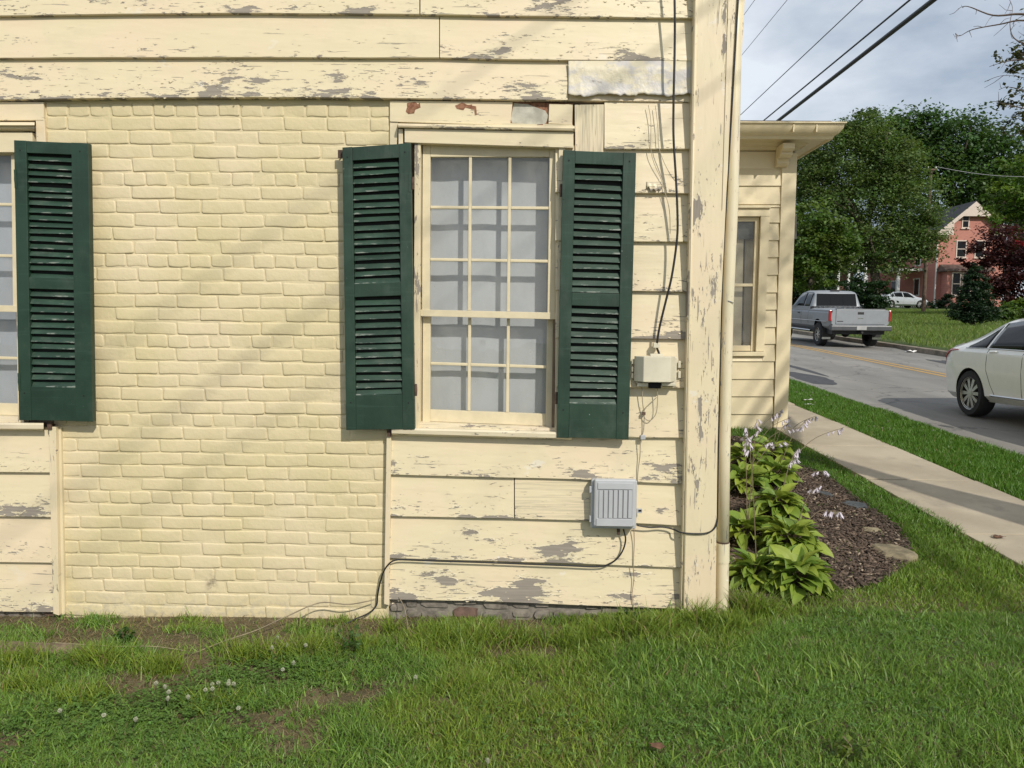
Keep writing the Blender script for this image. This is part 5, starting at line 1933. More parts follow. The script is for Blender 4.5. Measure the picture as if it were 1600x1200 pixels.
def tree(name, label, cat, Y, lobes, n, size, col, trunk_px, trunk_r=0.25, seed=1, group=None, mat=None, var=0.28, clump=0.16, flat=0.6, limbs=9, nclump=None, shell=0.55, bark=None):
    lb = [lobe(px, py, Y + (l[0] if l else 0), rx, rz) for (px, py, rx, rz, *l) in lobes]
    C, Rr = [a for a, _ in lb], [b for _, b in lb]
    bx = P(trunk_px, 470, Y).x
    bz = gzf(bx, Y)
    root = tag(empty(name, (bx, Y, bz)), label, cat, group)
    V, c, cc = leaf_cloud(C, Rr, n, size, col, var, flat, seed, clump, nclump, shell=shell)
    me = quads_mesh('crown', V, 4, mat or M_LEAF, c)
    adopt(link_mesh('crown', me), root)
    top = Vector(C[0])
    mid = Vector((bx, Y, bz)).lerp(Vector((sum(a[0] for a in C) / len(C), Y, sum(a[2] for a in C) / len(C))), 0.75)
    m = MB().tube([(bx, Y, bz - 0.2), (bx, Y, bz + (mid.z - bz) * 0.35), tuple(mid)], [trunk_r * 1.25, trunk_r, trunk_r * 0.6], 10)
    for q in range(limbs):
        e = Vector(cc[(q * 7) % len(cc)])
        s = Vector((bx, Y, bz)).lerp(mid, random.uniform(0.45, 1.0))
        h = s.lerp(e, 0.5) + Vector((random.uniform(-.1, .1), random.uniform(-.1, .1), 0.12)) * (e - s).length * 0.5
        m.tube(smooth_path([s, h, e], 4), [trunk_r * 0.42 * (1 - 0.8 * i / 8) for i in range(9)], 6)
    m.build('trunk', bark or M_BARK, root, smooth='all')
    return root


GRN_D = (0.058, 0.112, 0.030)
GRN_M = (0.048, 0.088, 0.022)
GRN_F = (0.100, 0.152, 0.042)
tree('maple_tree', 'tall dark green tree rising behind the pink house', 'tree', 96,
     [(1355, 205, 34, 28), (1395, 212, 48, 34), (1445, 208, 50, 36), (1492, 226, 62, 48), (1550, 245, 60, 52), (1430, 275, 62, 50), (1520, 290, 55, 45), (1600, 275, 60, 60), (1660, 300, 70, 80), (1370, 262, 45, 45), (1560, 315, 50, 30)],
     46000, 0.25, GRN_D, 1535, 0.7, 11, limbs=16, clump=0.20, var=0.4, shell=0.35)
tree('locust_tree', 'broad feathery green tree filling the middle behind the truck', 'tree', 50,
     [(1300, 245, 54, 46), (1345, 215, 46, 34), (1275, 262, 36, 44), (1400, 245, 40, 34), (1385, 270, 58, 46), (1290, 310, 50, 46), (1350, 320, 60, 46), (1420, 320, 48, 52), (1330, 385, 62, 42), (1400, 385, 55, 44), (1440, 365, 32, 46), (1268, 285, 30, 50)],
     72000, 0.095, GRN_F, 1368, 0.32, 12, limbs=16, clump=0.22, var=0.34, flat=0.42, shell=0.3)
tree('young_tree', 'bright green rounded tree just right of the wing corner', 'tree', 38,
     [(1275, 350, 48, 30), (1250, 385, 42, 42), (1305, 392, 36, 34), (1268, 425, 40, 28)],
     16000, 0.10, (0.092, 0.150, 0.028), 1262, 0.16, 13, limbs=8, var=0.38)
tree('yellow_green_tree', 'yellow green tree above the dark red maple', 'tree', 62,
     [(1592, 300, 26, 40), (1600, 345, 36, 30), (1560, 318, 22, 34), (1580, 270, 24, 26), (1640, 310, 50, 60), (1572, 350, 26, 20)],
     11000, 0.15, (0.115, 0.190, 0.034), 1605, 0.24, 14, var=0.35, limbs=7)
tree('red_maple', 'dark red leaved maple in front of the pink house', 'tree', 47,
     [(1548, 382, 36, 30), (1585, 385, 36, 34), (1565, 420, 48, 34), (1528, 402, 22, 20), (1600, 440, 40, 40), (1560, 455, 30, 26), (1640, 410, 45, 55)],
     16000, 0.105, (0.062, 0.016, 0.018), 1575, 0.15, 15, var=0.4, limbs=9)
tree('holly_tree', 'dense dark conical evergreen on the far lawn', 'tree', 32,
     [(1524, 424, 9, 13), (1524, 440, 17, 15), (1523, 456, 25, 16), (1522, 472, 32, 17), (1523, 486, 37, 14), (1522, 496, 34, 8)],
     20000, 0.05, (0.020, 0.046, 0.017), 1521, 0.11, 16, var=0.3, clump=0.13, limbs=4, nclump=420, shell=0.5)
shr = 'shrubs before the far houses'
tree('round_shrub', 'low round dark shrub right of the silver car', 'shrub', 66, [(1450, 481, 13, 9)], 1500, 0.12, (0.018, 0.040, 0.014), 1450, 0.05, 17, shr, limbs=2)
tree('round_shrub', 'upright dark shrub against the pink house wall', 'shrub', 67, [(1478, 474, 12, 13)], 1600, 0.12, (0.016, 0.036, 0.013), 1478, 0.05, 18, shr, limbs=2)
tree('round_shrub', 'pale green bush behind the white sedan roof', 'shrub', 36, [(1573, 488, 16, 12), (1560, 494, 12, 8)], 2400, 0.07, (0.085, 0.145, 0.030), 1572, 0.04, 19, shr, limbs=2)
tree('round_shrub', 'yellow green bush at the right edge beyond the street', 'shrub', 38, [(1596, 482, 20, 18), (1622, 480, 20, 18)], 2600, 0.08, (0.10, 0.17, 0.022), 1598, 0.04, 20, shr, limbs=2)
for (px, py, rx, rz, Y, s, lab) in ((1286, 440, 30, 24, 44, 21, 'dark shrub above the truck cab roof, left one'), (1338, 452, 24, 22, 46, 22, 'dark shrub above the truck cab roof, right one'), (1368, 462, 20, 24, 44, 23, 'dark shrub behind the truck tailgate'),
                                    (1252, 452, 18, 18, 42, 24, 'dark shrub left of the truck beside the wing')):
    tree('dark_shrub', lab, 'shrub', Y, [(px, py, rx, rz), (px - 8, py + 12, rx * 0.8, rz * 0.7)], 4200, 0.09, (0.020, 0.046, 0.014), px, 0.06, s, shr, limbs=3, var=0.4)
tree('flowering_bush', 'pink flowering bush left of the truck cab', 'shrub', 48, [(1262, 432, 16, 14)], 900, 0.08, (0.16, 0.085, 0.075), 1262, 0.05, 25, limbs=2)
tree('crape_myrtle', 'pinkish red blossom cluster at the right edge', 'shrub', 45, [(1600, 374, 9, 10), (1615, 380, 12, 16)], 700, 0.10, (0.36, 0.030, 0.045), 1612, 0.05, 26, limbs=2)
far_n = 0
# far wood that reads as one mass on the skyline
V, c, _ = leaf_cloud([tuple(P(px, 405 + 18 * math.sin(px * 0.03), 150)) for px in range(600, 2400, 50)], [(9, 6, 6.5)] * 36, 20000, 0.9, (0.022, 0.045, 0.015), 0.35, 0.6, 31)
o = link_mesh('distant_wood', quads_mesh('distant_wood', V, 4, M_LEAF, c))
tag(o, 'dark mass of far trees on the skyline', 'trees', kind='stuff')

# ------------------------------------------------------------------ tree whose twigs hang in at the top right
def street_tree():
    bx, by = 4.7, -0.7
    root = tag(empty('street_tree', (bx, by, gzf(bx, by))), 'half bare tree reaching in at the top right corner', 'tree')
    m = MB()
    z0 = gzf(bx, by)
    fork = Vector((5.0, 0.2, 3.6))
    m.tube(smooth_path([(bx, by, z0 - 0.1), (bx + 0.05, by + 0.1, z0 + 1.6), fork], 6), [0.16 - 0.005 * i for i in range(13)], 10)
    hub = P(1720, 60, 4.4)
    hub2 = P(1700, 190, 4.2)
    m.tube(smooth_path([fork, fork.lerp(hub, 0.55) + Vector((0.1, -0.1, 0.15)), hub], 6), [0.09 - 0.004 * i for i in range(13)], 8)
    m.tube(smooth_path([fork, fork.lerp(hub2, 0.5) + Vector((0.2, 0, 0)), hub2], 6), [0.07 - 0.003 * i for i in range(13)], 8)
    m.tube(smooth_path([fork, Vector((4.9, -0.7, 5.2)), Vector((4.6, -1.4, 7.0))], 6), [0.09 - 0.005 * i for i in range(13)], 8)
    twigs = [  # start px, py -> knots, all about 9 m away
        (hub, [(1640, 30), (1595, 22), (1552, 24), (1512, 10), (1497, 14)], 0.020),
        (hub, [(1650, 10), (1600, -6), (1560, -2), (1530, -12)], 0.016),
        (hub, [(1655, 45), (1600, 32), (1562, 38), (1520, 46), (1500, 56), (1493, 52)], 0.014),
        (hub, [(1650, 62), (1612, 70), (1585, 60), (1578, 38), (1582, 12), (1574, -6)], 0.012),
        (hub, [(1640, 85), (1605, 92), (1572, 96), (1546, 104)], 0.016),
        (hub2, [(1650, 150), (1610, 125), (1568, 118), (1538, 128)], 0.007),
        (hub2, [(1640, 165), (1600, 142), (1575, 136), (1561, 140)], 0.006),
        (hub2, [(1650, 185), (1610, 172), (1580, 165), (1552, 158)], 0.014),
        (hub2, [(1650, 205), (1605, 205), (1578, 212), (1566, 200)], 0.012)]
    ends = []
    for (s, kn, r) in twigs:
        Y = 4.7 + random.uniform(-0.5, 0.7)
        pts = [s] + [P(a, b, Y + 0.12 * i) for i, (a, b) in enumerate(kn)]
        sp = smooth_path(pts, 5)
        m.tube(sp, [max(0.0028, r * (1 - i / len(sp))) for i in range(len(sp))], 5)
        for i in range(6, len(sp), 3):
            d = Vector((random.uniform(-1, 0.3), random.uniform(-.6, .6), random.uniform(-.8, .6)))
            ln = random.uniform(0.08, 0.26)
            m.tube([sp[i], sp[i] + d * ln * 0.5, sp[i] + d * ln + Vector((0, 0, random.uniform(-.04, .06)))], [0.0035, 0.0026, 0.0016], 4)
    m.build('trunk', plain('twig_bark', (0.12, 0.09, 0.075), 0.9, 0.3, 20, 0.4, 60), root, smooth='all')
    cl = []
    for (px, py, rx, rz) in ((1588, 75, 12, 26), (1560, 96, 14, 10), (1585, 108, 16, 12), (1600, 90, 16, 24), (1570, 160, 16, 12), (1590, 185, 16, 18), (1565, 200, 8, 9), (1600, 205, 14, 16), (1598, 150, 12, 18), (1640, 120, 30, 60), (1660, 200, 40, 50), (1640, 30, 26, 40)):
        cl.append(lobe(px, py, 5.0, rx, rz))
    V, c, _ = leaf_cloud([a for a, _ in cl], [b for _, b in cl], 2300, 0.026, (0.060, 0.070, 0.026), 0.4, 0.7, 41, 0.30, nclump=150, shell=0.1)
    adopt(link_mesh('crown', quads_mesh('crown', V, 4, M_LEAF, c)), root)
    V, c, _ = leaf_cloud([(5.0, -1.2, 6.6), (4.7, -1.8, 7.6), (5.6, -0.9, 7.6)], [(1.3, 1.2, 0.9)] * 3, 5000, 0.045, (0.055, 0.075, 0.025), 0.4, 0.7, 42, 0.2)
    adopt(link_mesh('crown', quads_mesh('crown', V, 4, M_LEAF, c)), root)


street_tree()

# ================================================================== FAR HOUSES, POLE
def far_window(parent, x0, x1, z0, z1, y, name='window', sill=True):
    f = MB()
    t = 0.10
    f.box(x0 - t, x0, y - .06, y + .05, z0 - t, z1 + t).box(x1, x1 + t, y - .0602, y + .05, z0 - t, z1 + t)
    f.box(x0, x1, y - .0604, y + .05, z1, z1 + t).box(x0, x1, y - .0606, y + .05, z0 - t, z0)
    f.box(x0, x1, y - .03, y + .04, (z0 + z1) / 2 - .035, (z0 + z1) / 2 + .035)
    w = f.build(name, M_FTRIM, parent)
    MB().box(x0, x1, y - .012, y + .012, z0, z1).build('pane', M_TINT, w)
    if sill:
        MB().box(x0 - .18, x1 + .18, y - .14, y - .061, z0 - t - .08, z0 - t).build('sill', M_FTRIM, w)
    return w


M_FTRIM = plain('pale_far_trim', (0.60, 0.50, 0.43), 0.7, 0.06)
M_FWHITE = plain('white_far_trim', (0.66, 0.66, 0.63), 0.7, 0.06)
M_PINK = mat_farbrick('pink_painted_brick', (0.50, 0.195, 0.150), (0.44, 0.23, 0.185))
M_SLATE = plain('dark_slate', (0.028, 0.030, 0.036), 0.75, 0.25, 1.5)
PY = 72.0
px0, px1 = P(1463, 420, PY).x, P(1567, 420, PY).x
pzb = gzf(px0, PY) - 0.4
pze, pzr = P(1463, 362, PY).z, P(1515, 318, PY).z
pxc = (px0 + px1) / 2
pink = tag(empty('pink_house', (pxc, PY, pzb)), 'pink brick gabled house with dark slate roof', 'house')
dep = 15.0
MB().add([(px0, PY, pzb), (px1, PY, pzb), (px1, PY, pze), (pxc, PY, pzr), (px0, PY, pze), (px0, PY + dep, pzb), (px1, PY + dep, pzb), (px1, PY + dep, pze), (pxc, PY + dep, pzr), (px0, PY + dep, pze)],
         [(0, 1, 2, 3, 4), (9, 8, 7, 6, 5), (0, 4, 9, 5), (1, 6, 7, 2)]).build('wall', M_PINK, pink)
ro = 0.5
sl = (pzr - pze) / (pxc - px0)
roof = MB()
for sg in (-1, 1):
    e = (px0 - ro) if sg < 0 else (px1 + ro)
    ze = pze - ro * sl
    q = [(e, PY - 0.45, ze + .05), (pxc, PY - 0.45, pzr + .05), (pxc, PY + dep + .4, pzr + .05), (e, PY + dep + .4, ze + .05)]
    roof.hexa(q, [(a, b, c + 0.16) for a, b, c in q])
roof.build('roof', M_SLATE, pink)
for sg in (-1, 1):
    e = (px0 - ro) if sg < 0 else (px1 + ro)
    ze = pze - ro * sl
    q = [(e, PY - 0.50, ze - .28), (pxc, PY - 0.50, pzr - .32), (pxc, PY - 0.50, pzr + .13), (e, PY - 0.50, ze + .13)]
    MB().hexa(q, [(a, b + .048, c) for a, b, c in q]).build('bargeboard', M_FTRIM, pink)
    c0_ = px0 if sg < 0 else px1
    q = [(c0_ + sg * .45, PY - .44, pze - .35), (c0_ - sg * 1.25, PY - .44, pze - .35), (c0_ - sg * 1.25, PY - .44, pze + .85), (c0_ + sg * .45, PY - .44, pze - .30)]
    MB().hexa(q, [(a, b + .1, c) for a, b, c in q]).build('eave_panel', M_FTRIM, pink)
q = [(pxc - 1.15, PY - .47, pzr - 1.25), (pxc + 1.15, PY - .47, pzr - 1.25), (pxc + .25, PY - .47, pzr - .36), (pxc - .25, PY - .47, pzr - .36)]
MB().hexa(q, [(a, b + .1, c) for a, b, c in q]).build('gable_screen', M_FTRIM, pink)
wpx = lambda a, b, c, d: (P(a, c, PY).x, P(b, c, PY).x, P(a, d, PY).z, P(a, c, PY).z)
far_window(pink, *wpx(1505, 1513.5, 335, 355), PY)
far_window(pink, *wpx(1496, 1509, 377, 401), PY)
far_window(pink, *wpx(1525, 1538, 377, 401), PY)
# ground floor bay with its own little roof
b0, b1 = P(1480, 430, PY - 1.1).x, P(1545, 430, PY - 1.1).x
bz0, bz1 = pzb, P(1490, 421, PY - 1.1).z
MB().box(b0, b1, PY - 1.1, PY - .002, bz0, bz1).build('bay', M_PINK, pink)
MB().add([(b0 - .4, PY - 1.5, bz1), (b1 + .4, PY - 1.5, bz1), (b1 + .2, PY - .002, bz1 + .55), (b0 - .2, PY - .002, bz1 + .55), (b0 - .4, PY - 1.5, bz1 - .18), (b1 + .4, PY - 1.5, bz1 - .18), (b1 + .4, PY - .003, bz1 - .18), (b0 - .4, PY - .003, bz1 - .18)],
         [(0, 1, 2, 3), (0, 4, 5, 1), (4, 7, 6, 5), (0, 3, 7, 4), (1, 5, 6, 2)]).build('bay_roof', plain('brown_roof', (.11, .075, .06), .8), pink)
far_window(pink, P(1489, 430, PY - 1.1).x, P(1500, 430, PY - 1.1).x, P(1490, 460, PY - 1.1).z, P(1490, 427, PY - 1.1).z, PY - 1.1)
far_window(pink, P(1505, 430, PY - 1.1).x, P(1516, 430, PY - 1.1).x, P(1490, 460, PY - 1.1).z, P(1490, 427, PY - 1.1).z, PY - 1.1)
MB().tube([(px0 - .08, PY - .12, pzb), (px0 - .08, PY - .12, pze)], .07, 8).build('downpipe', M_FWHITE, pink)
# windows in the shaded side wall
for yy in (PY + 3.0, PY + 8.0):
    for zz in (pzb + 1.6, pzb + 4.6):
        f = MB().box(px0 - .05, px0 + .05, yy, yy + 1.1, zz, zz + 1.8).build('window', M_FWHITE, pink)
        MB().box(px0 - .07, px0 - .051, yy + .12, yy + .98, zz + .12, zz + 1.68).build('pane', M_TINT, f)
# side porch of the pink house: flat roof on white posts with a rail
pr = MB()
ppx0, ppx1 = P(1404, 424, PY + 2).x, px0 - .1
pz1 = P(1410, 423, PY + 2).z
pr.box(ppx0 - .3, ppx1, PY + 1.6, PY + 6, pz1, pz1 + .22).build('porch_roof', M_FWHITE, pink)
for x in (ppx0, P(1450, 440, PY + 2).x):
    MB().box(x - .13, x + .13, PY + 1.87, PY + 2.13, pzb, pz1).build('porch_post', M_FWHITE, pink)
rz_ = P(1420, 466, PY + 2).z
MB().box(ppx0 + .15, ppx0 + 2.6, PY + 1.95, PY + 2.05, rz_, rz_ + .08).build('porch_rail', M_FWHITE, pink)
for k in range(12):
    x = ppx0 + .25 + k * .2
    MB().box(x - .035, x + .035, PY + 1.97, PY + 2.03, rz_ - .9, rz_).build('baluster', M_FWHITE, pink)

# brick house with a two storey white porch, nearly hidden by the trees
HY = 78.0
hx0, hx1 = P(1215, 430, HY).x, P(1352, 430, HY).x
hz = gzf(hx0, HY) - .4
hz1 = P(1300, 372, HY).z
bh = tag(empty('porch_house', ((hx0 + hx1) / 2, HY, hz)), 'brick house with white two storey porch behind the trees', 'house')
M_FB = mat_farbrick('dull_red_brick', (0.20, 0.085, 0.060), (0.26, 0.19, 0.16))
MB().box(hx0, hx1 - 1.2, HY, HY + 9, hz, hz1).build('wall', M_FB, bh)
MB().add([(hx0 - .5, HY - 2.4, hz1), (hx1 + .4, HY - 2.4, hz1), (hx1 + .4, HY + 9.4, hz1), (hx0 - .5, HY + 9.4, hz1), (hx0 + 3, HY + 3.5, hz1 + 2.2), (hx1 - 3, HY + 3.5, hz1 + 2.2)],
         [(0, 1, 5, 4), (1, 2, 5), (2, 3, 4, 5), (3, 0, 4), (0, 3, 2, 1)]).build('roof', M_SLATE, bh)
z_b = P(1320, 412, HY - 2).z
MB().box(hx0, hx1, HY - 2.2, HY - .001, z_b - .2, z_b).build('balcony_floor', M_FWHITE, bh)
for px in (1310, 1326, 1341, 1352, 1290):
    x = P(px, 430, HY - 2).x
    MB().box(x - .11, x + .11, HY - 2.1, HY - 1.88, hz, z_b - .2).build('porch_post', M_FWHITE, bh)
    MB().box(x - .09, x + .09, HY - 2.08, HY - 1.9, z_b, hz1).build('porch_post', M_FWHITE, bh)
MB().box(hx0, hx1, HY - 2.06, HY - 1.98, z_b + .85, z_b + .93).build('balcony_rail', M_FWHITE, bh)
for k in range(30):
    x = hx0 + (hx1 - hx0) * (k + .5) / 30
    MB().box(x - .03, x + .03, HY - 2.05, HY - 1.99, z_b, z_b + .85).build('baluster', M_FWHITE, bh)
for px in (1300, 1330):
    x = P(px, 430, HY).x
    far_window(bh, x - .5, x + .5, z_b + .6, z_b + 2.2, HY)
    far_window(bh, x - .5, x + .5, hz + 1.2, hz + 3.0, HY)

# utility pole far up the street with its crossarm and one wire
UY = 53.0
ux, uzt = P(1443, 480, UY).x, P(1446, 264, UY).z
pole = tag(empty('utility_pole', (ux, UY, gzf(ux, UY))), 'slim wooden utility pole before the pink house', 'utility pole')
M_POLE = plain('pole_wood', (0.115, 0.078, 0.055), 0.9, 0.3, 4.0)
MB().tube([(ux, UY, gzf(ux, UY) - .3), (ux, UY, uzt)], [0.15, 0.10], 10).build('post', M_POLE, pole, smooth=True)
MB().box(ux - .35, ux + .35, UY - .16, UY - .10, uzt - .12, uzt).build('crossarm', M_POLE, pole)
MB().lathe([(.02, 0), (.05, .03), (.05, .10), (.02, .14)], (ux - .28, UY - .13, uzt), 'z', 8).build('insulator', M_FWHITE, pole)
MB().lathe([(.02, 0), (.05, .03), (.05, .10), (.02, .14)], (ux + .28, UY - .13, uzt), 'z', 8).build('insulator', M_FWHITE, pole)
a, b_ = Vector((ux + .28, UY - .13, uzt + .14)), P(1640, 276, UY - 4)
o = MB().tube([a.lerp(b_, k / 12) + Vector((0, 0, -0.25 * math.sin(math.pi * k / 12))) for k in range(13)], 0.016, 5).build('far_wire', plain('pale_wire', (0.42, 0.42, 0.42), 0.6), None)
tag(o, 'pale wire running right from the far utility pole', 'wire')

# ================================================================== GRASS
def in_poly(x, y, poly):
    c = np.zeros(len(x), bool)
    n = len(poly)
    for i in range(n):
        x0, y0 = poly[i]
        x1, y1 = poly[(i + 1) % n]
        cross = ((y0 > y) != (y1 > y)) & (x < (x1 - x0) * (y - y0) / (y1 - y0 + 1e-12) + x0)
        c ^= cross
    return c


BED_PX = [(1136, 955), (1200, 945), (1290, 930), (1370, 915), (1412, 890), (1424, 860), (1400, 825), (1352, 795), (1318, 768), (1290, 745), (1245, 728), (1200, 700), (1150, 682), (1120, 690)]
BED = []
for q in BED_PX:
    g = G(*q)
    BED.append((g.x, g.y))


def blades(name, x, y, h, w, col, lean=0.5, seed=1, mat=None, zoff=None, label=None, curve=0.6):
    """grass blades: a bent strip of two quads and a tip"""
    r = np.random.default_rng(seed)
    n = len(x)
    z = gz(x, y) if zoff is None else zoff
    a = r.uniform(0, 2 * np.pi, n)
    ln = lean * r.uniform(0.2, 1.3, n)
    dx, dy = np.cos(a), np.sin(a)
    fa = r.uniform(0, 2 * np.pi, n)
    sx, sy = np.cos(fa) * w, np.sin(fa) * w
    L = []
    for t, wk in ((0.0, 1.0), (0.5, 0.85), (1.0, 0.0)):
        off = ln * h * (curve * t * t + (1 - curve) * t)
        hh = h * t * np.sqrt(np.maximum(0.1, 1 - 0.35 * (ln * t) ** 2))
        cx, cy, cz = x + dx * off, y + dy * off, z + hh - 0.004
        if wk > 0:
            L.append(np.stack([cx - sx * wk, cy - sy * wk, cz], 1))
            L.append(np.stack([cx + sx * wk, cy + sy * wk, cz], 1))
        else:
            L.append(np.stack([cx, cy, cz], 1))
    V = np.stack(L, 1).reshape(-1, 3)
    me = quads_mesh(name, V, 5, mat or M_GRASS, col, [(0, 1, 3, 2), (2, 3, 4)])
    o = link_mesh(name, me)
    tag(o, label or name, 'grass', kind='stuff')
    return o


def green(n, r, base, var=0.25, dry=0.06, yellow=0.25):
    b = np.tile(np.array(base), (n, 1)) * r.uniform(1 - var, 1 + var, n)[:, None]
    t = r.random(n) * yellow
    b[:, 0] *= 1 + 0.9 * t
    b[:, 1] *= 1 + 0.25 * t
    d = r.random(n) < dry
    b[d] = np.array((0.28, 0.21, 0.10)) * r.uniform(0.6, 1.2, d.sum())[:, None]
    return b


def bare(x, y):
    """1 where the soil shows: trodden strip along the brick, patches at the left"""
    n1 = fbm(x * 1.6 + 3.1, y * 2.6, 51, 3)
    n2 = fbm(x * 4.5, y * 6.0, 61, 3)
    s = (n1 - 0.5) * 1.5 + (n2 - 0.5) * 1.1
    wall = sstep(-0.55, -0.12, y) * (1 - sstep(0.5, 1.0, x)) * (y < 0.4)
    left = (1 - sstep(-1.5, -0.3, x)) * sstep(-1.3, -0.6, y)
    right = sstep(-0.5, 0.6, x)
    s = s + 0.27 * wall + 0.46 * left - 0.42 * right - 0.12 * (1 - left) * (y < -0.4)
    return sstep(0.06, 0.36, s)


def lawn_points(n, x0, x1, y0, y1, seed):
    r = np.random.default_rng(seed)
    return r.uniform(x0, x1, n), r.uniform(y0, y1, n), r


# near lawn, denser towards the camera
x, y, r = lawn_points(300000, -3.4, 3.0, -2.0, 0.02, 71)
vis = np.abs(x - 0.05) < (y + 3.9) * 0.72 + 0.9
keep = vis & (r.random(len(x)) > 0.97 * bare(x, y)) & (y < -0.012)
corner_x = P(1137, 950, 0.0).x
keep &= ~((y > -0.09) & (x > P(1064, 950, -0.075).x - .01) & (x < corner_x + .01))
x, y = x[keep], y[keep]
tuft = fbm(x * 5.0, y * 7.0, 81, 3)
band = fbm(x * 0.9 + 7, y * 1.3, 91, 2)
h = (0.020 + 0.060 * tuft ** 2 + 0.026 * r.random(len(x))) * (0.68 + 0.5 * band)
h *= np.where(y > -0.16, 0.8, 1.0)
c = green(len(x), r, (0.158, 0.272, 0.046), 0.42, 0.08, 0.65)
cool = sstep(0.45, 0.6, fbm(x * 1.1 + 2, y * 1.6 + 5, 95, 2))[:, None]
c = c * (1 - 0.55 * cool) + c * np.array((0.66, 0.92, 1.25)) * 0.55 * cool
blades('lawn_grass', x, y, h, 0.0011 + 0.0018 * r.random(len(x)), c, 0.95, 72, label='uneven green grass in front of the house wall')

# wider, taller weed blades standing out of the lawn
x, y, r = lawn_points(9000, -3.2, 3.0, -2.0, -0.05, 74)
keep = (np.abs(x) < (y + 3.9) * 0.72 + 0.3) & (r.random(len(x)) > bare(x, y)) & (fbm(x * 2.2, y * 3.0, 97, 2) > 0.47)
x, y = x[keep], y[keep]
c = green(len(x), r, (0.150, 0.260, 0.050), 0.3, 0.04, 0.5)
blades('coarse_grass', x, y, 0.04 + 0.06 * r.random(len(x)), 0.0024 + 0.0022 * r.random(len(x)), c, 0.95, 75, label='taller coarse blades scattered through the lawn')

# tufts at the foot of the brick
tx, ty, th = [], [], []
rr = np.random.default_rng(77)
for (px, py, s, n, hh) in ((150, 1010, .10, 420, .12), (248, 1022, .11, 430, .11), (130, 1062, .12, 340, .09), (20, 1012, .14, 380, .12), (40, 1045, .10, 260, .09), (390, 1005, .14, 420, .12), (480, 1000, .14, 500, .12), (700, 985, .20, 620, .11), (800, 982, .18, 520, .10), (990, 985, .14, 560, .14), (920, 990, .14, 420, .11), (560, 1000, .10, 240, .12), (1140, 985, .12, 340, .13), (1185, 965, .10, 320, .16), (1150, 940, .05, 160, .14), (330, 1075, .12, 300, .09), (610, 970, .04, 90, .13), (195, 970, .03, 60, .10), (1090, 975, .05, 140, .15)):
    g = G(px, py)
    a = rr.normal(size=(n, 2)) * s * np.array((0.55, 0.30))
    tx.append(g.x + a[:, 0]); ty.append(np.minimum(g.y + a[:, 1], -0.015)); th.append(hh * rr.uniform(0.5, 1.15, n))
x, y, h = np.concatenate(tx), np.concatenate(ty), np.concatenate(th)
c = green(len(x), rr, (0.150, 0.245, 0.038), 0.28, 0.06, 0.5)
blades('grass_tufts', x, y, h, 0.0016 + 0.0016 * rr.random(len(x)), c, 0.8, 78, label='tufts of longer grass along the foot of the wall')

# dry straw lying on bare ground
x, y, r = lawn_points(34000, -3.2, 1.6, -1.6, -0.01, 101)
keep = (r.random(len(x)) < bare(x, y) * 0.9 + 0.05) & (np.abs(x) < (y + 3.9) * 0.72 + 0.3)
x, y = x[keep], y[keep]
c = np.array((0.30, 0.23, 0.125))[None] * r.uniform(0.45, 1.25, len(x))[:, None]
blades('dry_straw', x, y, 0.012 + 0.035 * r.random(len(x)), 0.0010 + 0.001 * r.random(len(x)), c, 2.4, 102, label='dry straw lying on the bare soil')

# strip between bed and sidewalk and lawn towards the wing
x, y, r = lawn_points(120000, 1.05, WALK_L + 0.05, 0.0, 6.2, 111)
dens = np.clip(1.25 - y * 0.25, 0.32, 1)
edge = WALK_L + 0.16 * (fbm(y * 2.3, y * 0 + 2, 3, 3) - 0.38)
bed = in_poly(x, y, BED)
keep = (r.random(len(x)) < dens) & ~(bed & (r.random(len(x)) > np.where((x < corner_x + 0.22) & (y < 1.2), 0.45, 0.03))) & (x < edge) & (x > corner_x + 0.0)
keep &= ~((y > WY - 0.1) & (x < WXC + 0.05))
x, y = x[keep], y[keep]
h = (0.035 + 0.055 * fbm(x * 5, y * 5, 3, 2) ** 1.5 * (0.6 + 0.8 * r.random(len(x))))
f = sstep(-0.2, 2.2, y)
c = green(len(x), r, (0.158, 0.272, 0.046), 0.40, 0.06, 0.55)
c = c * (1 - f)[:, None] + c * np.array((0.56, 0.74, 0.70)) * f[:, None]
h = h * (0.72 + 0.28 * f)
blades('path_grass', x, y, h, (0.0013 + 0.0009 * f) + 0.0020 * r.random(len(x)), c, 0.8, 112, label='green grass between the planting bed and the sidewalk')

# verge between sidewalk and street
x, y, r = lawn_points(110000, WALK_R - 0.03, ROAD_L + 0.08, -3.0, 18, 121)
keep = (r.random(len(x)) < np.clip(1.25 - y * 0.05, 0.35, 1)) & (x > WALK_R + 0.05 * (fbm(y * 2.5, y * 0, 5, 2) - 0.5)) & (x < ROAD_L + 0.10 * (fbm(y * 1.7, y * 0 + 9.3, 1, 3) - 0.4))
x, y = x[keep], y[keep]
h = 0.035 + 0.065 * fbm(x * 3, y * 3, 7, 2) * (0.5 + r.random(len(x)) * 0.7)
blades('verge_grass', x, y, h, 0.0035 + 0.003 * r.random(len(x)), green(len(x), r, (0.080, 0.185, 0.026), 0.25, 0.015, 0.35), 0.6, 122, label='bright green verge between sidewalk and street')

# long meadow grass across the street
x, y, r = lawn_points(150000, 12.4, 34, 14, 62, 131)
keep = (np.abs((x / (y + 3.9)) - 0.56) < 0.18)
x, y = x[keep], y[keep]
h = 0.10 + 0.22 * fbm(x * 0.5, y * 0.5, 9, 3) * (0.4 + r.random(len(x)))
cc_ = green(len(x), r, (0.115, 0.200, 0.042), 0.4, 0.05, 0.6)
blades('meadow_grass', x, y, h, 0.005 + 0.006 * r.random(len(x)), cc_, 0.8, 132, label='long unmown grass on the lawn across the street')

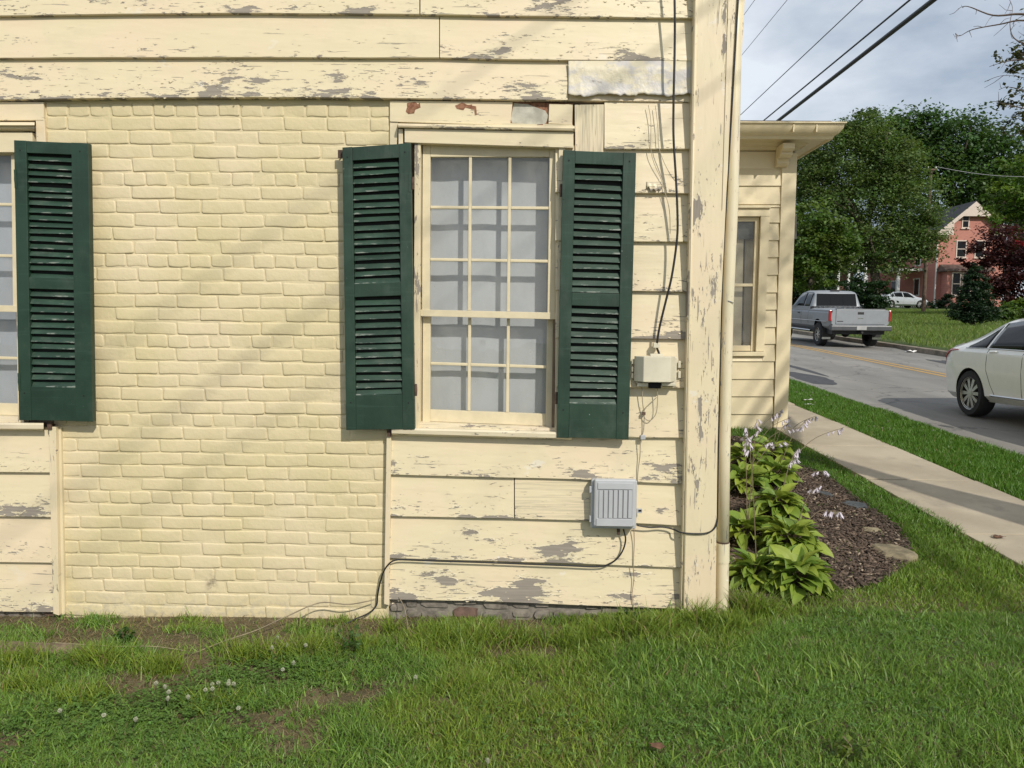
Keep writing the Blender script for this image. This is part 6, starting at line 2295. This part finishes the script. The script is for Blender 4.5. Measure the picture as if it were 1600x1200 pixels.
# ------------------------------------------------------------------ clover
def clover(px, py, s, n, seed):
    g = G(px, py)
    r = np.random.default_rng(seed)
    return g.x + r.normal(size=n) * s * 0.6, g.y + r.normal(size=n) * s * 0.28


pts = [clover(*a) for a in ((270, 1075, .26, 480, 1), (330, 1062, .20, 420, 2), (440, 1018, .30, 420, 3), (150, 1095, .34, 380, 4), (60, 1100, .3, 260, 5), (240, 1110, .3, 280, 6), (370, 1040, .2, 260, 7), (470, 1040, .3, 260, 8), (330, 1150, .4, 260, 9), (30, 1150, .4, 260, 10), (1050, 1150, .4, 160, 12), (800, 1120, .5, 160, 13), (1300, 1120, .5, 200, 14), (1400, 1000, .4, 200, 15))]
x, y = np.concatenate([p[0] for p in pts]), np.concatenate([p[1] for p in pts])
ok = y < -0.03
x, y = x[ok], y[ok]
r = np.random.default_rng(141)
n = len(x)
z = gz(x, y) + r.uniform(0.008, 0.050, n)
th = r.uniform(0, 2 * np.pi, n)
L = []
for k in range(3):
    a = th + k * 2.094
    d = np.stack([np.cos(a), np.sin(a), r.uniform(-.5, .5, n)], 1)
    b = np.stack([-np.sin(a), np.cos(a), r.uniform(-.2, .2, n)], 1)
    s = r.uniform(0.008, 0.0135, n)[:, None]
    o_ = np.stack([x, y, z], 1)
    L.append(np.stack([o_, o_ + d * s * .7 + b * s * .5, o_ + d * s * 1.15, o_ + d * s * .7 - b * s * .5], 1))
V = np.concatenate(L, 0).reshape(-1, 3)
c = np.tile(green(n, r, (0.090, 0.185, 0.040), .35, 0.0, 0.3), (3, 1))
o = link_mesh('clover_patch', quads_mesh('clover_patch', V, 4, M_GRASS, c))
tag(o, 'dark green clover leaves spreading through the lawn', 'clover', kind='stuff')
M_CLOV = plain('clover_white', (0.42, 0.43, 0.32), 0.8, 0.3, 200)
fl_me = MB()
for ring, (rr_, zz, kk) in enumerate(((0.0085, 0.0, 9), (0.0095, 0.006, 10), (0.006, 0.012, 7), (0.002, 0.016, 3))):
    for k in range(kk):
        a = 2 * math.pi * (k + 0.5 * ring) / kk
        c_, s_ = math.cos(a), math.sin(a)
        b0 = Vector((c_ * rr_ * 0.4, s_ * rr_ * 0.4, zz - 0.003))
        tip = Vector((c_ * rr_ * 1.25, s_ * rr_ * 1.25, zz + 0.005))
        sd_ = Vector((-s_, c_, 0)) * 0.0028
        fl_me.add([b0 - sd_, b0 + sd_, tip + sd_ * .6, tip - sd_ * .6], [(0, 1, 2, 3)])
fl_me = fl_me.mesh('clover_flower', M_CLOV)
st_me = MB().tube([(0, 0, -0.09), (0.003, 0, -0.04), (0, 0, 0)], 0.0011, 4).mesh('stalk', plain('clover_stalk', (.07, .12, .03), .7))
for (px, py) in ((243, 1063), (258, 1064), (263, 1072), (294, 1079), (262, 1084), (331, 1058), (320, 1067), (331, 1067), (341, 1055), (357, 1053), (356, 1061), (366, 1057), (94, 1103), (162, 1103), (211, 1110), (425, 1008), (448, 999), (458, 1026), (442, 1036), (477, 1004), (372, 1094), (434, 986), (650, 1053), (763, 1185)):
    g = G(px, py, 0.02)
    zz = gzf(g.x, g.y) + random.uniform(0.06, 0.085)
    d = link_mesh('clover_flower', fl_me, None, (g.x, min(g.y, -0.04), zz), (random.uniform(-.3, .3), random.uniform(-.3, .3), random.uniform(0, 6)), (0.8, 0.8, 0.8))
    kid(link_mesh('stalk', st_me), d)
    tag(d, 'small white clover blossom standing in the lawn', 'flower', 'white clover blossoms in the lawn')
for k in range(26):
    yy = random.uniform(2.5, 11)
    xx = random.uniform(4.1, 5.0)
    d = link_mesh('clover_flower', fl_me, None, (xx, yy, gzf(xx, yy) + random.uniform(.06, .09)), (0, 0, k), (1.0, 1.0, 1.0))
    tag(d, 'small white clover blossom on the street verge', 'flower', 'white clover blossoms on the verge')

# ================================================================== PLANTING BED
ring = [(p[0], p[1]) for p in BED]
cx, cy = sum(p[0] for p in ring) / len(ring), sum(p[1] for p in ring) / len(ring)
vs = [(cx, cy, gzf(cx, cy) + .045)] + [(p[0], p[1], gzf(*p) + .004) for p in ring] + [((p[0] + cx) / 2, (p[1] + cy) / 2, gzf((p[0] + cx) / 2, (p[1] + cy) / 2) + .035) for p in ring]
n = len(ring)
fs = [(1 + k, 1 + (k + 1) % n, n + 1 + (k + 1) % n, n + 1 + k) for k in range(n)] + [(0, n + 1 + k, n + 1 + (k + 1) % n) for k in range(n)]
M_MULCH = plain('mulch_soil', (0.052, 0.036, 0.026), 0.95, 0.45, 30, 0.8, 60)
bed_o = tag(MB().add(vs, fs).build('planting_bed', M_MULCH, None, smooth='all'), 'dark mulch bed between house corner and sidewalk', kind='structure')


def bed_z(x, y):
    d = np.hypot((x - cx) / 1.1, (y - cy) / 2.0)
    return gz(x, y) + np.clip(0.045 * (1.1 - d), 0.004, 0.045)


r = np.random.default_rng(151)
bx_ = r.uniform(min(p[0] for p in ring), max(p[0] for p in ring), 26000)
by_ = r.uniform(min(p[1] for p in ring), max(p[1] for p in ring), 26000)
ok = in_poly(bx_, by_, BED)
bx_, by_ = bx_[ok], by_[ok]
n = len(bx_)
z = bed_z(bx_, by_) + r.uniform(0, .012, n)
a = r.uniform(0, 2 * np.pi, n)
tl_ = r.normal(size=n) * 0.35
d = np.stack([np.cos(a) * np.cos(tl_), np.sin(a) * np.cos(tl_), np.sin(tl_)], 1) * (r.uniform(.006, .022, n))[:, None]
b = np.stack([-np.sin(a), np.cos(a), r.normal(size=n) * .3], 1) * (r.uniform(.003, .008, n))[:, None]
o_ = np.stack([bx_, by_, z], 1)
up_ = np.array((0, 0, 0.004))
V = np.stack([o_ - d - b, o_ + d - b, o_ + d + b, o_ - d + b, o_ - d * .8 - b * .6 + up_, o_ + d * .8 - b * .6 + up_, o_ + d * .8 + b * .6 + up_, o_ - d * .8 + b * .6 + up_], 1).reshape(-1, 3)
c = np.array((0.105, 0.074, 0.054))[None] * r.uniform(.35, 1.5, n)[:, None]
lt = r.random(n) < .04
c[lt] = np.array((0.36, 0.29, 0.21))
M_CHIP = mat_leaf('bark_chip', 0.0, 0.85)
o = link_mesh('mulch_chips', quads_mesh('mulch_chips', V, 8, M_CHIP, c, [(4, 5, 6, 7), (0, 1, 5, 4), (1, 2, 6, 5), (2, 3, 7, 6), (3, 0, 4, 7)]))
tag(o, 'dark bark chips covering the planting bed', 'mulch', kind='stuff')


def stone(px, py, sx, sy, sz, rz, mat, label, seed):
    g = G(px, py)
    rd = random.Random(seed)
    n = rd.randint(7, 9)
    rim = []
    for k in range(n):
        a = 2 * math.pi * (k + rd.uniform(-.25, .25)) / n
        q = rd.uniform(.72, 1.08)
        rim.append((math.cos(a) * sx * q, math.sin(a) * sy * q))
    vs = [(x, y, -sz) for x, y in rim] + [(x * .97, y * .97, sz * rd.uniform(.1, .45)) for x, y in rim] + [(x * .78 + rd.uniform(-.1, .1) * sx, y * .78, sz * rd.uniform(.4, .8)) for x, y in rim] + [(0, 0, sz * .75)]
    fs = [(k, (k + 1) % n, n + (k + 1) % n, n + k) for k in range(n)] + [(n + k, n + (k + 1) % n, 2 * n + (k + 1) % n, 2 * n + k) for k in range(n)] + [(2 * n + k, 2 * n + (k + 1) % n, 3 * n) for k in range(n)]
    me = MB().add(vs, fs).mesh('stone', mat, smooth=False)
    o = link_mesh('bed_stone', me, None, (g.x, g.y, float(bed_z(g.x, g.y)) + sz * .02), (0, 0, rz))
    tag(o, label, 'stone', 'stones in the planting bed')


M_TAN = plain('tan_stone', (0.24, 0.20, 0.125), 0.9, 0.3, 12, 0.6, 60)
M_SLT = plain('blue_slate_stone', (0.075, 0.085, 0.090), 0.8, 0.3, 12, 0.4, 60)
stone(1392, 868, .13, .19, .032, .3, M_TAN, 'large flat tan stone at the edge of the mulch', 1)
stone(1332, 797, .10, .12, .03, .8, M_SLT, 'flat dark slate stone in the mulch', 2)
stone(1289, 781, .06, .10, .025, .1, M_SLT, 'small dark stone beside a hosta blossom', 3)
stone(1308, 812, .05, .06, .02, .5, M_TAN, 'small brown stone in the middle of the mulch', 4)
stone(1361, 837, .08, .06, .03, .2, M_TAN, 'tan stone half buried behind the large flat one', 5)

# ------------------------------------------------------------------ hostas
def hosta_leaf(seed):
    """pointed oval leaf folded along its midrib and arching over"""
    rd = random.Random(seed)
    L, W = 1.0, rd.uniform(.27, .36)
    arch = rd.uniform(.25, .5)
    vs, fs = [], []
    N = 6
    for i in range(N + 1):
        t = i / N
        w = W * math.sin(math.pi * min(1, t * .93 + .07) ** 0.8) ** .85 if t < 1 else 0
        w = max(w, 0.004)
        z = .18 * t - arch * t * t
        wav = .02 * math.sin(i * 2.1 + seed)
        for k, u in enumerate((-1, -.5, 0, .5, 1)):
            vs.append((u * w, t * L, z + abs(u) * w * .42 + (wav * abs(u)) - .02 * (u == 0)))
    for i in range(N):
        for k in range(4):
            fs.append((i * 5 + k, i * 5 + k + 1, (i + 1) * 5 + k + 1, (i + 1) * 5 + k))
    return vs, fs


def mat_hosta(name, c0, c1):
    b = NB(name)
    g = b.n('ShaderNodeTexCoord')
    s = b.n('ShaderNodeSeparateXYZ')
    b.l(g.outputs['Generated'], s.inputs[0])
    w = b.n('ShaderNodeTexWave')
    w.inputs['Scale'].default_value = 5.0
    w.inputs['Distortion'].default_value = 1.2
    b.l(g.outputs['Generated'], w.inputs['Vector'])
    oi = b.n('ShaderNodeObjectInfo')
    col = b.mix(oi.outputs['Random'], c0, c1)
    nz = b.noise(b.vec('position'), 18, 4, .6)
    col = b.mix(b.math('MULTIPLY', b.ramp(nz, .55, .75), .35), col, (c1[0] * .55, c1[1] * .6, c1[2] * .5))
    b.done(col, .42, b.bump(w.outputs['Fac'], .25, .004), Specular_IOR_Level=.4)
    tr = b.n('ShaderNodeBsdfTranslucent')
    b.l(col, tr.inputs['Color'])
    ms = b.n('ShaderNodeMixShader')
    ms.inputs[0].default_value = .28
    b.l(b.b.outputs[0], ms.inputs[1])
    b.l(tr.outputs[0], ms.inputs[2])
    b.l(ms.outputs[0], b.out.inputs[0])
    return b.m


M_HOS = mat_hosta('hosta_leaf', (0.140, 0.240, 0.034), (0.340, 0.415, 0.062))
LEAVES = []
for k in range(7):
    v_, f_ = hosta_leaf(k)
    LEAVES.append(MB().add(v_, f_).mesh('leaf', M_HOS, smooth='all'))
M_STEM = plain('hosta_stem', (.13, .10, .055), .7)
M_BLOS = plain('lavender_blossom', (.58, .53, .60), .6, .1)
bl = MB()
for k in range(6):
    a = 2 * math.pi * k / 6
    c_, s_ = math.cos(a), math.sin(a)
    t_ = Vector((-s_, c_, 0))
    p0, p1, p2 = Vector((c_ * .003, s_ * .003, 0)), Vector((c_ * .007, s_ * .007, -.022)), Vector((c_ * .014, s_ * .014, -.038))
    bl.add([p0 - t_ * .003, p0 + t_ * .003, p1 + t_ * .005, p1 - t_ * .005, p2], [(0, 1, 2, 3), (3, 2, 4)])
BLOS = bl.mesh('blossom', M_BLOS)


def hosta(px, py, nleaf, size, label, seed, scapes=()):
    rd = random.Random(seed)
    g = G(px, py)
    z = float(bed_z(g.x, g.y))
    root = tag(empty('hosta', (g.x, g.y, z)), label, 'plant', 'hostas in the planting bed')
    st = MB()
    for k in range(nleaf):
        a = 2 * math.pi * (k * .381966 + rd.uniform(-.06, .06))
        ring_ = k / nleaf
        tilt = 1.15 - 1.0 * ring_ + rd.uniform(-.15, .15)          # inner leaves upright, outer lie over
        ls = size * rd.uniform(.72, 1.12)
        pl_ = size * (.35 + .75 * ring_) * rd.uniform(.8, 1.15)
        d = Vector((math.cos(a), math.sin(a), 0))
        up_t = Vector((0, 0, 1)) * (0.30 + .45 * (1 - ring_)) * size * 1.5
        e = Vector((g.x, g.y, z)) + d * pl_ * .75 + up_t
        if e.x < corner_x + 0.03:
            e.x = corner_x + 0.03 + rd.uniform(0, .05)
        st.tube(smooth_path([(g.x, g.y, z), Vector((g.x, g.y, z)) + d * pl_ * .25 + up_t * .65, e], 3), 0.0035, 4)
        o = link_mesh('leaf', rd.choice(LEAVES), root, tuple(e), (tilt - .45 + rd.uniform(-.3, .3), rd.uniform(-.55, .55), a - math.pi / 2 + rd.uniform(-.45, .45)), (ls, ls, ls))
    st.build('petioles', M_STEM, root)
    for (ex, ey, dy) in scapes:
        e = P(ex, ey, g.y + dy)
        b0 = Vector((g.x, g.y, z + .05))
        h = b0.lerp(e, .5) + Vector((0, 0, .10))
        path = smooth_path([b0, h, e], 8)
        s = MB().tube(path, [0.0035 - .0016 * i / len(path) for i in range(len(path))], 5).build('flower_stalk', M_STEM, root)
        for i in range(5):
            q = path[-1 - i]
            bo = link_mesh('blossom', BLOS, s, tuple(q + Vector((rd.uniform(-.015, .015), rd.uniform(-.015, .015), -.004))), (rd.uniform(-.7, .7), rd.uniform(-.7, .7), rd.uniform(0, 6)), [rd.uniform(.9, 1.3)] * 3)


hosta(1242, 925, 92, 0.135, 'large yellow green hosta at the front of the bed', 1)
hosta(1182, 915, 71, 0.114, 'hosta pressed against the foot of the downspout', 2, ((1168, 668, .2),))
hosta(1235, 868, 74, 0.135, 'second hosta from the front, behind the large one', 3, ((1310, 800, .3), (1282, 758, .2)))
hosta(1167, 850, 59, 0.129, 'hosta behind the downspout, close to the house wall', 4, ((1163, 682, .3), (1183, 655, .3)))
hosta(1215, 815, 71, 0.140, 'third hosta along the bed, leaning over the mulch', 5, ((1290, 735, .3), (1243, 716, .2), (1248, 700, .4)))
hosta(1162, 775, 59, 0.145, 'hosta in the middle of the bed beside the house', 6, ((1225, 690, .3), (1205, 690, .3)))
hosta(1210, 765, 53, 0.145, 'fourth hosta along the mulch edge', 7, ((1318, 668, .4), (1262, 655, .4)))
hosta(1164, 735, 46, 0.155, 'far hosta near the wing, in the shade of the others', 8, ((1216, 644, .4), (1252, 668, .3), (1236, 652, .5)))
hosta(1205, 728, 42, 0.155, 'farthest hosta beside the wing corner', 9, ((1275, 650, .5), (1232, 662, .4), (1222, 640, .6)))

# ================================================================== SMALL THINGS ON THE GROUND
o = MB()
a, b_ = G(-60, 992), G(122, 992)
za = gzf(a.x, a.y)
zb_ = gzf(b_.x, b_.y)
o.hexa([(a.x, a.y - .05, za - .01), (b_.x, b_.y - .02, zb_ - .03), (b_.x, b_.y - .02, zb_ + .012), (a.x, a.y - .05, za + .030)],
       [(a.x, a.y + .10, za - .01), (b_.x, b_.y + .06, zb_ - .03), (b_.x, b_.y + .06, zb_ + .018), (a.x, a.y + .10, za + .036)])
tag(o.build('weathered_plank', plain('buried_plank', (.17, .125, .085), .95, .35, 18, .6, 50), None, bevel=.004), 'weathered plank half buried at the lower left wall foot', 'plank')


def ground_line(name, pts, r, mat, label, cat):
    P3 = []
    for (px, py, dz) in pts:
        g = G(px, py)
        g.y = min(g.y, -.02)
        P3.append((g.x, g.y, gzf(g.x, g.y) + dz))
    o = MB().tube(smooth_path(P3, 6), r, 5).build(name, mat, None, smooth='all')
    tag(o, label, cat)


M_VINE = plain('dry_vine', (.26, .21, .14), .85, .25, 20)
ground_line('dry_vine', [(80, 981, .02), (120, 984, .02), (180, 988, .02), (240, 992, .03), (290, 993, .01)], .003, M_VINE, 'pale dry vine lying along the foot of the brick', 'vine')
ground_line('dry_vine', [(305, 996, .01), (350, 985, .03), (400, 975, .05), (450, 965, .09), (500, 954, .12), (545, 954, .11), (585, 950, .12)], .0032, M_VINE, 'pale dry vine rising towards the black cable on the brick', 'vine')
ground_line('dry_vine', [(622, 946, .13), (632, 958, .1), (640, 972, .04), (662, 977, .02), (700, 972, .02)], .0024, M_VINE, 'thin dry vine hanging below the clapboards', 'vine')


def scrap(px, py, sx, sy, label, mat, name, cat, gf=None, seed=0, zo=.01):
    g = gf or G(px, py)
    rd = random.Random(seed)
    vs, fs = [], []
    for i in range(4):
        for j in range(4):
            vs.append(((i / 3 - .5) * sx + rd.uniform(-.1, .1) * sx, (j / 3 - .5) * sy + rd.uniform(-.1, .1) * sy, rd.uniform(0, .35) * min(sx, sy)))
    for i in range(3):
        for j in range(3):
            fs.append((i * 4 + j, (i + 1) * 4 + j, (i + 1) * 4 + j + 1, i * 4 + j + 1))
    o = MB().add(vs, fs).build(name, mat, None, smooth=True)
    md_ = o.modifiers.new('thick', 'SOLIDIFY')
    md_.thickness = .002
    o.location = (g.x, g.y, gzf(g.x, g.y) + zo)
    tag(o, label, cat)
    return o


M_PAPER = plain('white_paper', (.72, .71, .68), .8, .1)
d = ray(1421, 538)
t = (11.9) / d.x
q = CAM + d * t
scrap(0, 0, .26, .22, 'crumpled white paper lying against the far kerb', M_PAPER, 'paper_scrap', 'litter', Vector((11.95, q.y, 0)), 1, .02)
scrap(1262, 624, .12, .06, 'white scrap on the grass edge of the sidewalk', M_PAPER, 'paper_scrap', 'litter', G(1262, 624, .05), 2, .05)
scrap(1264, 631, .12, .05, 'white scrap lying on the sidewalk edge', M_PAPER, 'paper_scrap', 'litter', G(1264, 632, .03), 3, .032)
M_DLEAF = plain('brown_leaf', (.13, .065, .035), .8, .3, 30)
scrap(1560, 840, .07, .04, 'brown curled leaf on the sidewalk', M_DLEAF, 'fallen_leaf', 'leaf', G(1560, 840, .03), 4, .032)
scrap(1026, 1172, .05, .03, 'brown leaf in the grass at the bottom', M_DLEAF, 'fallen_leaf', 'leaf', G(1026, 1172), 5, .05)
# weeds at the foot of the brick
def weed(px, py, h, label, seed, col=(.06, .125, .028)):
    g = G(px, py)
    g.y = min(g.y, -.05)
    z = gzf(g.x, g.y)
    root = tag(empty('weed', (g.x, g.y, z)), label, 'plant')
    r = np.random.default_rng(seed)
    m = MB()
    L = []
    n = 0
    for k in range(7):
        a = r.uniform(0, 6.28)
        e = Vector((g.x + math.cos(a) * h * .45, g.y + math.sin(a) * h * .3, z + h * r.uniform(.5, 1)))
        m.tube([(g.x, g.y, z), Vector((g.x, g.y, z)).lerp(e, .5) + Vector((0, 0, .02)), e], .0016, 4)
        L.append(tuple(Vector((g.x, g.y, z)).lerp(e, .75)))
    m.build('stems', M_STEM, root)
    V, c, _ = leaf_cloud(L, [(h * .16, h * .16, h * .2)] * len(L), 90, .013, col, .25, .8, seed, .5, nclump=24, shell=.0)
    adopt(link_mesh('foliage', quads_mesh('foliage', V, 4, M_LEAF, c)), root)


weed(548, 1003, .16, 'broad leaved weed below the cable at the brick corner', 1)
weed(196, 978, .09, 'small thin weed against the foot of the brick', 2)
weed(1340, 1196, .12, 'pale yellow green weed at the bottom edge', 3, (.12, .18, .03))
weed(985, 972, .12, 'weed growing under the corner of the clapboards', 4)
